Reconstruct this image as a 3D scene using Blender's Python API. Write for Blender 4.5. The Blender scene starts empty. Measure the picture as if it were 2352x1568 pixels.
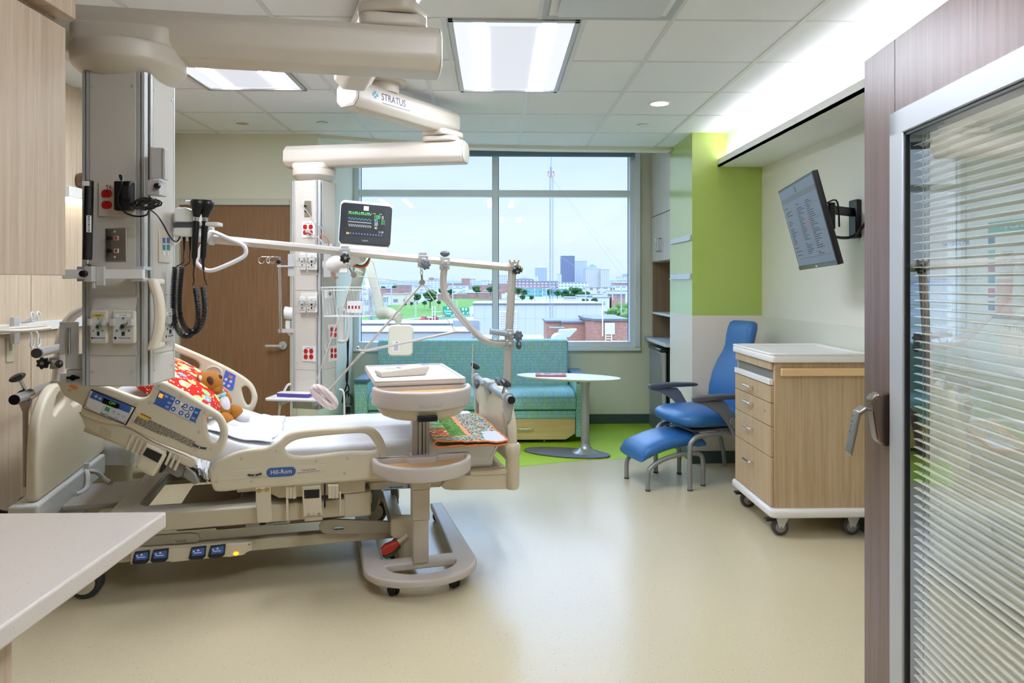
import bpy, bmesh, math, random
from mathutils import Vector as V, Matrix as MX
random.seed(7)
R=math.radians
SC=bpy.context.scene; COL=SC.collection
TMP=bpy.data.scenes.new('tmp')
# ---------------------------------------------------------------- camera model (measured from the photograph)
F=1622.;CX=1176.;HY=650.;TH=math.atan2(40,F);CZ=1.452
cT,sT=math.cos(TH),math.sin(TH)
EYE=V((0,0,CZ))
def ray(px,py):
    a=(px-CX)/F
    return V((a*cT+sT,cT-a*sT,(HY-py)/F))
def on(px,py,P,n):
    r=ray(px,py); n=V(n); return EYE+r*((V(P)-EYE).dot(n)/r.dot(n))
def atY(px,py,y): return on(px,py,(0,y,0),(0,1,0))
def atX(px,py,x): return on(px,py,(x,0,0),(1,0,0))
def atZ(px,py,z=0): return on(px,py,(0,0,z),(0,0,1))
# ---------------------------------------------------------------- materials
def lin(c): return tuple(((x/255)/12.92 if x/255<=.04045 else ((x/255+.055)/1.055)**2.4) for x in c)+(1,)
MC={}
class NT:
    def __init__(s,name):
        s.m=bpy.data.materials.new(name); s.m.use_nodes=True; s.t=s.m.node_tree; s.n=s.t.nodes; s.l=s.t.links
        s.b=s.n['Principled BSDF']
    def add(s,typ,**k):
        x=s.n.new(typ)
        for a,v in k.items():
            if a.startswith('i_'):
                q=a[2:]; x.inputs[int(q) if q.isdigit() else q.replace('_',' ')].default_value=v
            else: setattr(x,a,v)
        return x
    def link(s,a,b): s.l.new(a,b)
    def co(s,scale=(1,1,1),rot=(0,0,0),which='Object'):
        c=s.add('ShaderNodeTexCoord'); m=s.add('ShaderNodeMapping'); m.inputs['Scale'].default_value=scale; m.inputs['Rotation'].default_value=rot
        s.link(c.outputs[which],m.inputs[0]); return m.outputs[0]
    def noise(s,vec,scale,detail=2,rough=.5):
        x=s.add('ShaderNodeTexNoise',i_Scale=scale,i_Detail=detail,i_Roughness=rough); s.link(vec,x.inputs['Vector']); return x.outputs['Fac']
    def vor(s,vec,scale,feature='F1'):
        x=s.add('ShaderNodeTexVoronoi',feature=feature,i_Scale=scale); s.link(vec,x.inputs['Vector']); return x
    def ramp(s,fac,stops,interp='LINEAR'):
        x=s.add('ShaderNodeValToRGB'); x.color_ramp.interpolation=interp; e=x.color_ramp.elements
        while len(e)<len(stops): e.new(.5)
        for i,(p,c) in enumerate(stops): e[i].position=p; e[i].color=lin(c)
        s.link(fac,x.inputs[0]); return x.outputs[0]
    def mix(s,fac,a,b):
        x=s.add('ShaderNodeMix',data_type='RGBA')
        if hasattr(fac,'is_linked'): s.link(fac,x.inputs[0])
        else: x.inputs[0].default_value=fac
        for v,i in ((a,6),(b,7)):
            if hasattr(v,'is_linked'): s.link(v,x.inputs[i])
            else: x.inputs[i].default_value=lin(v)
        return x.outputs[2]
    def math(s,op,a,b=0.):
        x=s.add('ShaderNodeMath',operation=op)
        for v,i in ((a,0),(b,1)):
            if hasattr(v,'is_linked'): s.link(v,x.inputs[i])
            else: x.inputs[i].default_value=v
        return x.outputs[0]
    def col(s,c):
        if hasattr(c,'is_linked'): s.link(c,s.b.inputs['Base Color'])
        else: s.b.inputs['Base Color'].default_value=lin(c)
    def bump(s,h,strength=.2,dist=.002):
        x=s.add('ShaderNodeBump',i_Strength=strength,i_Distance=dist); s.link(h,x.inputs['Height']); s.link(x.outputs[0],s.b.inputs['Normal'])
    def set(s,rough=.5,metal=0,coat=0,spec=.5):
        s.b.inputs['Roughness'].default_value=rough; s.b.inputs['Metallic'].default_value=metal
        s.b.inputs['Coat Weight'].default_value=coat; s.b.inputs['Specular IOR Level'].default_value=spec; s.b.inputs['Coat Roughness'].default_value=.12
def mat(name,rgb,rough=.5,metal=0,coat=0,spec=.5,bump=0,bs=300,em=0,emc=None,var=0):
    if name in MC: return MC[name]
    t=NT(name); t.set(rough,metal,coat,spec)
    if var:
        n=t.noise(t.co(),9,3); t.col(t.mix(n,tuple(max(0,c-var) for c in rgb),tuple(min(255,c+var) for c in rgb)))
    else: t.col(rgb)
    if bump: t.bump(t.noise(t.co(),bs,3),bump)
    if em: t.b.inputs['Emission Color'].default_value=lin(emc or rgb); t.b.inputs['Emission Strength'].default_value=em
    MC[name]=t.m; return t.m
def wood(name,c1,c2,c3,sc=(60,60,2.2),rough=.45,fine=7,coat=0,rot=(0,0,0)):
    t=NT(name); t.set(rough,coat=coat); v=t.co(sc,rot)
    n1=t.noise(v,1,4,.6); n2=t.noise(v,fine,2,.7); f=t.math('ADD',t.math('MULTIPLY',n1,.65),t.math('MULTIPLY',n2,.35))
    t.col(t.ramp(f,[(.32,c1),(.5,c2),(.68,c3)])); t.bump(n2,.12,.0008); MC[name]=t.m; return t.m
def glassmat(name,tint,ior=1.5,refl=1.0):
    t=NT(name); o=t.n['Material Output']; t.n.remove(t.b)
    tr=t.add('ShaderNodeBsdfTransparent',i_Color=tint); g=t.add('ShaderNodeBsdfGlossy',i_Roughness=.0,i_Color=(refl,refl,refl,1)); fr=t.add('ShaderNodeLayerWeight',i_Blend=.5); mx=t.add('ShaderNodeMixShader'); r0=((ior-1)/(ior+1))**2
    t.link(t.math('ADD',t.math('MULTIPLY',t.math('POWER',fr.outputs['Facing'],5.),1-r0),r0),mx.inputs[0]); t.link(tr.outputs[0],mx.inputs[1]); t.link(g.outputs[0],mx.inputs[2]); t.link(mx.outputs[0],o.inputs[0]); MC[name]=t.m; return t.m
def emit(name,rgb,st):
    t=NT(name); t.col((20,20,20)); t.b.inputs['Emission Color'].default_value=lin(rgb); t.b.inputs['Emission Strength'].default_value=st; MC[name]=t.m; return t.m
# ---------------------------------------------------------------- mesh builder
class Plane:
    "a vertical plane facing n; u runs to the right of someone looking at it"
    def __init__(s,P,n): s.P=V(P); s.n=V(n).normalized(); s.u=V((0,0,1)).cross(s.n)
    def uv(s,px,py): p=on(px,py,s.P,s.n); return ((p-s.P).dot(s.u),p.z-s.P.z)
    def pt(s,px,py,t=0): u,z=s.uv(px,py); return s.P+s.u*u+V((0,0,z))+s.n*t
    def mx(s,t=0):
        m=MX.Identity(4); o=s.P+s.n*t
        for i,a in enumerate((s.u,V((0,0,1)),s.n)):
            for j in range(3): m[j][i]=a[j]
        for j in range(3): m[j][3]=o[j]
        return m
def frame(o,x,y,z):
    m=MX.Identity(4)
    for i,a in enumerate((x,y,z)):
        for j in range(3): m[j][i]=a[j]
    for j in range(3): m[j][3]=o[j]
    return m
def look(d,up=V((0,0,1))):
    z=V(d).normalized(); x=up.cross(z)
    if x.length<1e-4: x=V((1,0,0)).cross(z) if abs(z.x)<.9 else V((0,1,0)).cross(z)
    x.normalize(); y=z.cross(x); return frame((0,0,0),x,y,z)
def T(*a): return MX.Translation(V(a))
def RZ(a): return MX.Rotation(a,4,'Z')
class MB:
    def __init__(s,M=None): s.bm=bmesh.new(); s.mi=0; s.M=M
    def v(s,p): 
        p=V(p); return s.bm.verts.new(s.M@p if s.M else p)
    def f(s,vs):
        try: x=s.bm.faces.new(vs); x.material_index=s.mi; return x
        except ValueError: return None
    def face(s,pts): s.f([s.v(p) for p in pts]); return s
    def hexa(s,p):
        q=[s.v(x) for x in p]
        for a in ((0,3,2,1),(4,5,6,7),(0,1,5,4),(1,2,6,5),(2,3,7,6),(3,0,4,7)): s.f([q[i] for i in a])
        return s
    def box(s,x0,x1,y0,y1,z0,z1,M=None):
        p=[V(a) for a in ((x0,y0,z0),(x1,y0,z0),(x1,y1,z0),(x0,y1,z0),(x0,y0,z1),(x1,y0,z1),(x1,y1,z1),(x0,y1,z1))]
        return s.hexa([M@x for x in p] if M else p)
    def pbox(s,pl,a,b,c,d,t0,t1):
        "box on a plane between pixel corners (a,b) and (c,d), from depth t0 to t1 towards the viewer"
        u0,z1=pl.uv(a,b); u1,z0=pl.uv(c,d); z1=pl.uv((a+c)/2,b)[1]; z0=pl.uv((a+c)/2,d)[1]
        return s.box(u0,u1,z0,z1,t0,t1,pl.mx())
    def loft(s,rings,cap=True,closed=False):
        L=[[s.v(p) for p in r] for r in rings]; n=len(L[0]); m=len(L)
        for i in range(m if closed else m-1):
            a,b=L[i],L[(i+1)%m]
            for j in range(n): s.f([a[j],a[(j+1)%n],b[(j+1)%n],b[j]])
        if cap and not closed: s.f(L[0][::-1]); s.f(L[-1])
        return s
    def tube(s,pts,r,n=10,closed=False,cap=True,flat=None):
        pts=[V(p) for p in pts]; m=len(pts); rr=r if isinstance(r,(list,tuple)) else [r]*m; rings=[]; ref=None
        for i,p in enumerate(pts):
            a=pts[(i-1)%m] if closed or i>0 else p; b=pts[(i+1)%m] if closed or i<m-1 else p
            d=(b-a).normalized() if (b-a).length>1e-9 else V((0,0,1))
            if ref is None:
                ref=V((0,0,1)) if abs(d.z)<.9 else V((1,0,0))
            x=d.cross(ref); x.normalize(); y=x.cross(d); y.normalize(); ref=y
            k=flat or 1
            rings.append([p+(x*math.cos(2*math.pi*j/n)+y*math.sin(2*math.pi*j/n)*k)*rr[i] for j in range(n)])
        return s.loft(rings,cap,closed)
    def cyl(s,a,b,r,r2=None,n=16): return s.tube([a,b],[r,r if r2 is None else r2],n)
    def lathe(s,prof,M=None,n=28,sx=1,sy=1,cap=True):
        M=M or MX.Identity(4)
        return s.loft([[M@V((r*sx*math.cos(2*math.pi*j/n),r*sy*math.sin(2*math.pi*j/n),z)) for j in range(n)] for r,z in prof],cap)
    def ell(s,c,rx,ry,rz,M=None,n=16,k=10):
        M0=T(*c)@(M or MX.Identity(4)); 
        return s.loft([[M0@V((rx*math.sin(t)*math.cos(2*math.pi*j/n),ry*math.sin(t)*math.sin(2*math.pi*j/n),-rz*math.cos(t))) for j in range(n)] for t in [max(.04,min(math.pi-.04,math.pi*i/k)) for i in range(k+1)]])
    def prism(s,poly,M,z0,z1):
        a=[s.v(M@V((x,y,z0))) for x,y in poly]; b=[s.v(M@V((x,y,z1))) for x,y in poly]; n=len(a)
        s.f(a[::-1]); s.f(b)
        for i in range(n): s.f([a[i],a[(i+1)%n],b[(i+1)%n],b[i]])
        return s
    def mesh(s,me,M):
        vs=[s.v(M@x.co) for x in me.vertices]
        for p in me.polygons: s.f([vs[i] for i in p.vertices])
        return s
    def curve(s,cu,M):
        o=bpy.data.objects.new('t',cu); me=bpy.data.meshes.new_from_object(o); s.mesh(me,M)
        bpy.data.objects.remove(o); bpy.data.curves.remove(cu); bpy.data.meshes.remove(me); return s
    def plate(s,outer,M,t,bev=.004,holes=(),res=2):
        "outline (x,y) with holes, t thick along +z of M, rounded edges"
        cu=bpy.data.curves.new('t','CURVE'); cu.dimensions='2D'; cu.fill_mode='BOTH'; bev=min(bev,t*.499)
        cu.extrude=max(t/2-bev,.00001); cu.bevel_depth=bev; cu.bevel_resolution=res; cu.offset=-bev
        for pl in (outer,)+tuple(holes):
            sp=cu.splines.new('POLY'); sp.points.add(len(pl)-1); sp.use_cyclic_u=True
            for q,(x,y) in zip(sp.points,pl): q.co=(x,y,0,1)
        return s.curve(cu,M@T(0,0,t/2))
    def text(s,body,M,h,ext=.0004,align='CENTER',w=None):
        cu=bpy.data.curves.new('t','FONT'); cu.body=body; cu.size=h*1.37; cu.align_x=align; cu.align_y='CENTER'; cu.extrude=ext; cu.resolution_u=3
        return s.curve(cu,M@MX.Diagonal((w or 1,1,1,1)))
def arc(cx,cy,r,a0,a1,n=8,ry=None): return [(cx+r*math.cos(R(a0+(a1-a0)*i/n)),cy+(ry or r)*math.sin(R(a0+(a1-a0)*i/n))) for i in range(n+1)]
def rrect(x0,x1,y0,y1,r,n=5):
    return arc(x1-r,y1-r,r,0,90,n)+arc(x0+r,y1-r,r,90,180,n)+arc(x0+r,y0+r,r,180,270,n)+arc(x1-r,y0+r,r,270,360,n)
def cr(P,k=4,closed=True):
    "Catmull-Rom through the points"
    P=[V(p) for p in P]; n=len(P); out=[]
    for i in range(n if closed else n-1):
        g=lambda j: P[j%n] if closed else P[max(0,min(n-1,j))]
        a,b,c,d=g(i-1),g(i),g(i+1),g(i+2)
        for q in range(k):
            t=q/k; out.append(.5*((2*b)+(c-a)*t+(2*a-5*b+4*c-d)*t*t+(3*b-a-3*c+d)*t**3))
    if not closed: out.append(P[-1])
    return out
def cr2(P,k=4): return [(p.x,p.y) for p in cr([(x,y,0) for x,y in P],k)]
# ---------------------------------------------------------------- objects
def tag(o,label=None,cat=None,group=None,kind=None):
    if label: o['label']=label
    if cat: o['category']=cat
    if group: o['group']=group
    if kind: o['kind']=kind
    return o
def thing(name,label,cat,loc=(0,0,0),group=None,rz=None):
    o=bpy.data.objects.new(name,None); COL.objects.link(o); o.location=loc; o.empty_display_size=.05
    if rz is not None: o.rotation_euler=(0,0,rz); o['_']=1; 
    tag(o,label,cat,group); LOCAL[o.name]=rz is not None; MW[o.name]=T(*loc)@(RZ(rz) if rz else MX.Identity(4))
    if '_' in o: del o['_']
    return o
LOCAL={}; MW={}
def obj(name,mb,mats,parent=None,bevel=0,seg=2,ang=40,smooth=True,label=None,sub=0):
    bm=mb.bm; bmesh.ops.recalc_face_normals(bm,faces=bm.faces[:])
    if smooth:
        lim=R(ang)
        for f in bm.faces: f.smooth=True
        for e in bm.edges:
            if len(e.link_faces)==2:
                try:
                    if e.calc_face_angle()>lim: e.smooth=False
                except ValueError: pass
    me=bpy.data.meshes.new(name); bm.to_mesh(me); bm.free()
    o=bpy.data.objects.new(name,me); COL.objects.link(o)
    for m in (mats if isinstance(mats,(list,tuple)) else [mats]): me.materials.append(m)
    if bevel:
        b=o.modifiers.new('b','BEVEL'); b.width=bevel; b.segments=seg; b.limit_method='ANGLE'; b.angle_limit=R(40)
    if sub:
        b=o.modifiers.new('s','SUBSURF'); b.levels=b.render_levels=sub
    if parent is not None:
        o.parent=parent
        if not LOCAL.get(parent.name): 
            o.matrix_parent_inverse=MW[parent.name].inverted() if parent.name in MW else MX.Identity(4)
        MW[o.name]=MX.Identity(4); LOCAL[o.name]=LOCAL.get(parent.name,False)
    else: MW[o.name]=MX.Identity(4); LOCAL[o.name]=False
    if label: o['label']=label
    return o
def st(name,mb,mats,parent=None,**k): return tag(obj(name,mb,mats,parent,**k),kind='structure' if parent is None else None)
def solo(name,mb,mats,label,cat,group=None,**k): return tag(obj(name,mb,mats,**k),label,cat,group)
def copy_tree(o,parent=None):
    c=o.copy(); COL.objects.link(c)
    if parent is not None: c.parent=parent; c.matrix_parent_inverse=o.matrix_parent_inverse
    for ch in list(o.children): copy_tree(ch,c)
    return c
# ---------------------------------------------------------------- shared materials
PL=mat('beige_plastic',(214,203,184),.38,bump=.03,bs=900)
PLW=mat('white_plastic',(232,230,226),.32)
BOOM=mat('boom_enamel',(213,203,190),.35)
BPAN=mat('boom_panel',(206,200,190),.5,bump=.03,bs=1200)
ALU=mat('brushed_aluminium',(206,207,207),.38,.35)
ALD=mat('satin_aluminium',(188,188,186),.42,.6)
CHR=mat('chrome',(225,225,228),.12,1)
STEEL=mat('stainless',(176,170,160),.32,.9)
BLK=mat('black_plastic',(14,14,15),.35)
RUB=mat('grey_rubber',(62,62,66),.7)
DGR=mat('dark_grey_plastic',(74,76,82),.45)
RED=mat('red_outlet',(196,28,26),.35)
WHT=mat('white_label',(240,240,238),.5)
INK=mat('dark_ink',(38,40,46),.6)
CREAM=mat('cream_paint',(226,224,212),.6,bump=.03,bs=400)
WHITEP=mat('white_paint',(238,238,234),.6)
BLUEP=mat('blue_panel',(62,98,176),.4)
BTN=mat('pale_button',(206,212,226),.35)
GAPM=mat('dark_gap',(36,32,28),.8)
YEL=mat('yellow_label',(226,190,52),.5)
GRNINK=mat('green_ink',(24,140,92),.5)
BEDM=mat('bed_plastic',(216,205,182),.36,bump=.03,bs=900)
BEDF=mat('bed_frame_enamel',(200,189,165),.4)
BEDG=mat('bed_grey_cover',(172,167,158),.45)
SILV=mat('silver_paint',(168,166,164),.35,.5)
SILV2=mat('satin_grey',(196,194,190),.45,.1)
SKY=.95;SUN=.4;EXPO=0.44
# ================================================================ ROOM
CE=2.665;XL=-2.6;XR=2.16;YD=5.79;YW=7.27;XV=-1.44;XG=1.592;YG=5.655
t=NT('floor_vinyl'); t.set(.3,coat=.15,spec=.5)
v=t.co(); big=t.noise(v,1.1,2); sp=t.vor(v,75).outputs['Distance']; sp2=t.vor(t.co((1.07,.93,1)),52).outputs['Distance']
base=t.mix(big,(204,189,156),(210,197,166))
base=t.mix(t.math('LESS_THAN',sp,.13),base,(218,210,190)); base=t.mix(t.math('LESS_THAN',sp2,.13),base,(176,162,134))
t.col(base); t.bump(t.noise(v,60,2),.03); FLOORM=t.m
mb=MB(); mb.box(XL-.2,XR+.6,-3,YW+.1,-.1,0); st('floor',mb,FLOORM,smooth=False)
t=NT('green_vinyl'); t.set(.32,coat=.1); t.col(t.mix(t.noise(t.co(),5,2),(168,204,44),(178,214,52))); GRV=t.m
edge=cr([(-1.44,4.95,0),(-.7,5.22,0),(.177,5.58,0),(.768,5.77,0),(1.2,5.82,0),(1.592,5.80,0)],6,False)
mb=MB(); mb.prism([(p.x,p.y) for p in edge]+[(1.592,6.4),(2.1,6.4),(2.1,YW),(XV,YW)],MX.Identity(4),0,.002); st('floor_inlay',mb,GRV,smooth=False)
# walls
HW=wood('headwall_laminate',(186,164,138),(206,186,160),(220,202,178),(55,55,1.6),.5)
mb=MB(); 
for a,b in ((1.87,2.81),(2.82,4.025),(4.031,5.235),(5.241,YD)): mb.box(XL-.1,XL,a,b,0,CE+.1)
mb.box(XL-.1,XL-.004,1.87,YD,0,CE); st('wall_left',mb,HW,bevel=.0015)
mb=MB(); mb.box(XL-.1,-1.47,-3,1.87,0,CE+.3); st('wall_left_entry',mb,CREAM,smooth=False)
GW=mat('sage_paint',(224,224,204),.6,bump=.03,bs=400)
x0=atY(413,600,YD).x; x1=atY(667,600,YD).x; zt=atY(540,471,YD).z
mb=MB(); mb.box(XL-.1,x0-.045,YD,YD+.12,0,CE+.3); mb.box(x1+.055,XV,YD,YD+.12,0,CE+.3); mb.box(x0-.045,x1+.055,YD,YD+.12,zt+.05,CE+.3)
mb.box(XV-.12,XV,YD+.12,YW+.3,0,3.0); st('wall_back',mb,GW,smooth=False)
mb=MB(); mb.box(x0-.045,x0,YD-.02,YD+.1,0,zt+.05); mb.box(x1,x1+.055,YD-.02,YD+.1,0,zt+.05); mb.box(x0,x1,YD-.02,YD+.1,zt,zt+.05)
st('trim_2',mb,mat('door_frame_paint',(206,206,190),.5),bevel=.004)
DOORW=wood('door_veneer',(126,92,62),(142,106,74),(156,120,86),(90,90,3),.45)
door=tag(thing('door_1','brown veneer hinged door in the back wall behind the bed','door',(x0,YD,0)),kind='structure')
mb=MB(); mb.box(x0+.004,x1-.004,YD+.01,YD+.055,.008,zt-.004); obj('leaf',mb,DOORW,door,bevel=.002)
hx=atY(650,793,YD)
mb=MB(); mb.cyl((hx.x,YD+.01,hx.z),(hx.x,YD-.012,hx.z),.033,n=24); mb.cyl((hx.x,YD-.012,hx.z),(hx.x,YD-.06,hx.z),.011)
mb.tube([(hx.x,YD-.055,hx.z),(hx.x-.05,YD-.058,hx.z),(hx.x-.125,YD-.05,hx.z)],.011,12); obj('lever_handle',mb,ALU,door,label='brushed metal lever handle')
# window wall
zs=.757; zg=.85
mb=MB(); mb.box(XV-.1,2.3,YW,YW+.3,0,zs); mb.box(1.497,2.3,YW,YW+.3,zs,3.0); mb.box(XV-.1,1.5,YW,YW+.3,2.84,3.0)
st('wall_window',mb,GW,smooth=False)
FR=mat('window_frame_alu',(222,230,236),.4,.1)
win=tag(thing('window_1','wide four-pane aluminium framed window over the sofa','window',(0,YW,zs)),kind='structure')
xm=.009
mb=MB(); mb.box(XV,-1.385,YW-.03,YW+.08,zs,2.86); mb.box(1.393,1.497,YW-.03,YW+.08,zs,2.86); mb.box(-1.386,1.394,YW-.028,YW+.078,2.80,2.86)
mb.box(-1.386,1.394,YW-.028,YW+.078,zs+.035,zg); mb.box(xm-.03,xm+.03,YW-.02,YW+.07,zg,2.80)
mb.box(-1.385,xm-.03,YW-.02,YW+.07,2.34,2.408); mb.box(xm+.03,1.393,YW-.02,YW+.07,2.34,2.408); mb.box(1.44,1.496,YW-.06,YW-.031,zs+.04,2.8)
obj('window_frame',mb,FR,win,bevel=.004)
mb=MB(); mb.box(XV,1.5,YW-.06,YW+.05,zs,zs+.035); obj('window_sill',mb,FR,win,bevel=.004)
WGL=glassmat('window_glass',(.97,.985,1,1),1.45)
for a,b,c,d in ((-1.385,xm-.03,zg,2.34),(xm+.03,1.393,zg,2.34),(-1.385,xm-.03,2.408,2.8),(xm+.03,1.393,2.408,2.8)):
    mb=MB(); mb.face([(a,YW+.03,c),(b,YW+.03,c),(b,YW+.03,d),(a,YW+.03,d)]); obj('pane',mb,WGL,win,smooth=False)
GASK=mat('gasket',(40,62,96),.5)
mb=MB(); 
for a in (-1.372,xm-.034,xm+.03,1.38): mb.box(a,a+.006,YW+.012,YW+.028,zg,2.8)
obj('gasket',mb,GASK,win)
mb=MB(); mb.cyl((-1.36,YW-.1,2.77),(1.40,YW-.1,2.77),.035,n=16); mb.box(-1.375,-1.36,YW-.15,YW-.04,2.72,2.82); mb.box(1.40,1.415,YW-.15,YW-.04,2.72,2.82)
solo('roller_blind',mb,mat('blind_cassette',(96,116,128),.5),'dark rolled-up window blind above the wide window','window blind')
# recess ceiling + soffit beam
mb=MB(); mb.box(XV-.1,2.3,5.7,YW+.3,2.95,3.05); st('ceiling_recess',mb,WHITEP,smooth=False)
edge2=[(-1.44,5.80),(-.85,6.02),(-.25,6.18),(.5,6.245),(1.592,6.27)]
mb=MB(); mb.loft([[(x,y,CE+.28),(x,y,CE-.028),(x+(-.02),y+.13,CE-.028),(x-.02,y+.13,CE+.28)] for x,y in [(-1.44,5.80)]+edge2[1:]])
st('trim_3',mb,mat('soffit_paint',(226,222,208),.55),bevel=.003)
# ceiling
t=NT('ceiling_tile'); t.set(.85,spec=.2); n=t.noise(t.co(),260,4,.7); t.col(t.mix(n,(230,233,238),(240,243,247))); t.bump(n,.35,.002); TILE=t.m
mb=MB(); pts=[(XL-.1,-3),(1.87,-3),(1.87,YG),(XG,YG),(XG,6.27)]+edge2[::-1][1:]+[(XL-.1,5.80)]
mb.prism(pts,MX.Identity(4),CE,CE+.25); mb.box(1.87,XR+.2,-3,YG,3.0,3.1); st('ceiling',mb,TILE,smooth=False)
GRID=mat('ceiling_grid_paint',(214,216,216),.4)
TA=(-.215,.395,3.235,4.455); TB=(-1.785,-1.175,3.235,4.455)
mb=MB()
def yend(x):
    if x<-1.44: return YD
    for (a,b),(c,d) in zip(edge2,edge2[1:]):
        if a<=x<=c: return b+(d-b)*(x-a)/(c-a)
    return YG
for k in range(-5,4):
    x=.207+.61*k
    if not XL<x<1.86: continue
    segs=[(-2.9,yend(x))]
    if TA[0]<x<TA[1] or TB[0]<x<TB[1]: segs=[(-2.9,3.236),(4.455,yend(x))]
    for a,b in segs: mb.box(x-.012,x+.012,a,b,CE-.004,CE+.01)
for k in range(-9,5):
    y=3.236+.61*k
    for a,b in ((XL,TB[0]),(TB[1],TA[0]),(TA[1],1.87)) if 3.3<y<4.4 else ((XL,1.87),):
        if y<5.66 or b<1.8: mb.box(a,min(b,1.87),y-.007,y+.007,CE-.003,CE+.01)
        else: mb.box(a,1.585,y-.007,y+.007,CE-.003,CE+.01)
for x in (TA[0]-.02,TA[1]+.02,TB[0]-.02,TB[1]+.02): mb.box(x-.012,x+.012,3.236,4.455,CE-.004,CE+.01)
st('trim_1',mb,GRID,smooth=False)
# right wall, bulkhead with its light trough
mb=MB(); mb.box(XR,XR+.2,-3,YG,0,3.05); st('wall_right',mb,CREAM,smooth=False)
WN=mat('wainscot_pale',(216,217,202),.45); WNC=mat('wainscot_cream',(226,217,204),.45)
mb=MB(); mb.box(XR-.006,XR,-3,YG,.1,1.19); st('trim_4',mb,WN)
mb=MB(); mb.box(1.80,1.815,-3,YG,2.39,2.45); mb.box(1.80,XR,-3,YG,2.39,2.405); mb.box(1.87,XR,-3,YG,2.405,3.0); st('trim_5',mb,WHITEP,smooth=False)
LIME=mat('lime_paint',(170,192,90),.3,coat=.5,spec=.6,bump=.03,bs=400)
mb=MB(); mb.box(XG,XR+.1,YG,6.376,1.19,2.96); st('wall_column',mb,LIME,smooth=False)
mb=MB(); mb.box(XG,XR+.1,YG,6.376,0,1.19); st('wall_column_base',mb,WNC,smooth=False)
mb=MB(); mb.box(2.1,2.3,6.376,YW,0,3); st('wall_niche',mb,CREAM,smooth=False)
BB=mat('baseboard_rubber',(66,82,84),.5)
mb=MB(); mb.box(XV,1.6,YW-.008,YW,.002,.1); mb.box(XV,XV+.008,YD,YW,.002,.1); st('baseboard_window',mb,BB,bevel=.002)
mb=MB(); mb.box(XG,XR,YG-.008,YG,0,.1); mb.box(XG-.008,XG,YG-.008,6.376,.0022,.1); st('baseboard_column',mb,BB,bevel=.002)
mb=MB(); mb.box(XR-.014,XR-.006,-3,YG-.008,0,.1); st('baseboard_right',mb,BB,bevel=.002)
mb=MB(); mb.box(XL,x0-.045,YD-.008,YD,0,.1); mb.box(x1+.055,XV,YD-.008,YD,0,.1); mb.box(XL,XL+.008,1.87,YD-.008,0,.1); st('baseboard_back',mb,BB,bevel=.002)
# rear of the room and passage behind the camera
mb=MB(); mb.box(XL-.2,XR+.3,-3.1,-3,0,3.05); st('wall_rear',mb,CREAM,smooth=False)
mb=MB(); mb.box(XL-.1,-1.472,1.77,1.87,0,CE+.2); st('wall_return',mb,CREAM,smooth=False)
# ceiling fittings
LAMP=emit('lamp_basket',(232,241,255),58); LENS=emit('lamp_lens',(244,247,255),.60); LENS2=emit('lamp_tray',(246,249,255),.70)
def troffer(x0,x1,y0,y1,label):
    h=thing('ceiling_light',label,'ceiling light',((x0+x1)/2,(y0+y1)/2,CE),'troffer lights in the ceiling')
    mb=MB()
    for a,b,c,d in ((x0,x1,y0,y0+.025),(x0,x1,y1-.025,y1),(x0,x0+.025,y0,y1),(x1-.025,x1,y0,y1)): mb.box(a,b,c,d,CE-.012,CE+.004)
    obj('frame',mb,ALD,h,bevel=.002)
    mb=MB(); mb.box(x0+.02,x1-.02,y0+.02,y1-.02,CE-.003,CE+.002); obj('tray',mb,LENS2,h,smooth=False)
    w=x1-x0; cx=(x0+x1)/2
    for s in (-1,1):
        mb=MB(); a=cx+s*.165; mb.box(a-.033,a+.033,y0+.05,y1-.05,CE-.006,CE-.003); obj('lamp_strip',mb,LAMP,h,smooth=False)
    mb=MB(); rings=[]
    for y in (y0+.09,y1-.09): rings.append([(cx-.12,y,CE-.004)]+[(cx+.12*math.sin(R(a)),y,CE-.004-.012*math.cos(R(a))) for a in range(-75,76,15)]+[(cx+.12,y,CE-.004)])
    mb.loft(rings); obj('centre_lens',mb,LENS,h)
    return h
troffer(*TA,'square-framed ceiling light directly in front of the wide window')
troffer(*TB,'ceiling light partly covered by the big ceiling arm')
for i,(a,y) in enumerate(((.0,.55),)): troffer(a,a+.61,y,y+1.22,'unseen ceiling light added over the entry to light the foreground')  # extra troffer above the view, added to light the foreground
DL=emit('downlight_glow',(255,250,240),4)
for px,py,r,lit,lab in ((1515,237,.062,1,'lit round downlight near the lime column'),(556,282,.05,0,'small dim round downlight above the brown door')):
    c=atZ(px,py,CE); h=thing('downlight',lab,'downlight',c)
    mb=MB(); mb.lathe([(r*1.25,0),(r*1.25,-.005),(r,-.006),(r,.004)],T(*c)); obj('trim_ring',mb,WHITEP,h)
    mb=MB(); mb.lathe([(r*.97,-.005),(r*.5,-.0055),(.001,-.006)],T(*c)); obj('lens',mb,DL if lit else mat('dim_reflector',(206,190,160),.2,.8),h)
for px,py,lab in ((740,281,'flat white sprinkler cover nearest the white ceiling arm'),(1476,286,'flat white sprinkler cover near the lime column')):
    c=atZ(px,py,CE); mb=MB(); mb.lathe([(.03,0),(.042,-.004),(.042,-.008),(.001,-.009)],T(*c)); solo('sprinkler_cover',mb,mat('cover_white',(226,230,232),.4),lab,'sprinkler','sprinkler covers in the ceiling')
h=thing('air_diffuser','square white ceiling air vent in front of the ceiling light','air vent',(.51,2.93,CE))
mb=MB(); mb.loft([[(.215+a,2.635+a,z),(.81-a,2.635+a,z),(.81-a,3.228-a,z),(.215+a,3.228-a,z)] for a,z in ((0,CE-.006),(.02,CE-.006),(.07,CE+.02))],cap=False); obj('frame',mb,mat('vent_grey',(178,186,190),.5),h,smooth=False)
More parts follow.
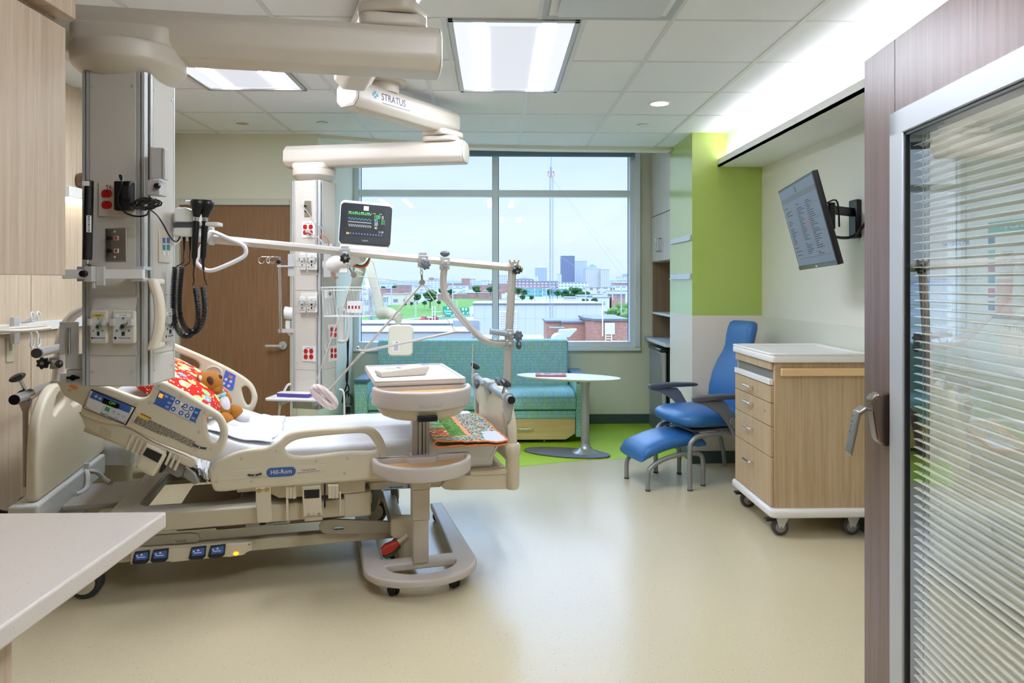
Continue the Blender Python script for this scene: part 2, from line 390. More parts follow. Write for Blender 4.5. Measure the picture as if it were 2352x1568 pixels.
mb=MB(); mb.plate(rrect(.28,.745,2.70,3.165,.02),T(0,0,CE-.02),.006,.002); obj('face_plate',mb,mat('vent_plate',(206,212,218),.45),h)
# cove light
mb=MB(); mb.box(1.825,1.86,-2.9,YG-.03,2.406,2.42); solo('cove_light',mb,emit('cove_strip',(250,250,255),24),'long hidden strip light in the trough along the right wall','strip light',smooth=False)
# ================================================================ NEAR LEFT: cupboard, worktop
CAB=wood('cabinet_laminate',(172,150,128),(190,169,146),(206,186,165),(45,45,1.3),.45)
CABD=mat('cabinet_gap',(92,66,40),.7)
cb=thing('upper_cabinet','pale wood wall cabinet hanging above the worktop beside the camera','cabinet',(-1.3,1.2,1.46))
yE=1.90
mb=MB(); mb.box(-1.4695,-1.16,.2,yE-.005,1.474,CE-.006); obj('body',mb,CAB,cb,bevel=.002)
mb=MB(); mb.box(-1.155,-1.134,.9,yE-.004,1.472,2.125); obj('door',mb,CAB,cb,bevel=.0015)
mb=MB(); mb.box(-1.155,-1.134,.2,.895,1.472,2.125); obj('door',mb,CAB,cb,bevel=.0015)
mb=MB(); mb.box(-1.16,-1.11,.2,yE,2.15,CE-.006); obj('fascia',mb,CAB,cb,bevel=.002)
zc=.86; cx=-.85; cy=1.853
t=NT('solid_surface'); t.set(.35); v=t.co((1,1.6,1)); d1=t.vor(v,150).outputs['Distance']; d2=t.vor(t.co((1.3,.8,1)),60).outputs['Distance']
b=t.mix(t.math('LESS_THAN',d1,.13),(214,203,194),(192,176,162)); b=t.mix(t.math('LESS_THAN',d2,.10),b,(188,164,146)); t.col(b); TOP=t.m
mb=MB(); mb.box(-1.465,cx,.2,cy,zc-.042,zc); solo('worktop',mb,TOP,'speckled cream stone worktop jutting in at the near corner','worktop',bevel=.006,seg=3)
bc=thing('base_cabinet','wood base cabinet under the speckled worktop','cabinet',(-1.2,.8,0))
mb=MB(); mb.box(-1.465,-.905,.2,1.32,.1,zc-.043); obj('body',mb,CAB,bc,bevel=.002)
mb=MB(); mb.box(-1.465,-.96,.2,1.30,0,.1); obj('plinth',mb,BB,bc)
mb=MB(); mb.box(-.904,-.885,.22,1.318,.105,zc-.05); obj('door',mb,CAB,bc,bevel=.0015)
# ================================================================ CEILING BOOMS
def beam(mb,p0,p1,w,h,ch=.045):
    p0,p1=V(p0),V(p1); d=(p1-p0).normalized(); x=d.cross(V((0,0,1))).normalized(); y=V((0,0,1))
    sec=[(w/2,h/2-ch),(w/2-ch,h/2),(-w/2+ch,h/2),(-w/2,h/2-ch),(-w/2,-h/2+ch),(-w/2+ch,-h/2),(w/2-ch,-h/2),(w/2,-h/2+ch)]
    ring=lambda p,k: [p+x*a*k+y*b*k for a,b in sec]
    return mb.loft([ring(p0,.86),ring(p0+d*.016,1),ring(p1-d*.016,1),ring(p1,.86)])
def column(parent,C,half,phi,z0,z1,seams):
    M=T(C[0],C[1],0)@RZ(phi); h=half
    mb=MB(M); mb.box(-h*.72,h*.72,-h,h,z0,z1); mb.box(-h,h,-h*.72,h*.72,z0,z1); obj('column',mb,BPAN,parent,bevel=.002)
    for sx in (-1,1):
        for sy in (-1,1):
            mb=MB(M); e=[(.70,1.0),(.90,1.0),(1.0,.90),(1.0,.70),(.93,.70),(.93,.80),(.80,.93),(.70,.93)]
            for a,b in (((.70,1.02),(.78,.92)),((.83,.99),(.9,.9)),):
                x0,y1=a; mb.box(min(sx*h*a[0],sx*h*(a[0]+.08)),max(sx*h*a[0],sx*h*(a[0]+.08)),min(sy*h*.9,sy*h*a[1]),max(sy*h*.9,sy*h*a[1]),z0,z1)
            mb.box(min(sx*h*.98,sx*h*1.02),max(sx*h*.98,sx*h*1.02),min(sy*h*.7,sy*h*.8),max(sy*h*.7,sy*h*.8),z0,z1)
            mb.prism([(sx*h*.8,sy*h*.93),(sx*h*.9,sy*h*.97),(sx*h*.97,sy*h*.9),(sx*h*.93,sy*h*.8)],MX.Identity(4),z0,z1)
            obj('corner_rail',mb,ALU,parent)
    for k in range(4):
        mb=MB(M@RZ(k*math.pi/2))
        zz=[z0]+list(seams)+[z1]
        for a,b in zip(zz,zz[1:]): mb.box(-h*.68,h*.68,-h*1.025,-h*.98,a+.003,b-.003)
        mb2=MB(M@RZ(k*math.pi/2))
        for a,b in zip(zz,zz[1:]):
            for sx in (-1,1):
                for z in (a+.05,b-.05): mb2.lathe([(.005,0),(.005,.002),(.001,.0025)],T(sx*h*.58,-h*1.025,z)@MX.Rotation(R(90),4,'X'),n=10)
        o=obj('cover_panel',mb,BPAN,parent,bevel=.0015); mb2.M=M@RZ(k*math.pi/2); obj('screws',mb2,ALU,o)
def outlet(mb,pl,px,py,w,h,t):
    u,z=pl.uv(px,py); M=pl.mx(t)
    mb.prism([(u+a,z+b) for a,b in [(w/2*math.cos(R(k)),max(-h/2*.86,min(h/2*.86,h/2*math.sin(R(k))))) for k in range(0,360,20)]],M,0,.003)
def slots(mb,pl,px,py,w,h,t):
    u,z=pl.uv(px,py); M=pl.mx(t)
    for a,b,cw,ch in ((-.2,.12,.06,.2),(.2,.12,.06,.24),(0,-.22,.16,.16)): mb.box(u+a*w-cw*w/2,u+a*w+cw*w/2,z-b*h-ch*h/2,z-b*h+ch*h/2,0,.0008,M)
B1=(-1.285,2.525); H1=.113
b1=thing('equipment_boom','large beige ceiling-hung equipment boom with thick arm and column in front','equipment boom',(-1.285,2.525,1.104))
column(b1,B1,H1,0,1.104,2.165,(1.206,1.408))
FP=Plane((B1[0],2.525-H1*1.025,0),(0,-1,0)); RP=Plane((B1[0]+H1*1.025,2.525,0),(1,0,0))
mb=MB(); beam(mb,(-1.52,2.49,2.322),(-.205,2.70,2.322),.21,.168); obj('arm',mb,BOOM,b1,bevel=.012,seg=3)
M0=T(B1[0],B1[1],0)
mb=MB(); mb.lathe([(.10,2.15),(.135,2.162),(.182,2.205),(.186,2.24),(.184,2.262),(.165,2.274),(.10,2.276)],M0,n=48); obj('swivel_ring',mb,BOOM,b1,bevel=.004)
mb=MB(); mb.plate(rrect(-.165,.165,-.13,.13,.06),M0@RZ(.16)@T(0,0,2.26),.07,.012); obj('arm_collar',mb,BOOM,b1)
mb=MB(); mb.plate(rrect(-.125,.125,-.10,.10,.05),T(-.385,2.69,2.40)@RZ(.16),.045,.012); mb.plate(rrect(-.115,.115,-.10,.10,.05),T(-.385,2.68,2.448)@RZ(-.3),.045,.012); obj('elbow_joint',mb,BOOM,b1)
mb=MB(); beam(mb,(-.31,2.49,2.575),(-.755,3.78,2.555),.2,.165); obj('upper_arm',mb,BOOM,b1,bevel=.012,seg=3)
mb=MB(); mb.lathe([(.09,2.6),(.09,2.65),(.13,2.651),(.13,2.6645),(.01,2.6645)],T(-.43,2.85,0)); obj('ceiling_mount',mb,BOOM,b1)
# front face fittings
mb=MB(); mb.pbox(FP,228,419,309,497,0,.006); p=obj('outlet_plate',mb,PL,b1,bevel=.002)
for y in (445,471):
    mb=MB(); outlet(mb,FP,248,y,.034,.031,.006); o=obj('outlet',mb,RED,p); mb=MB(); slots(mb,FP,248,y,.034,.031,.009); obj('slots',mb,INK,o)
mb=MB(); u,z=FP.uv(252,430); mb.text('T6',FP.mx(.0065)@T(u,z,0),.013); obj('lettering',mb,INK,p)
mb=MB(); mb.pbox(FP,243,524,292,600,0,.005); p=obj('signal_plate',mb,STEEL,b1,bevel=.003)
for y in (547,576):
    u,z=FP.uv(255,y); mb=MB(); mb.lathe([(.007,0),(.007,.01),(.001,.011)],FP.mx(.005)@T(u,z,0),n=14); obj('jack',mb,BLK,p)
    mb=MB(); mb.pbox(FP,264.5,y-5,275,y+5,.005,.009); o=obj('button',mb,ALU,p,bevel=.001); mb=MB(); mb.pbox(FP,267,y-3,272,y+3,.009,.0098); obj('button_face',mb,RED,o)
    mb=MB(); u,z=FP.uv(265,y+(-15 if y<560 else 14)); mb.lathe([(.004,0),(.001,.002)],FP.mx(.005)@T(u,z,0),n=8); obj('screw',mb,ALU,p)
def gas(parent,pl,a,b,c,d,tx,lab,ink,body=None):
    mb=MB(); x0,z1=pl.uv(a,b); x1,z0=pl.uv(c,d); mb.plate(rrect(x0,x1,z0,z1,.008),pl.mx(.0),.016,.005); p=obj('gas_outlet',mb,body or PL,parent)
    w=x1-x0; h=z1-z0; X=lambda f:x0+w*f; Z=lambda f:z1-h*f; M=pl.mx(.016)
    mb=MB(); mb.box(X(.1),X(.9),Z(.92),Z(.08),0,.001,M); q=obj('face_plate',mb,mat('gas_face',(206,206,200),.45),p)
    mb=MB(); mb.box(X(.18),X(.82),Z(.20),Z(.11),.001,.0016,M); l=obj('name_strip',mb,lab,q)
    mb=MB(); mb.text(tx,pl.mx(.0177)@T(X(.5),Z(.155),0),h*.055,.0002,w=min(1,4.6/len(tx))); obj('lettering',mb,ink,l)
    mb=MB(); mb.lathe([(w*.13,.001),(w*.13,.005),(w*.09,.006),(.0005,.006)],pl.mx(.016)@T(X(.52),Z(.49),0),n=18); obj('socket',mb,STEEL,p)
    mb=MB(); mb.lathe([(w*.085,.0062),(.0005,.0072)],pl.mx(.016)@T(X(.52),Z(.49),0),n=14); mb.box(X(.45),X(.58),Z(.76),Z(.64),.001,.003,M); obj('bore',mb,INK,p)
    mb=MB()
    for fx,fy in ((.52,.24),(.25,.61),(.77,.61)): mb.lathe([(w*.05,.001),(w*.05,.003),(.0005,.004)],pl.mx(.016)@T(X(fx),Z(fy),0),n=10)
    obj('screws',mb,STEEL,p)
    for fx in (.12,.9): mb=MB(); mb.box(X(fx)-w*.1,X(fx)+w*.1,Z(.46),Z(.25),.001,.018,M); obj('latch_tab',mb,SILV2,p,bevel=.002)
    mb=MB(); mb.text('BeaconMedæs',pl.mx(.0172)@T(X(.58),Z(.83),0),h*.045,.0002,w=.95); mb.lathe([(w*.06,0),(.0005,.0005)],pl.mx(.0172)@T(X(.17),Z(.83),0),n=14); obj('maker_mark',mb,INK,q)
def gaspanel(parent,pl,a,b,c,d):
    x0,z1=pl.uv(a,b); x1,z0=pl.uv(c,d); xm=(x0+x1)/2; h=z1-z0; M=pl.mx(0); mb=MB(M)
    z2=z1-h*.23; z3=z0+h*.27; q=lambda x,z,t:(x,z,t); w=x1-x0
    F_=[[(x0,z1,0),(x0+w*.33,z1,.004),(x0+w*.42,z1-h*.13,.016),(x0,z2,.014)],[(x0+w*.33,z1,.004),(x1-w*.2,z1,.004),(x0+w*.42,z1-h*.13,.016)],[(x1-w*.2,z1,.004),(x1,z1,0),(x1,z2,.014),(x0+w*.42,z1-h*.13,.016)],[(x0,z2,.014),(x0+w*.42,z1-h*.13,.016),(x1,z2,.014),(x1,z3,.014),(xm,z3+h*.12,.016),(x0,z3,.014)],[(x0,z3,.014),(xm,z3+h*.12,.016),(x1,z3,.014),(x1,z0,0),(x0,z0,0)]]
    for f in F_: mb.face(f)
    obj('gas_panel',mb,BPAN,parent,smooth=False)
gaspanel(b1,FP,215,684,316,815)
FP2=Plane(FP.P+FP.n*.013,FP.n)
gas(b1,FP2,212,712,252,788,'Medical AIR',YEL,INK); gas(b1,FP2,262,712,315,788,'OXYGEN',WHT,GRNINK)
RP2=Plane(RP.P+RP.n*.004,RP.n); gas(b1,RP2,366,708,392,782,'OXYGEN',WHT,GRNINK)
mb=MB(); mb.pbox(RP,363,529,389,603,0,.005); p=obj('data_plate',mb,PL,b1,bevel=.002)
for a in (373,383):
    for y,m in ((552,BLUEP),(568,mat('teal_jack',(20,140,140),.4))): mb=MB(); mb.pbox(RP,a-2.6,y-6,a+2.6,y+6,.005,.007); obj('data_jack',mb,m,p)
    mb=MB(); mb.pbox(RP,a-2.6,577,a+2.6,587,.005,.007); obj('blank_jack',mb,PLW,p)
# handle, rail, brackets
pl=Plane((0,2.36,0),(0,-1,0)); P_=lambda px,py,t=0: pl.pt(px,py,t)
mb=MB(); mb.loft([[P_(x,y)+V((a,b,0)) for a,b in ((-.016,.02),(-.013,-.012),(.013,-.012),(.016,.02))] for x,y in ((348,640),(352,652),(360,676),(364,700),(365,730),(362,758),(356,780),(350,796),(348,804))])
mb.box(P_(340,640).x,P_(355,640).x,2.36,2.44,P_(0,655).z,P_(0,640).z); mb.box(P_(340,640).x,P_(355,640).x,2.36,2.44,P_(0,804).z,P_(0,788).z)
obj('grab_handle',mb,mat('handle_cream',(226,214,194),.35),b1,bevel=.008,seg=3)
mb=MB(); mb.pbox(pl,150,619,334,640,0,.018); r=obj('equipment_rail',mb,PLW,b1,bevel=.002)
mb=MB(); 
for a,b in ((181,205),(305,334)): mb.pbox(pl,a,612,b,620,-.05,.012); mb.pbox(pl,a,639,b,646,-.05,.012)
obj('rail_bracket',mb,ALU,r,bevel=.001)
mb=MB(); mb.pbox(pl,213,612,231,647,.018,.05); mb.pbox(pl,231,612,250,656,.018,.028); mb.pbox(pl,222,647,229,662,.02,.03); o=obj('rail_clamp',mb,SILV2,r,bevel=.002)
u,z=pl.uv(215,629); mb=MB(); mb.lathe([(.011,0),(.012,.006),(.01,.016),(.001,.017)],pl.mx(.05)@T(u,z,0),n=18); obj('clamp_knob',mb,BLK,o)
mb=MB(); mb.pbox(pl,343,337,352,413,-.05,0); mb.pbox(pl,346,339,375,410,-.004,.002); mb.pbox(pl,374,341,381,413,-.02,.006); mb.pbox(pl,340,413,368,448,-.05,.006); o=obj('side_bracket',mb,SILV2,b1,bevel=.002)
u,z=pl.uv(365,428); mb=MB(); mb.lathe([(.009,0),(.01,.006),(.008,.014),(.001,.015)],pl.mx(.006)@T(u,z,0),n=16); obj('clamp_knob',mb,BLK,o)
# brackets on the left side of the column
pl2=Plane((0,2.44,0),(0,-1,0))
mb=MB(); mb.pbox(pl2,149,812,191,847,-.03,.0); mb.pbox(pl2,136,739,178,814,-.01,0); mb.pbox(pl2,150,849,188,884,-.03,-.005); mb.pbox(pl2,135,857,150,878,-.02,-.005)
o=obj('column_bracket',mb,mat('bracket_grey',(206,203,195),.45),b1,bevel=.002)
mb=MB(); a=pl2.pt(161,752,.006); b=pl2.pt(161,812,.006); mb.cyl(a,b,.006); obj('bracket_rod',mb,CHR,o)
mb=MB(); u,z=pl2.uv(168,867); mb.lathe([(.009,0),(.01,.008),(.001,.009)],pl2.mx(-.005)@T(u,z,0),n=14); mb.box(u-.02,u+.02,z-.004,z+.004,0,.008,pl2.mx(-.003)); obj('latch_knob',mb,BLK,o)
# loose things on boom one
mb=MB(); a=pl.pt(209,597,.022); b=pl.pt(213,417,.022); mb.cyl(a,b,.0145,n=18)
h=thing('support_cylinder','black cylinder with barcode label standing on the boom rail','equipment arm',b); obj('tube',mb,BLK,h,bevel=.002)
mb=MB(); mb.tube([a,a+V((0,0,-.015)),a+V((.012,0,-.022)),a+V((.03,0,-.024)),a+V((.035,0,-.045))],.006,10); obj('swivel_foot',mb,CHR,h)
mb=MB(); mb.pbox(pl,213,497,222,535,.030,.037); o=obj('barcode_label',mb,WHT,h); mb=MB()
for k in range(12): mb.pbox(pl,217,499+k*2.9,221,499+k*2.9+random.choice((1,1.8)),.037,.0374)
obj('bars',mb,INK,o); mb=MB(); mb.pbox(pl,204,419,219,430,.03,.0372); obj('top_label',mb,WHT,h)
h=thing('power_adapter','black power adapter plugged into the red outlets on the boom','power adapter',FP.pt(278,450,.02))
FPa=Plane(FP.P+FP.n*.05,FP.n); mb=MB(); mb.pbox(FPa,260,415,299,483,-.0345,0); obj('body',mb,BLK,h,bevel=.005)
mb=MB(); mb.pbox(FPa,287,428,306,458,.002,.022); o=obj('inline_block',mb,mat('black_matte',(18,18,18),.6),h,bevel=.005)
mb=MB(); mb.tube(cr([FP.pt(x,y,d) for x,y,d in ((292,417,.04),(293,408,.05),(299,411,.055),(303,430,.065),(292,462,.06),(297,482,.055),(312,495,.05),(335,500,.05),(357,497,.06),(372,487,.09))],5,False),.0028,8); obj('cable',mb,BLK,h)
mb=MB()
for k in range(7):
    pts=[]
    for i in range(28):
        a=i/28*2*math.pi; pts.append(FP.pt(371+33*math.cos(a)+random.uniform(-2,2),476+(8+k%3*1.3)*math.sin(a)-3*math.cos(a)+random.uniform(-1.5,1.5),.07+.012*k+.03*math.cos(a)))
    mb.tube(pts,.0026,6,closed=True)
mb.tube(cr([FP.pt(x,y,d) for x,y,d in ((375,487,.09),(385,500,.07),(392,520,.05),(397,545,.02),(405,555,0),(414,543,0))],5,False),.0026,6)
obj('coiled_cable',mb,BLK,h)
# otoscope station
pl=Plane((0,2.575,0),(0,-1,0))
h=thing('otoscope_station','white wall-type diagnostic unit holding two black scopes on coiled cords','diagnostic set',pl.pt(430,500))
mb=MB(); mb.loft([[pl.pt(x,y,d) for x,y in ((405,478),(430,477),(452,487),(452,512),(405,512))] for d in (-.05,.02)]); mb.pbox(pl,404,522,458,544,-.05,.024); mb.pbox(pl,384,485,406,515,-.06,-.02); o=obj('body',mb,PLW,h,bevel=.006,seg=3)
mb=MB(); mb.pbox(pl,405,513,459,523,-.045,.026); obj('grey_band',mb,DGR,o,bevel=.001)
mb=MB(); mb.plate(rrect(-.045,.045,-.028,.028,.01),T(*pl.pt(478,520,-.0))@T(0,0,0),.014,.003); obj('cradle',mb,PLW,h)
for q,(px,dy,ct) in enumerate(((459,0,0),(476,1,-.012))):
    s=thing('otoscope' if q==0 else 'ophthalmoscope',('black scope with chrome ear tip, nearer of the pair in the white holder','black eye scope behind its twin in the white holder')[q],'medical scope',pl.pt(px,540,ct))
    tt=.03+ct; A=lambda y,dx=0:pl.pt(px+dx-(y-500)*.05,y,tt)
    mb=MB(); mb.tube([A(597),A(590),A(540),A(510),A(509)],[.006,.0105,.0105,.012,.010],16); obj('handle',mb,BLK,s)
    mb=MB(); mb.tube([A(509),A(500)],.0095,16); mb.tube([A(505.5),A(503.5)],.0105,16); obj('collar',mb,CHR,s)
    mb=MB(); mb.tube([A(500),A(488,1),A(474,2),A(465,2),A(461,2)],[.010,.015,.023,.0235,.019],16,flat=1.1); obj('head',mb,BLK,s)
    if q==0: mb=MB(); mb.tube([A(468,-8),A(467,-17),A(465,-26)],[.010,.008,.0045],12); obj('ear_tip',mb,CHR,s)
    mb=MB(); path=[A(597),A(612,1),A(630),A(645,2),A(655,0)] if q==0 else [A(597),A(620,2),A(640,6),A(655,12)]
    mb.tube([path[0],path[1]],[.006,.004],10); mb.tube(cr(path[1:],5,False),.0022,8)
    x2,bx=((423,((408,613),(404,680),(407,735),(421,765),(441,770),(456,750),(461,715),(454,660))),(437,((426,613),(420,680),(424,730),(440,757),(458,760),(474,735),(478,700),(474,658))))[q]
    mb.tube([pl.pt(x2,544,0),pl.pt(x2,575,0)],[.006,.003],10); mb.tube(cr([pl.pt(x2,575,0),pl.pt(x2+1,590,.01),pl.pt(x2+2,603,.015),pl.pt(bx[0][0]+6*0,613,.02)],5,False),.0022,8)
    c=cr([pl.pt(x,y,.02+.01*q) for x,y in bx],8,False); L=[0]
    for a_,b_ in zip(c,c[1:]): L.append(L[-1]+(b_-a_).length)
    hel=[]; N=int(L[-1]/.0056)*7; j=0
    for i in range(N+1):
        d=L[-1]*i/N
        while j<len(c)-2 and L[j+1]<d: j+=1
        f=(d-L[j])/max(1e-6,L[j+1]-L[j]); p=c[j].lerp(c[j+1],f); tg=(c[j+1]-c[j]).normalized(); nx=tg.cross(V((0,1,0))).normalized(); ny=tg.cross(nx); a=2*math.pi*i/7
        hel.append(p+(nx*math.cos(a)+ny*math.sin(a))*.0088)
    mb.tube(hel,.0021,5); obj('coiled_cord',mb,BLK,s)
# ---------------------------------------------------------------- boom two
B2=(-1.25,4.94); H2=.113; PH2=R(-18)
b2=thing('equipment_boom','slimmer white equipment boom by the window, column beside the brown door','equipment boom',(B2[0],B2[1],.597))
column(b2,B2,H2,PH2,.597,2.15,(.86,1.245,1.40,1.56))
n=V((math.sin(PH2),-math.cos(PH2),0)); n2=V((math.cos(PH2),math.sin(PH2),0)); C2=V((B2[0],B2[1],0))
Q=Plane(C2+n*H2*1.025,n); S=Plane(C2+n2*H2*1.025,n2)
mb=MB(); beam(mb,(-1.44,4.96,2.322),(-.185,4.70,2.322),.19,.15,.04); obj('arm',mb,BOOM,b2,bevel=.012,seg=3)
M0=T(B2[0],B2[1],0)
mb=MB(); mb.lathe([(.09,2.148),(.115,2.155),(.148,2.19),(.148,2.232),(.13,2.24),(.05,2.242)],M0,n=40); obj('swivel_ring',mb,BOOM,b2,bevel=.003)
mb=MB(); mb.plate(rrect(-.13,.13,-.105,.105,.04),M0@RZ(-.2)@T(0,0,2.232),.045,.01); obj('arm_collar',mb,BOOM,b2)
mb=MB(); mb.plate(rrect(-.12,.12,-.1,.1,.045),T(-.35,4.735,2.388)@RZ(-.2),.035,.012); mb.plate(rrect(-.12,.12,-.1,.1,.045),T(-.345,4.74,2.425)@RZ(.95),.04,.012); obj('elbow_joint',mb,BOOM,b2)
mb=MB(); beam(mb,(-.84,4.03,2.53),(-.30,4.80,2.525),.19,.16,.04); ua=obj('upper_arm',mb,BOOM,b2,bevel=.012,seg=3)
mb=MB(); mb.lathe([(.085,2.59),(.09,2.61),(.09,2.645),(.135,2.65),(.135,2.6645),(.01,2.6645)],T(-.665,4.27,0),n=36); obj('ceiling_mount',mb,BOOM,b2)
ax=V((.54,.77,0)).normalized(); nn=V((ax.y,-ax.x,0)); o0=V((-.84,4.03,2.53))+nn*.0955
mb=MB(); mb.text('STRATUS',frame(o0+ax*.285+V((0,0,.005)),ax,V((0,0,1)),nn),.042,.0004,w=.88); mb.box(.19,.43,-.030,-.027,0,.0006,frame(o0,ax,V((0,0,1)),nn)); obj('maker_lettering',mb,mat('navy_ink',(42,54,84),.5),ua)
mb=MB(); 
for a,b in ((.13,.018),(.147,.005),(.13,-.008),(.114,.005)): mb.box(a-.008,a+.008,b-.008,b+.008,0,.0006,frame(o0,ax,V((0,0,1)),nn))
obj('maker_mark',mb,mat('teal_mark',(60,150,180),.5),ua)
def quad(pl,xs,ys,plate,tx=None,ptx=None):
    mb=MB(); mb.pbox(pl,*plate,0,.005); p=obj('outlet_plate',mb,PLW,b2,bevel=.002)
    for x in xs:
        for y in ys:
            mb=MB(); outlet(mb,pl,x,y,.031,.036,.005); o=obj('outlet',mb,RED,p); mb=MB(); slots(mb,pl,x,y,.031,.036,.008); obj('slots',mb,INK,o)
    if tx: u,z=pl.uv(*ptx); mb=MB(); mb.text(tx,pl.mx(.0052)@T(u,z,0),.009,.0002); obj('lettering',mb,INK,p)
quad(Q,(703.5,716),(806,819),(695,794,726,830),'T6 SE8L-1B',(710,799)); quad(Q,(702,715),(521,534),(694,508,724,546),'T6 SE8L-1A',(709,513))
quad(S,(760,768.5),(756,769),(753,745,776,778)); quad(S,(760.5,768.5),(804.5,817),(753,793,775,829))
mb=MB(); mb.pbox(Q,699.5,461,717,498,0,.005); p=obj('signal_plate',mb,STEEL,b2,bevel=.003)
for x,y in ((704,485),(703,473)): mb=MB(); u,z=Q.uv(x,y); mb.lathe([(.007,0),(.007,.012),(.001,.013)],Q.mx(.005)@T(u,z,0),n=12); obj('jack',mb,BLK,p)
for ya,yb,t1,t2 in ((582,620,'VACUUM','OXYGEN'),(681,718,'AIR','VACUUM')):
    gaspanel(b2,Q,691,ya-10,730,yb+12); Q2=Plane(Q.P+Q.n*.012,Q.n); gas(b2,Q2,690,ya,704,yb,t1,WHT,INK,PLW); gas(b2,Q2,707.5,ya,730,yb,t2,WHT,GRNINK if t2=='OXYGEN' else INK,PLW)
mb=MB(); mb.tube(cr([Q.pt(x,y,d) for x,y,d in ((695,471,.02),(700,475,.03),(715,492,.03),(727,512,.03),(741,522,.02),(747,535,.03),(749,550,.05))],5,False),.003,8); obj('thin_cable',mb,mat('grey_cable',(172,172,170),.5),b2)
mb=MB(); u,z=Q.uv(711,532); mb.lathe([(.014,0),(.016,.015),(.009,.03)],Q.mx(.008)@T(u,z,0),n=14); mb.tube(cr([Q.pt(x,y,d) for x,y,d in ((711,532,.03),(724,537,.05),(738,545,.05),(748,552,.06),(757,563,.08))],5,False),.0045,8); obj('plug_cable',mb,mat('grey_cable',(172,172,170),.5),b2)
mb=MB(); mb.tube(cr([Q.pt(x,y,d) for x,y,d in ((747,550,.06),(749,543,.07),(756,541,.08),(767,550,.08),(770,562,.08),(768,575,.08))],5,False),.0026,8); obj('orange_cable',mb,mat('orange_cable',(214,96,40),.5),b2)
# white handle to the left of column two
pl=Plane((0,4.9,0),(0,-1,0))
hd=[(686,724),(676,724),(668,716),(661,712)]
mb=MB(); mb.loft([[pl.pt(x,y)+V((a,b,0)) for a,b in ((-.018,.018),(-.018,-.018),(.018,-.018),(.018,.018))] for x,y in ((663,735),(662,750),(666,764),(674,774))]); mb.tube([pl.pt(688,774),pl.pt(672,773)],.022,12); obj('side_handle',mb,PLW,b2,bevel=.006)
mb=MB(); mb.loft([[pl.pt(x,y)+V((0,b,c)) for b,c in [(.045*math.cos(R(k)),.045*math.sin(R(k))) for k in range(0,360,24)]] for x,y in ((655,718),(668,720),(676,720))]); mb.tube([pl.pt(674,720),pl.pt(690,720)],.03,12); obj('handle_head',mb,PLW,b2,bevel=.004)
mb=MB(); mb.loft([[S.pt(x,y,t) for y in (703,788)] + [S.pt(x+2,y,t) for y in (788,703)] for x,t in ((777,0),(781,.03))],cap=True); mb.tube(cr([S.pt(776,712,.0),S.pt(779,712,.05),S.pt(780,730,.07),S.pt(780,762,.07),S.pt(779,782,.05),S.pt(776,782,0)],5,False),.012,10); obj('grab_handle',mb,PLW,b2)
mb=MB(); mb.pbox(S,745,755,752,790,0,.01); mb.pbox(S,744,790,751,806,0,.02); obj('rail_slide',mb,SILV2,b2,bevel=.001)
# shelf
sc=[Q.pt(x,y) for x,y in ((667,898),(780,898))]
M=T(B2[0],B2[1],0)@RZ(-.12)
mb=MB(); mb.plate(rrect(-.175,.17,-.31,.0,.02),M@T(0,-.1,.696),.02,.006); sh=obj('shelf',mb,PLW,b2); 
for a_ in (-.13,.10): mb=MB(M); mb.box(a_,a_+.015,-.3,-.1,.65,.696); obj('shelf_bracket',mb,ALU,sh)
mb=MB(M); mb.box(-.13,-.03,-.33,-.25,.7165,.724); mb.box(-.03,.06,-.36,-.28,.7165,.724); 
h=thing('handheld_device','long purple and white handheld reader lying on the boom shelf','handheld device',M@V((0,-.25,.72)))
PUR=mat('purple_plastic',(84,60,158),.35)
mb=MB(M@T(-.005,-.33,0)@RZ(-.1)); mb.loft([[(-.11,-.03,.7165),(.11,-.03,.7165),(.11,.03,.7165),(-.11,.03,.7165)],[(-.115,-.034,.738),(.115,-.034,.738),(.115,.034,.738),(-.115,.034,.738)]]); obj('base',mb,PUR,h,bevel=.004)
mb=MB(M@T(-.005,-.33,0)@RZ(-.1)); mb.plate(rrect(-.112,.112,-.032,.032,.008),mb.M@T(0,0,.7385) if False else T(0,0,.7385),.006,.002); obj('top_cover',mb,PLW,h)
# pole and hooks
pl=Plane((0,4.86,0),(0,-1,0))
h=thing('iv_pole','slim silver infusion pole with wire hooks beside the white boom','infusion pole',pl.pt(643,764))
mb=MB(); mb.cyl(pl.pt(645,764),pl.pt(641.5,590),.0095,n=14); obj('pole',mb,CHR,h)
for k,(x0,x1) in enumerate(((641,596),(641,616),(641,624))):
    mb=MB(); mb.tube(cr([pl.pt(x0,590,0),pl.pt((x0+x1)/2,590,.01*k),pl.pt(x1+6,590,.02*k+.01),pl.pt(x1,595,.02*k+.01),pl.pt(x1+1,603,.02*k+.01),pl.pt(x1+8,605,.02*k+.01),pl.pt(x1+12,600,.02*k+.01)],5,False),.0035,8); obj('hook',mb,CHR,h)
mb=MB(); mb.lathe([(.014,-.02),(.017,-.008),(.015,.012),(.006,.015)],T(*pl.pt(641,601))@MX.Rotation(R(90),4,'X'),n=14); obj('clamp_knob',mb,BLK,h)
mb=MB(); mb.pbox(pl,637,609,676,613,-.01,.01); mb.pbox(pl,661,583,679,634,-.05,.0); mb.pbox(pl,639,755,690,764,-.02,.0); obj('bracket',mb,ALU,h,bevel=.001)
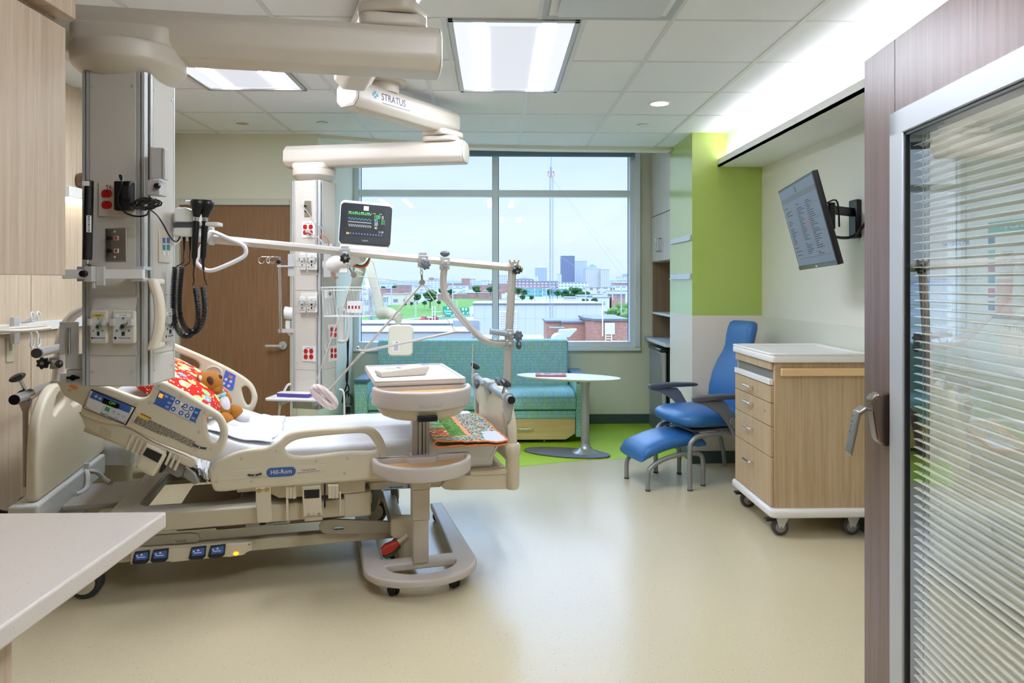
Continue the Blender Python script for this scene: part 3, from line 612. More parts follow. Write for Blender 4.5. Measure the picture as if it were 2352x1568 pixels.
# ---------------------------------------------------------------- patient monitor and arms by boom two
def orient(C,px0,py0,px1,py1): pass
pm=thing('patient_monitor','lit patient monitor with green and blue traces in front of the window','patient monitor',(-.83,4.55,1.62))
def rayd(px,py,d): return EYE+ray(px,py)*d
A=rayd(791,466,4.52); Bp=rayd(900,476,4.60); Cc=rayd(889,560,4.60)
u=(Bp-A).normalized(); nrm=u.cross(V((0,0,1))).normalized(); 
if nrm.y>0: nrm=-nrm
tilt=MX.Rotation(R(-4),3,u); up=(tilt@nrm.cross(u)).normalized(); 
if up.z<0: up=-up
# roll the screen slightly as it hangs
rl=MX.Rotation(R(0.0),3,nrm); nrm=u.cross(up).normalized()
if nrm.y>0: nrm=-nrm
cen=rayd(840.5,515,4.56); MM=frame(cen,u,up,nrm)
W=.325/2; H=.262/2
mb=MB(); mb.plate(rrect(-W,W,-H,H,.022),MM@T(0,0,-.012),.012,.005); obj('bezel',mb,mat('monitor_bezel',(36,38,44),.3),pm)
mb=MB(); mb.plate(rrect(-W-.004,W+.002,-H-.012,H+.02,.03),MM@T(0,0,-.085),.072,.014); obj('housing',mb,PLW,pm)
mb=MB(); mb.plate(rrect(-W+.01,W-.015,-H-.045,-H-.004,.008),MM@T(0,0,-.08),.072,.006); o=obj('base_unit',mb,PLW,pm); mb=MB(MM)
for x in (-.105,-.09,-.08): mb.box(x-.003,x+.003,-H-.02,-H-.016,-.0085,-.007)
obj('status_lights',mb,emit('green_led',(80,220,120),1.5),o)
SCR=emit('monitor_screen',(34,38,46),.6)
mb=MB(MM); mb.box(-W*.74,W*.72,-H*.62,H*.62,.0002,.0012); scn=obj('screen',mb,SCR,pm,smooth=False)
def trace(name,m,f,x0,x1,n=90,w=.0016):
    mb=MB(MM); P=[(x0+(x1-x0)*i/n,f(i/n)) for i in range(n+1)]
    for (a,b),(c,d) in zip(P,P[1:]):
        mb.face([(a,b-w/2,.0018),(c,d-w/2,.0018),(c,d+w/2,.0018),(a,b+w/2,.0018)])
        if abs(d-b)>w: mb.box(c-w/2,c+w/2,min(b,d),max(b,d),.0016,.002)
    obj(name,mb,m,scn,smooth=False)
EG=emit('trace_green',(90,235,110),1.2); EB=emit('trace_blue',(120,200,240),1.1); EW=emit('trace_white',(225,232,238),1.0); EYL=emit('soft_key_yellow',(220,190,60),.8); EBL=emit('soft_key_blue',(120,140,210),.7)
xa,xb=-W*.70,W*.20
trace('heart_trace',EG,lambda f:.062+(.014 if (f*11)%1<.12 else (-.003 if (f*11)%1<.5 else .004)),xa,xb)
trace('pressure_trace',EB,lambda f:.03+.006*math.sin(f*2*math.pi*7),xa,xb)
trace('breath_trace',EW,lambda f:.006+.007*abs(((f*15)%1)*2-1),xa,xb)
trace('gas_trace',EW,lambda f:-.02+(.012 if (f*10)%1<.55 else 0),xa,xb,120)
for s,m,x,y,h in (('100',EG,.48,.052,.021),('95',EB,.45,.027,.019),('30',EW,.45,.004,.018),('40',EW,.45,-.02,.014),('60',EW,.70,.057,.010),('20',EW,.70,.044,.010),('37.0',EG,.72,.028,.010),('37.0',EG,.72,.012,.010),('11:30',EW,.66,-.045,.011)):
    mb=MB(); mb.text(s,MM@T(W*(x-.06),y,.0018),h*1.22,.0001,w=.82); obj('reading',mb,m,scn,smooth=False)
mb=MB(MM)
for k in range(12):
    x=-W*.6+k*W*.11; mb.box(x,x+.008,-.070,-.06,.0014,.002)
obj('soft_keys',mb,EBL,scn); mb=MB(MM); mb.box(-W*.74,-W*.63,-.073,-.06,.0014,.002); obj('alarm_key',mb,EYL,scn); mb=MB(MM)
for k in range(6): mb.box(-W*.7+k*W*.24,-W*.6+k*W*.24,.072,.075,.0014,.002)
obj('header_text',mb,EW,scn)
mb=MB(MM); mb.box(-.02,.012,H*.68,H*.9,.0003,.001); obj('name_sticker',mb,WHT,pm)
mb=MB(); mb.text('PHILIPS',MM@T(0,-H*.82,.0004),.0085,.0002); obj('maker_lettering',mb,ALU,pm)
# monitor bracket and arm
am=thing('monitor_arm','white bracket and arm carrying the patient monitor from the boom','monitor arm',(-1.1,4.8,1.45))
mb=MB(); mb.tube(cr([rayd(757,608,4.82),rayd(775,606,4.76),rayd(800,598,4.7),rayd(832,588,4.65)],5,False),[.058]*6+[.05]*6+[.04]*4,18); obj('arm_link',mb,PLW,am)
mb=MB(); mb.plate(rrect(-.09,.09,-.06,.06,.02),frame(rayd(832,577,4.63),V((1,0,0)),V((0,1,0)),V((0,0,1))),.03,.006); mb.cyl(rayd(832,590,4.64),rayd(832,578,4.63),.03); obj('swivel_plate',mb,PL,am)
pz=Plane((0,4.80,0),(0,-1,0))
mb=MB(); mb.pbox(pz,739,560,766,575,-.05,.02); mb.pbox(pz,744,580,762,637,-.05,.02); obj('column_clamp',mb,SILV2,am,bevel=.003)
mb=MB(); mb.loft([[rayd(x,y,d) for x,y,d in ((778,627,4.76),(800,627,4.74),(796,600,4.72),(786,600,4.74))],[rayd(x,y,d) for x,y,d in ((778,627,4.70),(800,627,4.68),(796,600,4.68),(786,600,4.70))]]); obj('support_gusset',mb,PLW,am,bevel=.006)
mb=MB(); mb.tube(cr([rayd(x,y,4.68) for x,y in ((806,604),(815,611),(830,614),(842,610),(848,598))],5,False),.006,8); mb.tube(cr([rayd(x,y,4.72) for x,y in ((765,626),(768,634),(772,640),(776,635))],5,False),.004,8); obj('orange_cable',mb,MC['orange_cable'],am)
mb=MB(); mb.tube(cr([rayd(x,y,4.7) for x,y in ((804,600),(818,608),(834,610),(846,598),(856,580))],5,False),.006,8); obj('grey_cable',mb,mat('dark_cable',(70,72,76),.5),am)
# jointed arm with folded display
da=thing('display_arm','pale jointed arm with its folded display turned away, left of the window','display arm',(-.9,5.0,1.2))
AG=mat('arm_pale_green',(212,218,204),.4)
def bar(mb,a,b,w,t):
    a,b=V(a),V(b); d=(b-a).normalized(); x=d.cross(V((0,1,0))).normalized(); y=d.cross(x)
    mb.loft([[p+x*i*w+y*j*t for i,j in ((-.5,-.4),(-.4,-.5),(.4,-.5),(.5,-.4),(.5,.4),(.4,.5),(-.4,.5),(-.5,.4))] for p in (a,b)])
mb=MB(); bar(mb,rayd(828,618,5.0),rayd(798,722,5.15),.072,.06); obj('lower_arm',mb,AG,da,bevel=.008)
mb=MB(); bar(mb,rayd(848,604,4.96),rayd(876,718,4.85),.058,.05); obj('spring_arm',mb,AG,da,bevel=.008)
mb=MB(); mb.ell(rayd(838,604,4.98),.05,.045,.045); obj('elbow_joint',mb,AG,da)
mb=MB(); mb.tube(cr([rayd(874,719,4.84),rayd(890,718,4.8),rayd(905,725,4.75),rayd(918,729,4.72)],5,False),[.042]*5+[.038]*5+[.031]*6,16); obj('end_arm',mb,AG,da)
mb=MB(); mb.tube([rayd(915,735,4.72),rayd(914,745,4.72),rayd(913,756,4.71)],[.024,.014,.022],12); obj('neck',mb,AG,da)
dd=4.70; c=rayd(921,781,dd); w2=57/2*dd/F; h2=72/2*dd/F
mb=MB(); mb.plate(rrect(-w2,w2,-h2,h2,.03),frame(c,V((1,-.05,0)).normalized(),V((.03,0,1)).normalized(),V((0,-1,0))),.03,.01); dp=obj('display_back',mb,mat('display_back_cream',(224,222,202),.4),da)
Mx=frame(c+V((0,-.0305,0)),V((1,-.05,0)).normalized(),V((.03,0,1)).normalized(),V((0,-1,0)))
mb=MB(Mx); mb.box(-.05,-.005,-.075,-.005,0,.0008); lb=obj('rating_label',mb,WHT,dp); mb=MB(Mx)
for k in range(6): mb.box(-.042,-.013,-.03-k*.007,-.027-k*.007,.0009,.0013)
obj('label_print',mb,mat('grey_print',(120,122,130),.6),lb); mb=MB(Mx); mb.box(-.03,-.016,-.018,-.009,.0009,.0014); obj('flag_mark',mb,BLUEP,lb)
# wire basket
bk=thing('wire_basket','white wire basket clipped to the slim boom near the window','wire basket',(-1.0,4.75,1.37))
WIRE=mat('white_wire',(226,228,230),.35)
def bpt(u_,w_,z): return V((-1.09,4.80,0))+V((.985,-.17,0))*u_+V((-.17,-.985,0))*w_+V((0,0,z))
def ringp(z,gr): return [bpt(a,b,z) for a,b in rrect(0-gr,.30+gr,0-gr,.17+gr,.02,3)]
mb=MB(); mb.tube(ringp(1.425,.015),.0032,6,closed=True); mb.tube(ringp(1.405,.013),.002,6,closed=True); obj('rim',mb,WIRE,bk)
mb=MB(); a,b=ringp(1.425,.015),ringp(1.235,0)
def samp(P,n):
    L=[0]; Pc=P+[P[0]]
    for x,y in zip(Pc,Pc[1:]): L.append(L[-1]+(y-x).length)
    out=[];j=0
    for i in range(n):
        d=L[-1]*i/n
        while L[j+1]<d: j+=1
        out.append(Pc[j].lerp(Pc[j+1],(d-L[j])/max(1e-6,(L[j+1]-L[j]))))
    return out
for p,q in zip(samp(a,46),samp(b,46)): mb.tube([p,q],.0014,4)
obj('side_wires',mb,WIRE,bk)
mb=MB(); mb.tube(ringp(1.235,0),.0028,6,closed=True)
for i in range(1,14): mb.tube([bpt(.30*i/14,0,1.235),bpt(.30*i/14,.17,1.235)],.0014,4)
obj('floor_wires',mb,WIRE,bk)
mb=MB(); mb.pbox(S,746,667,762,684,0,.02); q=obj('mount_clip',mb,PLW,bk,bevel=.002); mb=MB(); u_,z_=S.uv(751,675); mb.lathe([(.01,0),(.011,.012),(.001,.014)],S.mx(.02)@T(u_,z_,0),n=12); obj('clip_knob',mb,BLK,q)
mb=MB(); mb.box(0,.11,.03,.05,1.25,1.33,frame(bpt(.1,.04,0),V((.985,-.17,0)),V((.17,.985,0)),V((0,0,1)))); o=solo('glove_pack',mb,PLW,'small white packet with dark red print standing in the wire basket','packet',bevel=.003)
mb=MB(); 
for k in range(4): mb.box(.01+k*.024,.022+k*.024,.0285,.0299,1.28,1.30,frame(bpt(.1,.04,0),V((.985,-.17,0)),V((.17,.985,0)),V((0,0,1))))
obj('print',mb,mat('maroon_print',(150,30,70),.5),o)
# hanging power cables
pc=thing('power_cable','black power cables bundled and hanging beside the sofa','power cable',(-.98,5.2,.75))
cab=lambda P,d: cr([rayd(x,y,d) for x,y in P],5,False)
mb=MB(); mb.tube(cab(((799,680),(799,730),(798,780),(799,840),(797,880),(789,905),(786,925)),5.2),.006,8); mb.tube(cab(((801,700),(801,760),(799,820),(795,870),(801,890),(800,910)),5.2),.005,8)
for k in range(5):
    mb.tube([rayd(800+(7+k*.8)*math.cos(a),918+(16+k)*math.sin(a),5.18+.01*k) for a in [2*math.pi*i/20 for i in range(20)]],.005,6,closed=True)
obj('cable',mb,BLK,pc)
mb=MB(); c=rayd(799,938,5.15); mb.box(c.x-.022,c.x+.022,c.y-.02,c.y+.02,c.z-.03,c.z+.02); obj('adapter',mb,BLK,pc,bevel=.004)
mb=MB(); mb.tube(cab(((668,882),(660,885),(650,905),(643,935),(640,962)),4.75),.008,8); solo('white_cable',mb,PLW,'white cord drooping from the boom shelf down to the bed','cord')
mb=MB(); mb.tube(cab(((779,894),(786,896),(790,905),(791,940),(790,975)),4.9),.007,8); solo('white_cable',mb,PLW,'white cord hanging at the right end of the boom shelf','cord')
# ================================================================ HOSPITAL BED
from mathutils import noise as NZ
BO=V((-1.88,3.27,0)); BU=V((.973,.230,0)).normalized(); BV=V((-BU.y,BU.x,0)); ZZ=V((0,0,1))
BM=frame(BO,BU,BV,ZZ)
def bw(s,t,z): return BO+BU*s+BV*t+ZZ*z
def BP(t): return Plane(BO+BV*t,-BV)
def stz(px,py,z): p=atZ(px,py,z)-BO; return p.dot(BU),p.dot(BV)
def out(pl,P): return [pl.uv(*p) for p in P]
def plf(pl,p0,p1,t=0):
    a,b=V(pl.uv(*p0)),V(pl.uv(*p1)); d=(b-a).normalized(); x=pl.u*d.x+ZZ*d.y; y=pl.u*-d.y+ZZ*d.x
    return frame(pl.P+pl.u*a.x+ZZ*a.y+pl.n*t,x,y,pl.n),(b-a).length
bed=thing('hospital_bed','beige hospital bed with raised head, moulded side rails and pedals','hospital bed',BO)
MLB=MB(BM); B=MLB
# base frame
mb=MB(BM); 
for t in (.05,.70): mb.box(-.12,1.50,t-.03,t+.03,.152,.208)
for s in (-.1,1.40): mb.box(s,s+.07,.05,.70,.152,.208)
obj('base_frame',mb,BEDF,bed,bevel=.006)
mb=MB(BM); ring=rrect(.10,1.30,-.02,.80,.05); hole=rrect(.22,.66,.07,.70,.06); mb.plate(ring,MX.Translation((0,0,.335)) if True else None,.06,.012,(hole,)); obj('lower_cover',mb,BEDG,bed)
mb=MB(BM); mb.box(.02,1.29,-.05,0,.305,.39); mb.box(.02,1.29,.76,.81,.305,.39); mb.box(1.16,1.29,-.055,.05,.30,.42); mb.box(.02,.10,-.05,.81,.30,.36); obj('upper_frame',mb,BEDF,bed,bevel=.008)
mb=MB(BM); mb.box(.36,1.28,.16,.62,.23,.335); mb.box(.55,1.1,.1,.2,.24,.31); obj('motor_housing',mb,mat('housing_taupe',(150,138,118),.5),bed,bevel=.01)
mb=MB(BM); mb.box(.76,.90,.098,.0995,.248,.285); mb.box(.69,.82,.098,.0995,.243,.247+.012); lb=obj('data_labels',mb,WHT,bed); mb=MB(BM)
for k in range(14): mb.box(.80+k*.006,.803+k*.006,.097,.098,.255,.268)
mb.box(.755,.785,.097,.098,.25,.285); obj('label_print',mb,INK,lb)
pl=BP(-.005)
for a,b,nm in (((300,1232),(462,1220),0),((738,1190),(898,1197),1)):
    mb=MB(); P=[(255,1238),(300,1230),(440,1221),(456,1224),(462,1234),(455,1242),(300,1254),(255,1258)] if nm==0 else [(733,1203),(742,1192),(760,1189),(905,1195),(905,1222),(760,1224),(742,1221),(734,1213)]
    h=[(404,1238),(427,1234),(430,1240),(406,1243)] if nm==0 else [(764,1212),(770,1207),(789,1207),(789,1213),(770,1215)]
    mb.plate(out(pl,P),pl.mx(),.02,.004,(out(pl,h),)); obj('lift_arm',mb,mat('arm_taupe',(158,148,130),.45),bed)
# far diagonal lift arms
mb=MB()
def barS(mb,a,b,w,t): 
    a,b=V(a),V(b); d=(b-a).normalized(); x=d.cross(BV).normalized(); y=BV
    mb.loft([[p+x*i*w+y*j*t for i,j in ((-.5,-.5),(.5,-.5),(.5,.5),(-.5,.5))] for p in (a,b)])
barS(mb,bw(1.24,.35,.28),bw(1.47,.35,.42),.055,.05); barS(mb,bw(1.3,.5,.30),bw(1.5,.5,.33),.06,.06); barS(mb,bw(1.47,.6,.15),bw(1.45,.6,.40),.04,.05); barS(mb,bw(1.30,.2,.25),bw(1.35,.2,.40),.05,.05)
obj('link_arm',mb,mat('arm_grey_green',(122,128,118),.5),bed,bevel=.006)
mb=MB(); barS(mb,bw(.42,.3,.62),bw(.80,.3,.42),.07,.12); barS(mb,bw(.30,.3,.60),bw(.48,.3,.50),.1,.3); obj('backrest_actuator',mb,mat('actuator_grey',(112,110,108),.5),bed,bevel=.008)
# castors
def castor(s,t,ang):
    h=obj('castor_fork',MB(BM).box(s-.03,s+.03,t-.045,t+.045,.12,.165),BEDF,bed,bevel=.008)
    mb=MB(); c=bw(s,t,.075); ax=(BV*math.cos(ang)+BU*math.sin(ang))
    mb.lathe([(.05,-.03),(.068,-.03),(.075,-.02),(.075,.02),(.068,.03),(.05,.03)],T(*c)@look(ax),n=32); w=obj('tyre',mb,mat('castor_tyre',(58,58,60),.6),h)
    mb=MB(); mb.lathe([(.052,-.034),(.05,-.037),(.012,-.042),(.001,-.042)],T(*c)@look(ax),n=24); obj('hub_cap',mb,BEDF,h); mb=MB(); mb.lathe([(.001,.042),(.012,.042),(.05,.037),(.052,.034)],T(*c)@look(ax),n=24); obj('hub_cap',mb,BEDF,h)
castor(0,.05,.1); castor(1.46,.05,-.05); castor(0,.72,0); castor(1.36,.74,.15)
# pedal housing
pl=BP(-.04)
mb=MB(); mb.plate(out(pl,[(230,1265),(300,1262),(300,1296),(392,1289),(392,1291),(430,1287),(521,1278),(524,1279),(560,1274),(568,1267),(580,1263),(578,1244),(540,1246),(300,1260)]),pl.mx(-.045),.05,.006); obj('pedal_cover',mb,BEDM,bed)
for a,b,c,d in ((308,1262,346,1291),(350,1258,389,1287),(437,1252,475,1281),(481,1248,519,1277)):
    mb=MB(); M=pl.mx(0); P=out(pl,[(a+4,b+3),(c,b-1),(c-2,d-7),(c-8,d-1),(a+2,d+1),(a-2,d-3)]); mb.plate(P,pl.mx(.004),.02,.004); p=obj('foot_pedal',mb,mat('pedal_black',(34,34,38),.6),bed)
    mb=MB(); mb.plate(out(pl,[(a+6,b+5),(c-3,b+1),(c-4,d-14),(c-8,d-11),(a+6,d-9)]),pl.mx(.0235),.002,.0008); q=obj('pedal_symbol_plate',mb,mat('pedal_blue',(62,104,190),.4),p)
    mb=MB(); u,z=pl.uv((a+c)/2+1,(b+d)/2-5); mb.box(u-.018,u+.016,z-.008,z-.004,0,.0008,pl.mx(.0256)); mb.prism([(u-.006,z+.002),(u+.008,z+.002),(u+.001,z+.011)],pl.mx(.0256),0,.0008); mb.lathe([(.004,0),(.0005,.0008)],pl.mx(.0256)@T(u-.018,z+.002,0),n=10); obj('symbol',mb,WHT,q)
mb=MB(); mb.ell(pl.pt(542,1270,.006),.012,.008,.008); obj('floor_lamp_lens',mb,emit('amber_glow',(255,150,20),3),bed,label='glowing amber floor light')
mb=MB(); u,z=pl.uv(573,1249); mb.lathe([(.006,0),(.001,.003)],pl.mx(.006)@T(u,z,0),n=12); obj('bolt',mb,STEEL,bed)
# brake pedal (red / green) and near foot castor cover
pl=BP(-.06)
mb=MB(); mb.plate(out(pl,[(898,1195),(903,1191),(950,1190),(950,1240),(905,1238),(898,1230)]),pl.mx(-.07),.07,.01); obj('corner_cover',mb,BEDM,bed)
mb=MB(); mb.tube([pl.pt(935,1228,.012),pl.pt(910,1244,.02)],.012,10); obj('brake_lever',mb,BEDM,bed)
mb=MB(); mb.plate(out(pl,[(874,1256),(884,1246),(910,1236),(917,1245),(900,1262),(885,1268),(876,1266)]),pl.mx(.0),.05,.008); p=obj('brake_pedal',mb,mat('brake_red',(178,52,30),.5),bed)
mb=MB(); mb.plate(out(pl,[(876,1266),(885,1268),(900,1262),(917,1245),(919,1248),(902,1268),(886,1275),(878,1272)]),pl.mx(.0),.05,.006); obj('pedal_green_side',mb,mat('brake_green',(20,62,50),.5),p)
mb=MB(); c=bw(1.47,.0,.17); mb.tube([c,c+V((0,0,-.12)),c+V((0,0,-.145))],[.05,.045,.03],16); obj('castor_housing',mb,BEDM,bed)
# ---- side rails
def rail(name,t,outer,holes,k=3):
    pl=BP(t); mb=MB(); mb.plate(cr2(out(pl,outer),k),pl.mx(),.036,.013,[cr2(out(pl,h),k) for h in holes],3); return obj(name,mb,BEDM,bed),pl
FR_O=[(482,1080),(487,1072),(498,1058),(512,1049),(546,1034),(580,1027),(613,1023),(641,1010),(658,996),(680,987),(723,982),(793,978),(838,976),(860,982),(877,1002),(885,1024),(889,1050),(889,1085),(880,1094),(855,1097),(760,1105),(683,1111),(568,1119),(506,1125),(490,1115)]
FR_H=[(655,1028),(662,1018),(680,1008),(709,1002),(765,996),(827,992),(845,997),(857,1012),(865,1025),(855,1033),(793,1034),(737,1041),(697,1045),(668,1041)]
r1,p1=rail('side_rail',-.12,FR_O,[FR_H]); r1['label']='low foot side rail with long handle slot nearest the camera'
f1=Plane(p1.P+p1.n*.0362,p1.n)
mb=MB(); mb.plate(cr2(out(f1,[(498,1098),(505,1088),(540,1082),(600,1076),(735,1066),(745,1072),(744,1083),(690,1088),(600,1096),(510,1104)]),3),f1.mx(-.004),.006,.002); obj('embossed_band',mb,BEDM,r1)
M,_=plf(f1,(646,1083),(675,1081.2),.0022); mb=MB(); mb.plate(rrect(-.065,.065,-.0215,.0215,.02),M,.0012,.0004); o=obj('maker_badge',mb,mat('maker_blue',(62,100,164),.35),r1); mb=MB(); mb.text('Hill-Rom',M@T(0,0,.0014),.021,.0003,w=.92); obj('badge_lettering',mb,WHT,o)
M,_=plf(f1,(709,1078),(730,1076),.0022); mb=MB(); mb.text('VersaCare',M@T(0,0,.0),.010,.0003,w=1.1); mb.box(-.05,.05,-.011,-.0095,0,.0005,M); obj('model_lettering',mb,mat('navy_ink',(42,54,84),.5),r1)
def gauge(parent,pl,c,d,w=.036):
    M,_=plf(pl,c,d,.001); mb=MB(); mb.plate(arc(0,.08,.095,250,290,8)+arc(0,.08,.085,290,250,8),M,.0012,.0003); 
    for k in range(5): a=R(252+k*9); mb.box(.099*math.cos(a)-.0006,.099*math.cos(a)+.0006,.08+.1*math.sin(a)-.003,.08+.1*math.sin(a),0,.0008,M)
    o=obj('angle_gauge',mb,mat('gauge_grey',(74,76,80),.4),parent); mb=MB(); mb.ell((0,0,0),.0035,.0035,.001,n=10,k=4); 
    for v_ in mb.bm.verts: v_.co=M@(v_.co+V((0,-.01,.001)))
    obj('gauge_ball',mb,WHT,o)
gauge(r1,Plane(f1.P+f1.n*.002,f1.n),(585,1086),(610,1084))
def plugs(parent,pl,P):
    for q in P: mb=MB(); u,z=pl.uv(*q); mb.lathe([(.008,-.001),(.0078,.0007),(.0072,.0010),(.0005,.0011)],pl.mx()@T(u,z,0),n=16); obj('screw_plug',mb,mat('plug_beige',(198,186,162),.4),parent)
plugs(r1,f1,[(497,1106),(555,1053),(578,1104),(636,1035),(727,1058),(799,1052),(792,1086),(873,1045)])
HR_O=[(136,872),(141,884),(147,897),(157,909),(190,927),(192,934),(194,950),(240,968),(293,976),(316,987),(359,1010),(402,1027),(431,1038),(471,1053),(494,1048),(515,1030),(525,995),(521,968),(505,945),(471,925),(431,900),(390,878),(373,873),(358,878),(351,895),(343,907),(327,911),(304,904),(258,887),(212,872),(170,860)]
HR_H=[(476,961),(482,955),(491,956),(501,968),(507,986),(505,1003),(497,1011),(488,1007),(480,992)]
r2,p2=rail('side_rail',-.115,HR_O,[HR_H]); r2['label']='raised head side rail with blue key panel nearest the camera'
f2=Plane(p2.P+p2.n*.0362,p2.n)
plugs(r2,f2,[(161,896),(365,886),(312,928),(344,925),(306,967),(416,911),(470,945),(457,992),(449,1033),(485,1030)])
# scale display module
M,L=plf(f2,(199,935),(291,974),0); 
mb=MB(); mb.plate(out(f2,[(211,893),(313,935),(290,977),(190,936)]),f2.mx(-.002),.006,.002); o=obj('display_surround',mb,GAPM,r2)
mb=MB(); mb.plate(out(f2,[(210,897),(309,936),(288,973),(193,935)]),f2.mx(.002),.010,.003); o=obj('scale_display',mb,BEDM,r2)
f3=Plane(f2.P+f2.n*.0122,f2.n)
mb=MB(); mb.plate(out(f3,[(213,899),(303,934),(285,973),(195,933)]),f3.mx(),.0012,.0003); q=obj('blue_border',mb,BLUEP,o)
mb=MB(); mb.plate(out(f3,[(205,912),(297,949),(285,970),(197,932)]),f3.mx(.001),.001,.0003); obj('key_field',mb,mat('key_field_grey',(212,212,214),.4),q)
mb=MB(); mb.plate(out(f3,[(204,914),(239,928),(229,950),(198,933)]),f3.mx(.0021),.0006,.0002); obj('note_card',mb,mat('card_white',(228,228,230),.6),q)
mb=MB(); mb.plate(out(f3,[(239,913),(275,928),(274,937),(268,938),(235,925)]),f3.mx(.0021),.001,.0003); lcd=obj('lcd_window',mb,mat('lcd_black',(24,28,20),.2),q)
M,_=plf(f3,(258,926),(272,932),.0033); mb=MB(); mb.text('OFF',M,.012,.0002); obj('lcd_reading',mb,emit('lcd_green',(90,140,40),.8),lcd)
mb=MB(); mb.plate(out(f3,[(244,933),(254,937),(250,946),(240,941)]),f3.mx(.0021),.001,.0003); obj('green_key',mb,mat('green_key',(54,170,116),.4),q)
def keys(parent,pl,P,r,m,t=.002,name='key_button'):
    for x,y in P:
        mb=MB(); u,z=pl.uv(x,y); mb.lathe([(r,0),(r*.9,.0016),(r*.5,.0018),(.0005,.0019)],pl.mx(t)@T(u,z,0),n=16); obj(name,mb,m,parent)
keys(q,f3,[(221,910),(230,915),(262,945),(273,951),(285,956),(267,960),(245,953)],.0065,mat('round_key',(182,184,190),.35),.002)
# blue control panel
mb=MB(); mb.plate(cr2(out(f2,[(369,897),(372,898),(456,938),(461,942),(449,967),(444,968),(358,929),(355,924),(366,899)]),2),f2.mx(-.001),.0035,.0008); cp=obj('control_panel',mb,BLUEP,r2)
f4=Plane(f2.P+f2.n*.0027,f2.n)
mb=MB(); mb.plate(out(f4,[(404,913),(449,935),(434,965),(388,944)]),f4.mx(),.0008,.0002); kf=obj('key_field',mb,mat('key_field_grey',(212,212,214),.4),cp)
for x,y,u_ in ((408,923,1),(398,939,0),(426,932,1),(416,948,0),(440,938,1),(430,954,0)):
    mb=MB(); u,z=f4.uv(x,y); mb.lathe([(.0105,0),(.010,.0012),(.0005,.0014)],f4.mx(.0008)@T(u,z,0),n=20); k_=obj('round_key',mb,BLUEP,cp)
    M,_=plf(f4,(x,y),(x+14,y+6),.0023); s_=1 if u_ else -1; mb=MB(); mb.prism([(-.006,-.004*s_),(.006,-.004*s_),(0,.007*s_)],M,0,.0005); obj('arrow',mb,WHT,k_)
M,_=plf(f4,(426,942),(440,948),.0009); mb=MB(); mb.tube([M@V(p) for p in ((-.016,.006,0),(-.006,-.001,0),(.006,0,0),(.012,.004,0),(.02,-.005,0))],.0016,6); mb.lathe([(.004,0),(.0005,.001)],M@T(-.02,.009,0),n=10); obj('figure_symbol',mb,INK,kf)
mb=MB(); mb.plate(out(f4,[(367,902),(376,906),(372,915),(363,911)]),f4.mx(),.001,.0003); obj('amber_key',mb,emit('amber_key',(250,160,40),.9),cp)
mb=MB(); u,z=f4.uv(417,927); mb.lathe([(.004,0),(.0005,.001)],f4.mx(.0008)@T(u,z,0),n=12); obj('orange_indicator',mb,emit('amber_glow2',(255,140,70),1.2),cp)
for x,y in ((382,910),(396,915),(389,925),(384,934),(451,947),(444,960)):
    M,_=plf(f4,(x,y),(x+14,y+6),.0004); mb=MB(); mb.plate(rrect(-.008,.008,-.005,.005,.003),M,.001,.0003); obj('soft_key',mb,mat('key_icon_blue',(150,168,208),.4),cp)
M,_=plf(f2,(318,952),(434,1008),.0008)
mb=MB(); mb.box(0,.045,-.004,.006,0,.0004,M); o=obj('warning_strip',mb,YEL,r2); mb=MB(); mb.box(.006,.055,.006,.012,0,.0004,M); obj('warning_red',mb,mat('warning_red',(190,80,40),.5),o)
mb=MB()
for k in range(8):
    x=0 if k>1 else .05
    while x<.265+(-.02*k if k>5 else 0):
        w_=random.uniform(.006,.02); mb.box(x,x+w_,-.001-k*.0052,.0015-k*.0052,.0004,.0008,M); x+=w_+.003
obj('warning_text',mb,mat('text_brown',(70,60,50),.6),o)
gauge(r2,f2,(460,1022),(475,1027))
mb=MB(); M,_=plf(f2,(165,885),(190,896),.0008); mb.plate([(-.01,-.008),(.022,-.012),(.03,.004),(-.008,.006)],M,.0006,.0002); obj('orange_sticker',mb,mat('sticker_orange',(236,140,66),.5),r2)
# housing below the head rail
pl=BP(-.085)
mb=MB(); mb.plate(cr2(out(pl,[(194,940),(196,958),(202,973),(216,985),(275,1012),(332,1040),(345,1020),(420,1060),(445,1068),(450,1050),(360,1010),(293,972)]),3),pl.mx(),.05,.012); obj('rail_housing',mb,BEDM,bed)
for x,y in ((310,1006),(322,1012),(332,1018),(398,1040),(408,1046),(418,1052)): mb=MB(); mb.plate(out(pl,[(x,y-14),(x+6,y-12),(x-8,y+22),(x-14,y+18)]),pl.mx(.048),.016,.004); obj('housing_rib',mb,BEDM,bed)
mb=MB(); mb.plate(out(pl,[(240,974),(264,985),(262,1000),(236,990)]),pl.mx(.0505),.004,.001); obj('latch_cover',mb,BEDF,bed)
mb=MB(); mb.plate(cr2(out(pl,[(340,1016),(352,1012),(388,1030),(384,1048),(366,1078),(356,1084),(322,1066),(320,1060)]),2),pl.mx(-.02),.10,.014); o=obj('release_handle',mb,BEDM,bed); mb=MB(); mb.plate(out(pl,[(348,1018),(382,1034),(372,1052),(338,1034)]),pl.mx(.0805),.004,.001); obj('black_recess',mb,GAPM,o)
mb=MB(); mb.plate(out(pl,[(388,1026),(397,1032),(378,1078),(370,1080)]),pl.mx(.0),.05,.004); obj('hinge_gap',mb,GAPM,bed)
mb=MB(); mb.plate(out(pl,[(384,1058),(400,1050),(428,1068),(420,1092),(408,1096),(376,1078)]),pl.mx(-.06),.07,.008); mb.plate(out(pl,[(425,1070),(448,1086),(458,1108),(445,1112),(420,1094)]),pl.mx(-.06),.07,.008); obj('hinge_cover',mb,mat('hinge_grey',(138,136,130),.5),bed)
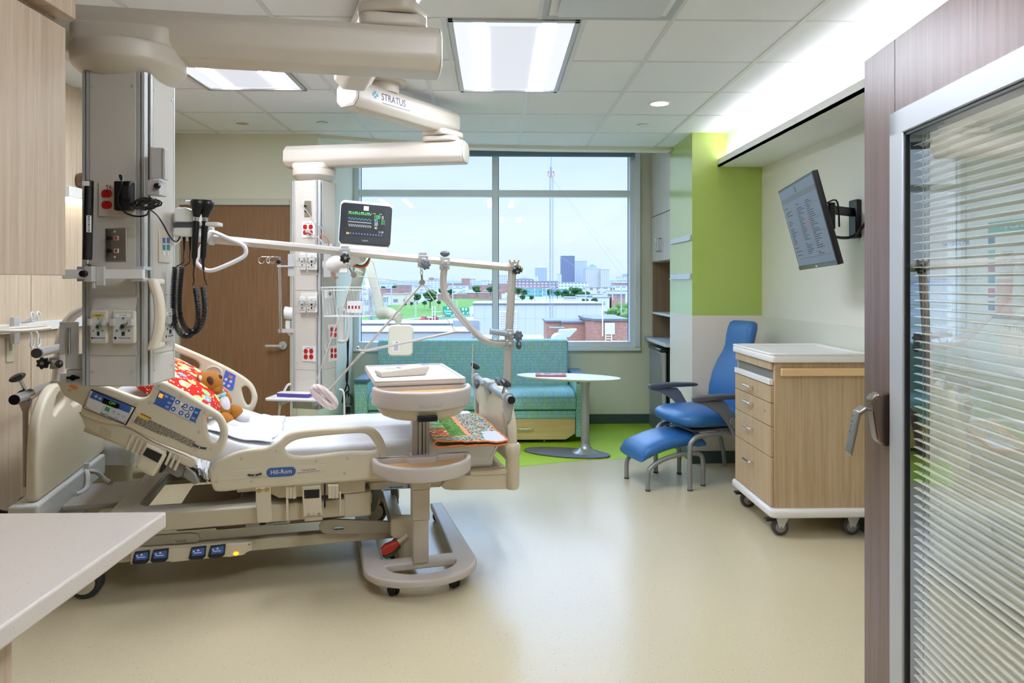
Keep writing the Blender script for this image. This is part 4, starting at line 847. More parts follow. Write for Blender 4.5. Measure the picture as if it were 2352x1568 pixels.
# support hardware under the foot rail
pl=BP(-.105)
mb=MB(); mb.plate(out(pl,[(588,1120),(622,1116),(623,1150),(626,1190),(620,1196),(592,1198),(588,1150)]),pl.mx(),.02,.004); o=obj('rail_strut',mb,BEDM,bed); keys(o,Plane(pl.P+pl.n*.02,pl.n),[(595,1126),(613,1124)],.011,mat('brass_bolt',(196,176,120),.3,.8),0,'bolt')
mb=MB(); mb.plate(out(pl,[(694,1111),(737,1108),(741,1178),(697,1181)]),pl.mx(),.045,.008); o=obj('release_handle',mb,BEDM,bed); mb=MB(); mb.plate(out(pl,[(699,1119),(734,1117),(734,1136),(700,1138)]),pl.mx(.0455),.003,.001); obj('black_recess',mb,GAPM,o)
mb=MB(); mb.plate(out(pl,[(700,1180),(741,1178),(741,1187),(700,1190)]),pl.mx(.03),.02,.003); obj('latch_base',mb,mat('latch_tan',(198,180,150),.4),o)
keys(o,Plane(pl.P+pl.n*.05,pl.n),[(709,1181),(721,1183),(733,1180)],.006,STEEL,0,'bolt')
for x in (656,664,672,753,761,769): mb=MB(); mb.plate(out(pl,[(x,1112),(x+8,1111),(x+9,1140),(x+1,1142)]),pl.mx(.0),.03,.004); obj('pivot_rib',mb,BEDM,bed)
mb=MB(); mb.plate(out(pl,[(620,1118),(890,1098),(890,1110),(840,1112),(840,1135),(770,1142),(640,1150),(620,1140)]),pl.mx(-.10),.06,.008); obj('deck_side',mb,BEDF,bed)
mb=MB(); mb.plate(out(pl,[(657,1140),(662,1140),(664,1192),(659,1192)]),pl.mx(0),.02,.002); mb.plate(out(pl,[(779,1128),(783,1128),(783,1180),(780,1180)]),pl.mx(0),.02,.002); obj('rail_pin',mb,BEDM,bed)
mb=MB(); mb.plate(out(pl,[(744,1110),(748,1108),(748,1160),(744,1162)]),pl.mx(0),.03,.002); obj('hinge_gap',mb,GAPM,bed)
# deck
mb=MB(BM); mb.box(.66,1.99,.0,.86,.445,.485); mb.hexa([bw(0,0,0)*0+V(p) for p in ((.0,0,.775),(.66,0,.462),(.66,.86,.462),(.0,.86,.775),(0.01,0,.80),(.67,0,.485),(.67,.86,.485),(0.01,.86,.80))]); obj('deck',mb,BEDF,bed,bevel=.006)
pl=BP(-.02)
mb=MB(); mb.plate(out(pl,[(1012,1116),(1022,1104),(1062,1092),(1160,1089),(1185,1089),(1186,1123),(1040,1126),(1022,1124)]),pl.mx(-.05),.05,.006); mb.plate(out(pl,[(1080,1082),(1186,1077),(1186,1088),(1080,1092)]),pl.mx(-.05),.055,.004); obj('foot_section',mb,BEDM,bed)
mb=MB(); mb.plate(out(pl,[(848,1108),(1020,1103),(1012,1120),(850,1127)]),pl.mx(-.06),.05,.006); o=obj('foot_cover',mb,BEDF,bed)
q=Plane(pl.P-pl.n*.0098,pl.n); mb=MB(); mb.plate(out(q,[(878,1114),(947,1111),(947,1121),(878,1124)]),q.mx(),.001,.0003); o2=obj('arrow_label',mb,mat('label_pale_blue',(186,192,206),.5),o)
mb=MB(); mb.plate(out(q,[(893,1119),(899,1116),(899,1118),(925,1116),(925,1119),(899,1120),(899,1122)]),q.mx(.001),.0006,.0002); mb.plate(out(q,[(936,1112),(946,1111.5),(946,1120),(936,1121)]),q.mx(.001),.0006,.0002); obj('arrow',mb,mat('arrow_blue',(80,110,170),.5),o2)
# far rails
HO=[(330,752),(345,752),(380,775),(400,786),(462,813),(512,836),(557,861),(580,880),(590,900),(592,917),(583,940),(560,965),(520,985),(470,975),(430,930),(390,900),(350,860),(325,790)]
H1_=[(372,800),(400,806),(430,817),(452,827),(460,838),(456,849),(444,852),(400,830),(375,815)]
H2_=[(556,892),(560,886),(566,885),(573,891),(578,904),(578,918),(574,927),(568,927),(561,914)]
r3,p3=rail('side_rail',.94,HO,[H1_,H2_]); r3['label']='raised far head side rail behind the bear'
f5=Plane(p3.P+p3.n*.0362,p3.n)
mb=MB(); u,z=f5.uv(490,857); mb.lathe([(.052,-.002),(.05,.008),(.044,.010),(.036,.003),(.0005,.003)],f5.mx()@T(u,z,0)@RZ(0),n=28,sy=.9); 
for k in range(7): mb.box(u-.026,u+.026,z-.022+k*.007,z-.0195+k*.007,.003,.0045,f5.mx())
obj('speaker_grille',mb,BEDM,r3)
mb=MB(); mb.plate(cr2(out(f5,[(518,851),(522,852),(540,861),(541,866),(536,893),(529,896),(512,886),(510,883)]),2),f5.mx(),.002,.0006); o=obj('patient_keypad',mb,mat('keypad_blue',(84,112,206),.4),r3)
keys(o,f5,[(519,871),(530,876),(514,880),(525,886)],.009,BTN,.002); mb=MB(); mb.plate(out(f5,[(527,861),(535,864),(533,870),(525,867)]),f5.mx(.002),.001,.0003); obj('nurse_key',mb,mat('nurse_orange',(230,150,60),.4),o)
# headboard and footboard
def bs(px,py,s): p=on(px,py,BO+BU*s,BU)-BO; return (p.dot(BV),p.z)
HS=-.215; hbp=[(58,1128),(59,1050),(64,975),(78,925),(96,892),(110,881),(123,882),(131,893),(137,915),(146,931),(165,921),(182,914)]
q=[bs(x,y,HS) for x,y in hbp]
q=[(max(a,-.06),b) for a,b in q]; mid=.405
outer=q+[(.76,.835),(.90,.82),(.965,.76),(.985,.62),(.975,.50),(.95,.478),(.5,.475),(.02,.475),(-.03,.49)]; hole=[(.245+(a_-.245)*.78,.875+(b_-.875)*.72) for a_,b_ in [bs(x,y,HS) for x,y in [(94,958),(98,925),(110,898),(120,890),(127,895),(131,910),(126,930),(112,945),(100,962)]]]
mh=[(2*mid-a,b) for a,b in hole]
M=frame(BO+BU*HS,BV,ZZ,BU)
mb=MB(); mb.plate(cr2(outer,3),M,.045,.014,(cr2(hole,3),),3); obj('headboard',mb,BEDM,bed)
mb=MB(BM); mb.box(-.27,-.15,-.08,.90,.36,.475); mb.box(-.26,-.20,-.05,.87,.20,.36); o=obj('head_base',mb,mat('head_base_grey',(196,198,194),.4),bed,bevel=.012,seg=3)
mb=MB(BM); mb.box(-.26,-.235,-.0815,-.08,.39,.44); q_=obj('rating_label',mb,mat('label_grey',(180,178,170),.6),o); mb=MB(BM)
for k in range(7): mb.box(-.258,-.237,-.0822,-.0815,.393+k*.006,.395+k*.006)
obj('label_print',mb,INK,q_)
mb=MB(BM); mb.box(-.15,.12,.2,.6,.36,.385); obj('head_step',mb,BEDG,bed,bevel=.006)
FS=2.0; M=frame(BO+BU*FS,BV,ZZ,BU)
fo=[(.05,.50),(-.02,.53),(-.035,.62),(-.02,.71),(.03,.78),(.10,.835),(.18,.865),(.30,.872),(.42,.872),(.54,.872),(.66,.865),(.74,.835),(.81,.78),(.86,.71),(.875,.62),(.86,.53),(.79,.50)]
fh=[(.045,.60),(.04,.66),(.07,.72),(.10,.74),(.105,.66),(.10,.58)]
mb=MB(); mb.plate(cr2(fo,3),M,.05,.02,(cr2(fh,3),cr2([(.84-a,b) for a,b in fh],3)),3); fb=obj('footboard',mb,BEDM,bed)
for t_ in (-.015,.855):
    mb=MB(); mb.tube([bw(FS+.025,t_,.37),bw(FS+.025,t_,.385),bw(FS+.025,t_,.54),bw(FS+.025,t_,.55),bw(FS+.025,t_,.60),bw(FS+.025,t_,.61)],[.03,.036,.036,.042,.042,.034],20); obj('corner_post',mb,BEDM,fb)
# ---- mattress with sheet
mt=thing('mattress','mattress under a rumpled white sheet, bent up at the head','mattress',bw(1,.43,.6))
prof=[(.07,.928),(.14,.90),(.3,.835),(.5,.75),(.62,.70),(.70,.672),(.80,.655),(.95,.648),(1.2,.645),(1.5,.643),(1.8,.640),(1.93,.636),(1.965,.625)]
pc_=cr([(a,b,0) for a,b in prof],6,False)
def surf(s,t):
    for a,b in zip(pc_,pc_[1:]):
        if a.x<=s<=b.x: f=(s-a.x)/max(1e-6,b.x-a.x); return a.y+(b.y-a.y)*f
    return pc_[-1].y if s>1 else pc_[0].y
def wr(s,t): return .011*NZ.noise(V((s*2.2,t*11,1)))+.008*NZ.noise(V((s*9+t*6,t*4-s*3,3)))+.003*NZ.noise(V((s*20,t*22,5)))
rings=[]
N=len(pc_)
for i,p in enumerate(pc_):
    a=pc_[max(0,i-1)]; b=pc_[min(N-1,i+1)]; d=(b-a).normalized(); nx,nz=-d.y,d.x; r=[]
    w0=0 if p.x>.7 else .02
    for k in range(41): t_=.03+w0+(.80-w0*2)*k/40; h=wr(p.x,t_); r.append(bw(p.x+nx*h,t_,p.y+nz*h))
    for ang in (60,30,0): r.append(bw(p.x-nx*.025*(1-math.sin(R(ang))),.83+.03*math.cos(R(ang)),p.y-nz*.025*(1-math.sin(R(ang)))))
    r.append(bw(p.x-nx*.13,.862,p.y-nz*.13)); r.append(bw(p.x-nx*.165,.83,p.y-nz*.165)); r.append(bw(p.x-nx*.165,.03,p.y-nz*.165)); r.append(bw(p.x-nx*.13,-.004,p.y-nz*.13))
    for ang in (0,30,60): r.append(bw(p.x-nx*.025*(1-math.sin(R(ang))),w0+.03-.03*math.cos(R(ang))+.003*NZ.noise(V((p.x*14,0,2))),p.y-nz*.025*(1-math.sin(R(ang)))))
    rings.append(r)
SHEET=mat('white_sheet',(222,222,226),.75,bump=.12,bs=700,spec=.2)
mb=MB(); mb.loft(rings); obj('fitted_sheet',mb,SHEET,mt,ang=70)
mb=MB(); g=[]
for i in range(30):
    s_=.42+.42*i/29; row=[]
    for k in range(31): t_=.05+.76*k/30; dx=.05*NZ.noise(V((t_*3,9,1)))*i/29; row.append(bw(s_+dx,t_,surf(min(1.9,s_+dx),t_)+.010+wr(s_+1.3,t_+.4)*1.5))
    g.append(row)
for i in range(29):
    for k in range(30): mb.face([g[i][k],g[i+1][k],g[i+1][k+1],g[i][k+1]])
bmesh.ops.remove_doubles(mb.bm,verts=mb.bm.verts[:],dist=1e-5)
o=obj('top_sheet',mb,SHEET,mt,ang=70); m_=o.modifiers.new('s','SOLIDIFY'); m_.thickness=.004
# bunched sheet between the rails
mb=MB(); pl=BP(-.03); rows=[]
for i in range(40):
    f=i/39; a=V((425+f*55,1040+f*20)); b=V((430+f*50,1062+f*50)); row=[]
    for k in range(14):
        q=a.lerp(b,k/13); d=.02+.05*math.sin(math.pi*k/13)+.03*NZ.noise(V((f*9,k*.35,4)))+.015*NZ.noise(V((f*23,k*.9,8))); row.append(pl.pt(q.x+3*NZ.noise(V((f*14,k*.5,1))),q.y+5*NZ.noise(V((f*12,k*.3,6))),d-.03))
    rows.append(row)
for i in range(39):
    for k in range(13): mb.face([rows[i][k],rows[i+1][k],rows[i+1][k+1],rows[i][k+1]])
bmesh.ops.remove_doubles(mb.bm,verts=mb.bm.verts[:],dist=1e-5)
o=obj('bunched_sheet',mb,SHEET,mt,ang=80); m_=o.modifiers.new('s','SOLIDIFY'); m_.thickness=.004
# ---- pillow
t=NT('pillow_print'); t.set(.8,spec=.2); v=t.co((1,1,1)); wv=t.add('ShaderNodeVectorMath',operation='ADD'); nn_=t.add('ShaderNodeTexNoise',i_Scale=9.); t.link(v,nn_.inputs['Vector']); sc_=t.add('ShaderNodeVectorMath',operation='SCALE',i_Scale=.04); t.link(nn_.outputs['Color'],sc_.inputs[0]); t.link(v,wv.inputs[0]); t.link(sc_.outputs[0],wv.inputs[1])
vo=t.vor(wv.outputs[0],17); c=t.ramp(t.math('FRACT',t.math('MULTIPLY',vo.outputs['Color'],7.31)),[(0,(168,206,136)),(.3,(238,222,140)),(.55,(140,178,214)),(.78,(196,214,150)),(.92,(240,232,190))],'CONSTANT')
vo2=t.vor(wv.outputs[0],44); b=t.mix(t.math('LESS_THAN',vo.outputs['Distance'],.43),(214,44,34),c); b=t.mix(t.math('LESS_THAN',vo2.outputs['Distance'],.27),b,(246,226,160)); b=t.mix(t.math('LESS_THAN',t.vor(t.co((1.2,1,.9)),33).outputs['Distance'],.13),b,(52,110,180)); t.col(b)
al=math.atan2(.40,.62); MP=BM@T(.34,.455,.905)@MX.Rotation(al,4,'Y')
mb=MB(); rings=[]
for i in range(17):
    a=-1+2*i/16; row=[]; 
    for j in range(40):
        th=2*math.pi*j/40; ca,sa=math.cos(th),math.sin(th)
        e=lambda x,p: math.copysign(abs(x)**p,x)
        k=(1-abs(a)**3.2)**.5 if abs(a)<1 else .0
        row.append(MP@V((.235*a*(1-.04*ca*ca),.36*e(ca,.55)*(.93+.07*k),max(.006,.085*k)*e(sa,1.0)*(1-.55*abs(ca)**4)+.0)))
    rings.append(row)
mb.loft(rings); solo('pillow',mb,t.m,'red pillow printed with green, yellow and blue animal shapes','pillow',ang=80)
# ---- teddy
pl=BP(.40)
FUR=mat('teddy_fur',(178,118,52),.9,bump=.25,bs=900,spec=.15); FUW=mat('teddy_white',(232,230,234),.9,bump=.2,bs=900,spec=.15); FUD=mat('teddy_brown',(92,54,46),.9,bump=.2,bs=900)
td=thing('teddy_bear','brown toy bear with white tummy leaning on the red pillow','teddy bear',pl.pt(500,960))
def E_(mb,x,y,d,rx,ry,rz,rot=0,n=20,k=14): mb.ell(pl.pt(x,y,d),rx,ry,rz,MX.Rotation(rot,4,'Y'),n,k)
mb=MB(); E_(mb,481,879,0,.066,.064,.060,R(12)); E_(mb,493,891,.008,.040,.046,.036,R(25)); hd=obj('head',mb,FUR,td)
mb=MB(); E_(mb,501,928,-.005,.057,.058,.092,R(-20)); E_(mb,490,919,.058,.022,.022,.05,R(-24)); E_(mb,498,932,.064,.022,.02,.026,R(-10)); E_(mb,518,917,-.05,.02,.022,.04,R(-30)); obj('body',mb,FUR,td)
mb=MB(); E_(mb,513,924,.005,.030,.045,.056,R(-22)); obj('tummy',mb,FUW,td)
mb=MB(); E_(mb,519,958,.048,.048,.036,.034,R(20)); obj('leg',mb,FUR,td); mb=MB(); E_(mb,534,949,-.058,.050,.036,.036,R(14)); obj('leg',mb,FUR,td)
for x,y,d,r_ in ((533,971,.055,.0),(554,961,-.06,.2)): mb=MB(); E_(mb,x,y,d,.040,.034,.031,R(20)); obj('foot',mb,FUW,td)
mb=MB(); mb.ell(pl.pt(486,872,.052),.019,.014,.026,MX.Rotation(R(-8),4,'Y')); obj('eye_patch',mb,FUD,hd)
mb=MB(); mb.ell(pl.pt(486,866,.064),.004,.003,.004); obj('eye',mb,BLK,hd)
mb=MB(); E_(mb,504,866,.005,.016,.016,.013); obj('nose',mb,FUD,hd)
mb=MB(); E_(mb,461,866,.035,.012,.020,.021,R(-15)); er=obj('ear',mb,FUR,hd); mb=MB(); E_(mb,464,866,.042,.007,.015,.016,R(-15)); obj('inner_ear',mb,FUW,er)
mb=MB()
for a,b,c_,d_ in ((483,892,491,891),(484,896,492,893),(486,899,492,896)): mb.tube([pl.pt(a,b,.062),pl.pt(c_,d_,.060)],.001,5)
obj('whiskers',mb,FUD,hd)
t=NT('scarf_print'); t.set(.8); t.col(t.ramp(t.vor(t.co(),60).outputs['Distance'],[(.2,(232,240,244)),(.32,(120,184,214)),(.6,(150,200,190)),(.8,(110,140,200))]))
mb=MB(); mb.tube([pl.pt(494+22*math.cos(a)+4*math.sin(a),908-6.5*math.cos(a)*.7+0*a,.0+.05*math.sin(a)) for a in [2*math.pi*i/24 for i in range(24)]],.009,8,closed=True); obj('neckerchief',mb,t.m,td)
# ---- quilt
def qmat(name,cols,sc):
    t=NT(name); t.set(.85,spec=.15); v=t.vor(t.co((1,1.0,1)),sc); c=t.ramp(t.math('FRACT',t.math('MULTIPLY',v.outputs['Color'],5.77)),[(i/len(cols),c) for i,c in enumerate(cols)],'CONSTANT'); t.col(c); t.bump(t.noise(t.co(),90,2),.4,.004); return t.m
QA=qmat('quilt_jungle',[(150,172,150),(96,150,92),(204,200,190),(40,48,66),(178,186,190),(214,120,86),(116,160,120),(226,214,190),(86,120,170)],120)
QG=qmat('quilt_green_basket',[(96,144,60),(66,112,56),(138,176,82),(84,132,66)],140)
QO=mat('quilt_orange',(236,156,112),.85); QB=mat('quilt_binding',(232,140,84),.8); QW=mat('quilt_pale',(206,210,220),.85,bump=.3,bs=250)
QL=qmat('quilt_block_green',[(96,190,110),(120,206,130),(206,210,222),(236,170,110)],26); QR=qmat('quilt_red_scales',[(226,110,84),(238,150,110),(206,90,70),(240,226,180)],60); QV=mat('quilt_fleece',(198,180,140),.95,bump=.4,bs=200)
A,Bq,Cq,Dq=[V(stz(x,y,.67)) for x,y in ((1003,1022),(1166,1014),(1092,946),(958,952))]
qt=thing('folded_quilt','folded patchwork quilt with orange edging lying on the foot of the bed','quilt',bw(1.7,.4,.66))
nu,nv=44,34; g=[]; mb=MB()
for i in range(nu+1):
    u=i/nu; row=[]
    for k in range(nv+1):
        w=k/nv; p=A.lerp(Bq,u).lerp(Dq.lerp(Cq,u),w); z=.670+.012*NZ.noise(V((u*3,w*5,2)))+.02*math.exp(-((w)/.12)**2)*(1-u)**2*.8+.004*NZ.noise(V((u*16,w*16,1)))
        if w>.9: z-=.10*(w-.9)
        row.append(bw(p.x,p.y,z+.006))
    g.append(row)
for i in range(nu):
    for k in range(nv):
        u=(i+.5)/nu; w=(k+.5)/nv; dl=u+.0*w
        if w<.17: m_=5 if u>.70 else (0 if w<.15 else 2)
        elif u>.56: m_=0
        elif u>.50: m_=2
        elif u>.27: m_=1
        else: m_=4 if w>.72 else (3 if w>.45 else (1 if w>.40 or w<.22 else 6))
        if u>.74 and w<.3: m_=5
        mb.mi=m_; mb.face([g[i][k],g[i+1][k],g[i+1][k+1],g[i][k+1]])
bmesh.ops.remove_doubles(mb.bm,verts=mb.bm.verts[:],dist=1e-5)
obj('top_panel',mb,[QA,QG,QO,QL,QW,QW,QR],qt,ang=80)
mb=MB(); gl=[[V((p.x,p.y,p.z-.016-(.014*(1-i/nu)**2 if k<5 else 0))) for k,p in enumerate(row)] for i,row in enumerate(g)]
for i in range(nu):
    for k in range(nv): mb.face([gl[i][k],gl[i+1][k],gl[i+1][k+1],gl[i][k+1]])
bmesh.ops.remove_doubles(mb.bm,verts=mb.bm.verts[:],dist=1e-5); obj('fleece_back',mb,QV,qt,ang=80)
mb=MB(); e=[g[i][0] for i in range(nu+1)]; f_=[gl[i][0] for i in range(nu+1)]
lp=[e[0]+(e[0]-e[1])*.0, ]
loop=f_[::-1]+[e[0].lerp(f_[0],.75)-BU*.012,e[0].lerp(f_[0],.4)-BU*.015]+e
mb.tube(loop,.0045,7); mb.tube([g[nu][k] for k in range(nv+1)],.0045,7); mb.tube([gl[nu][k] for k in range(nv+1)],.0045,7); obj('binding',mb,QB,qt)
# ================================================================ TRACTION FRAME over the bed
TP=BP(.42); TQ=lambda x,y,d=0: TP.pt(x,y,d)
FRM=mat('traction_alu',(212,206,200),.35,.55); CL=mat('clamp_grey',(184,182,178),.38,.3); KN=mat('knob_slate',(96,104,116),.35); KB=mat('knob_black',(26,26,28),.35)
tf=thing('overhead_traction','silver overhead traction frame with sloping bar and foot post over the bed','traction frame',bw(1.0,.42,.84))
def oct_tube(mb,P,r): return mb.tube(P,r,8)
mb=MB(); oct_tube(mb,[TQ(404,541),TQ(1196,616)],.023); obj('overhead_bar',mb,FRM,tf)
mb=MB(); mb.tube(cr([TQ(x,y) for x,y in ((126,908),(131,870),(135,830),(139,785),(150,748),(170,723),(200,704),(270,660),(340,600),(410,545))],5,False),.0235,12); obj('head_post',mb,FRM,tf)
mb=MB(); oct_tube(mb,[TQ(1177,618),TQ(1169,770),TQ(1164,893)],.0235); obj('foot_post',mb,FRM,tf)
mb=MB(); mb.tube(cr([TQ(x,y) for x,y in ((1021,612),(1018,645),(1022,676),(1036,700),(1076,748),(1106,777),(1134,787),(1164,788))],6,False),.0195,12); obj('curved_brace',mb,FRM,tf)
fz=.845
mb=MB(); mb.tube([bw(2.005,-.07,fz),bw(2.005,.88,fz)],.022,10); cb=obj('foot_crossbar',mb,mat('tube_bluegrey',(172,182,192),.35,.5),tf); mb=MB(); mb.tube([bw(2.005,-.074,fz),bw(2.005,-.066,fz)],.0205,16); obj('end_cap',mb,KB,cb)
def knob(parent,C,ax,r,m,lobes=7):
    Mk=T(*C)@look(ax); P=[(r*(1+.13*math.cos(lobes*a))*math.cos(a),r*(1+.13*math.cos(lobes*a))*math.sin(a)) for a in [2*math.pi*i/56 for i in range(56)]]
    mb=MB(); mb.loft([[Mk@V((x*k,y*k,z)) for x,y in P] for k,z in ((.6,-.012),(.95,-.010),(1,-.004),(1,.006),(.9,.011),(.45,.013))]); k_=obj('knob',mb,m,parent)
    mb=MB(); mb.lathe([(r*.32,.0125),(r*.3,.0165),(r*.2,.017),(r*.18,.0145),(.0005,.0145)],Mk,n=16); obj('knob_nut',mb,STEEL,k_); return k_
def knob2(parent,C,ax,r,m):
    "mushroom hand knob on a stem"
    Mk=T(*C)@look(ax); P=[(1+.09*math.cos(6*a),a) for a in [2*math.pi*i/48 for i in range(48)]]
    mb=MB(); mb.loft([[Mk@V((r*k*q*math.cos(a),r*k*q*math.sin(a),z)) for q,a in P] for k,z in ((.35,-.018),(.75,-.012),(1,-.004),(1,.004),(.7,.012),(.2,.016))]); return obj('knob',mb,m,parent)
toC=-BV
def clamp(C,w=.028,h=.034,d=.034,ax=None): 
    mb=MB(); mb.M=frame(C,BU,BV,ZZ); mb.box(-w,w,-d,d,-h*.2,h); mb.box(-w*.9,w*.9,-d*.95,d*.95,-h,-h*.25); mb.box(-w*.45,w*.45,-d-.012,-d,-h*.6,h*.5); mb.cyl((0,-d-.002,h*.2),(0,-d-.02,h*.2),.009,n=10); return obj('clamp',mb,CL,tf,bevel=.003)
c1=clamp(TQ(792,586)); knob(c1,TQ(792,594,.07),toC,.026,KB); mb=MB(); mb.box(-.02,.02,-.02,.02,.034,.05,frame(TQ(792,586),BU,BV,ZZ)); obj('top_block',mb,CL,c1)
c2=clamp(TQ(971,600)); knob(c2,TQ(974,609,.07),toC,.026,KN); mb=MB(); mb.box(-.02,.02,-.02,.02,.034,.048,frame(TQ(971,600),BU,BV,ZZ)); mb.cyl(TQ(950,589,-.02),TQ(956,592,-.02),.006); obj('top_block',mb,CL,c2)
c3=clamp(TQ(1021,605),.027,.036); knob2(c3,TQ(1022,582,0),ZZ,.028,KN); mb=MB(); mb.cyl(TQ(1022,600,0),TQ(1022,585,0),.009); obj('stem',mb,CL,c3)
c4=clamp(TQ(1180,612),.022,.03); knob(c4,TQ(1182,620,.055)-ZZ*.0,(toC*.6-ZZ*.5),.026,KB); mb=MB()
for a,b in ((-.02,.0),(0,.008),(.018,.0)): mb.tube([TQ(1178,608,.03)+BU*a,TQ(1178,602,.035)+BU*(a*1.5)+ZZ*.012],[.006,.005],8)
obj('hook_studs',mb,mat('copper_stud',(206,180,154),.3,.5),c4); mb=MB(); mb.tube([TQ(1190,616),TQ(1199,617)],.0225,12); obj('end_cap',mb,mat('cap_green',(150,170,120),.5),c4)
c5=clamp(TQ(1169,768),.022,.03); knob(c5,TQ(1187,770,.03),(toC+BU*.15),.028,KN); mb=MB(); mb.tube([TQ(1124,760,.02),TQ(1165,766,.02)],.018,14); obj('side_peg',mb,mat('tube_bluegrey',(172,182,192),.35,.5),c5)
c6=clamp(TQ(1168,790),.024,.028); knob2(c6,TQ(1190,791,.02),(toC*.3+BU),.027,KN)
c7=clamp(bw(2.005,.42,fz),.03,.035,.05); knob2(c7,bw(1.94,.50,fz+.01),(BV*.2-BU),.03,KN)
mb=MB(); mb.tube([bw(1.96,.48,fz+.01),bw(2.0,.44,fz+.02)],.008,8); obj('stem',mb,CL,c7)
knob2(c7,bw(2.03,.30,fz+.045),(ZZ*.5+BU*.5-BV*.2),.03,KN)
for t_ in (.0,.80):
    mb=MB(); mb.lathe([(.026,.0),(.032,-.015),(.029,-.045),(.018,-.095),(.016,-.12),(.001,-.12)],T(*bw(2.005,t_,fz)),n=16); mb.tube([bw(2.005,t_-.02,fz),bw(2.005,t_+.03,fz)],.03,14); s_=obj('socket',mb,CL,tf)
    mb=MB(); mb.cyl(bw(2.005,t_,fz-.11),bw(2.005,t_,.43),.0105,n=12); obj('support_rod',mb,mat('rod_bronze',(166,158,150),.35,.4),s_)
    k_=knob2(s_,bw(2.0,t_+.03,fz+.075),(ZZ*.7-BV*.3+BU*.4),.03,KB); mb=MB(); mb.tube([bw(1.985,t_+.035,fz+.02),bw(1.998,t_+.03,fz+.07)],.008,8); obj('stem',mb,CHR,s_)
# head end crossbars
a=bs(33,918,-.27); b=bs(140,868,-.27)
mb=MB(); mb.tube([bw(-.27,a[0],a[1]),bw(-.27,.9,a[1]+.0)],.024,10); hb=obj('head_crossbar',mb,mat('tube_silver',(196,196,196),.3,.6),tf); mb=MB(); mb.tube([bw(-.27,a[0]-.004,a[1]),bw(-.27,a[0]+.004,a[1])],.022,16); obj('end_cap',mb,KB,hb)
mb=MB(); mb.tube([bw(-.27,a[0]+.10,a[1]),bw(-.27,a[0]+.15,a[1])],.031,14); mb.tube([bw(-.27,a[0]+.12,a[1]+.02),bw(-.285,a[0]+.10,a[1]+.075)],.008,8); s_=obj('clamp',mb,CHR,tf); knob2(s_,bw(-.29,a[0]+.085,a[1]+.09),(ZZ*.8-BU*.4),.032,KB)
mb=MB(); mb.lathe([(.03,0),(.025,-.04),(.012,-.075),(.011,-.42),(.001,-.42)],T(*bw(-.27,a[0]+.12,a[1])),n=14); obj('support_rod',mb,mat('rod_bronze',(166,158,150),.35,.4),tf)
a=bs(84,811,-.2); mb=MB(); mb.tube([bw(-.2,a[0],a[1]),bw(-.2,.5,a[1])],.0215,12); hb=obj('head_peg',mb,mat('tube_silver',(196,196,196),.3,.6),tf); mb=MB(); mb.tube([bw(-.2,a[0]-.004,a[1]),bw(-.2,a[0]+.012,a[1])],.0225,16); obj('end_cap',mb,DGR,hb)
c8=clamp(TQ(131,832),.025,.03); knob(c8,TQ(108,831,.05),toC,.028,KB); knob2(c8,TQ(145,833,.05),BU,.02,KB)
c9=clamp(TQ(135,885),.026,.03)
# trapeze, pulleys, ropes
WT=mat('white_tube',(226,224,226),.3)
tz=solo('trapeze_handle',MB().tube(cr([TQ(x,y,.03) for x,y in ((492,534),(525,548),(552,559),(565,570),(565,585),(552,595),(520,610),(490,621),(472,619),(456,606),(454,596),(466,566),(482,540)) ],5),.0115,10,closed=True),WT,'white triangular grab handle hanging from the left end of the overhead bar','grab handle')
mb=MB(); mb.box(-.012,.012,-.03,.03,-.05,.045,frame(TQ(486,541),BU,BV,ZZ)); obj('hanger',mb,FRM,tz,bevel=.003)
ROPE=mat('cotton_rope',(222,214,198),.8)
for n_,(cx_,cy_,pts,lab) in enumerate(((792,594,((795,600),(802,614),(812,631)),'small pulley hanging left of centre from the overhead bar'),(968,606,((966,613),(967,630),(968,648)),'small pulley hanging at the top of the slanting rods'))):
    p=thing('pulley',lab,'pulley',TQ(*pts[0]),'pulleys under the traction bar')
    mb=MB(); 
    a,b=TQ(*pts[0],.03),TQ(*pts[1],.03)
    for q in range(2):
        e,f=a.lerp(b,q*.5),a.lerp(b,.5+q*.5); d=(f-e).normalized(); x_=d.cross(BV if q else BU+BV).normalized(); c=(e+f)/2; L_=(f-e).length/2+.003
        mb.tube([c+d*L_*math.cos(w)+x_*.006*math.sin(w) for w in [2*math.pi*i/14 for i in range(14)]],.0022,6,closed=True)
    obj('link',mb,CHR,p); C=TQ(*pts[2],.03)
    mb=MB(); mb.lathe([(.004,-.008),(.016,-.008),(.012,-.002),(.012,.002),(.016,.008),(.004,.008)],T(*C)@look(BV),n=20); mb.tube([b,C],.006,8); obj('wheel',mb,STEEL,p)
P1=TQ(812,633,.03); P2=TQ(968,651,.03)
mb=MB(); ring=TQ(722,885,.05)
mb.tube([ring,P1],.0028,6); mb.tube([P1,P2],.0028,6); mb.tube([P2,TQ(1044,760,.03)],.003,6); mb.tube([P2,TQ(1020,690,-.03),TQ(1130,786,-.05)],.0028,6); mb.tube([TQ(1090,790,-.05),TQ(1088,884,-.05)],.003,6); mb.tube(cr([TQ(1130,774,0),TQ(1134,782,0),TQ(1142,780,0),TQ(1147,772,0)],5,False),.003,6)
solo('traction_rope',mb,ROPE,'thin pale rope running over the two small pulleys down to the padded ring','rope')
sp_=thing('splint_rods','pair of slim steel rods joined by a clamp, slanting under the bar','traction splint',TQ(828,802))
mb=MB(); mb.cyl(TQ(966,652,.03),TQ(754,896,.05),.0068,n=10); obj('long_rod',mb,mat('rod_warm',(198,190,182),.3,.25),sp_)
mb=MB(); mb.cyl(TQ(826,806,.05),TQ(1048,760,.03),.0078,n=10); obj('short_rod',mb,mat('rod_warm',(198,190,182),.3,.25),sp_)
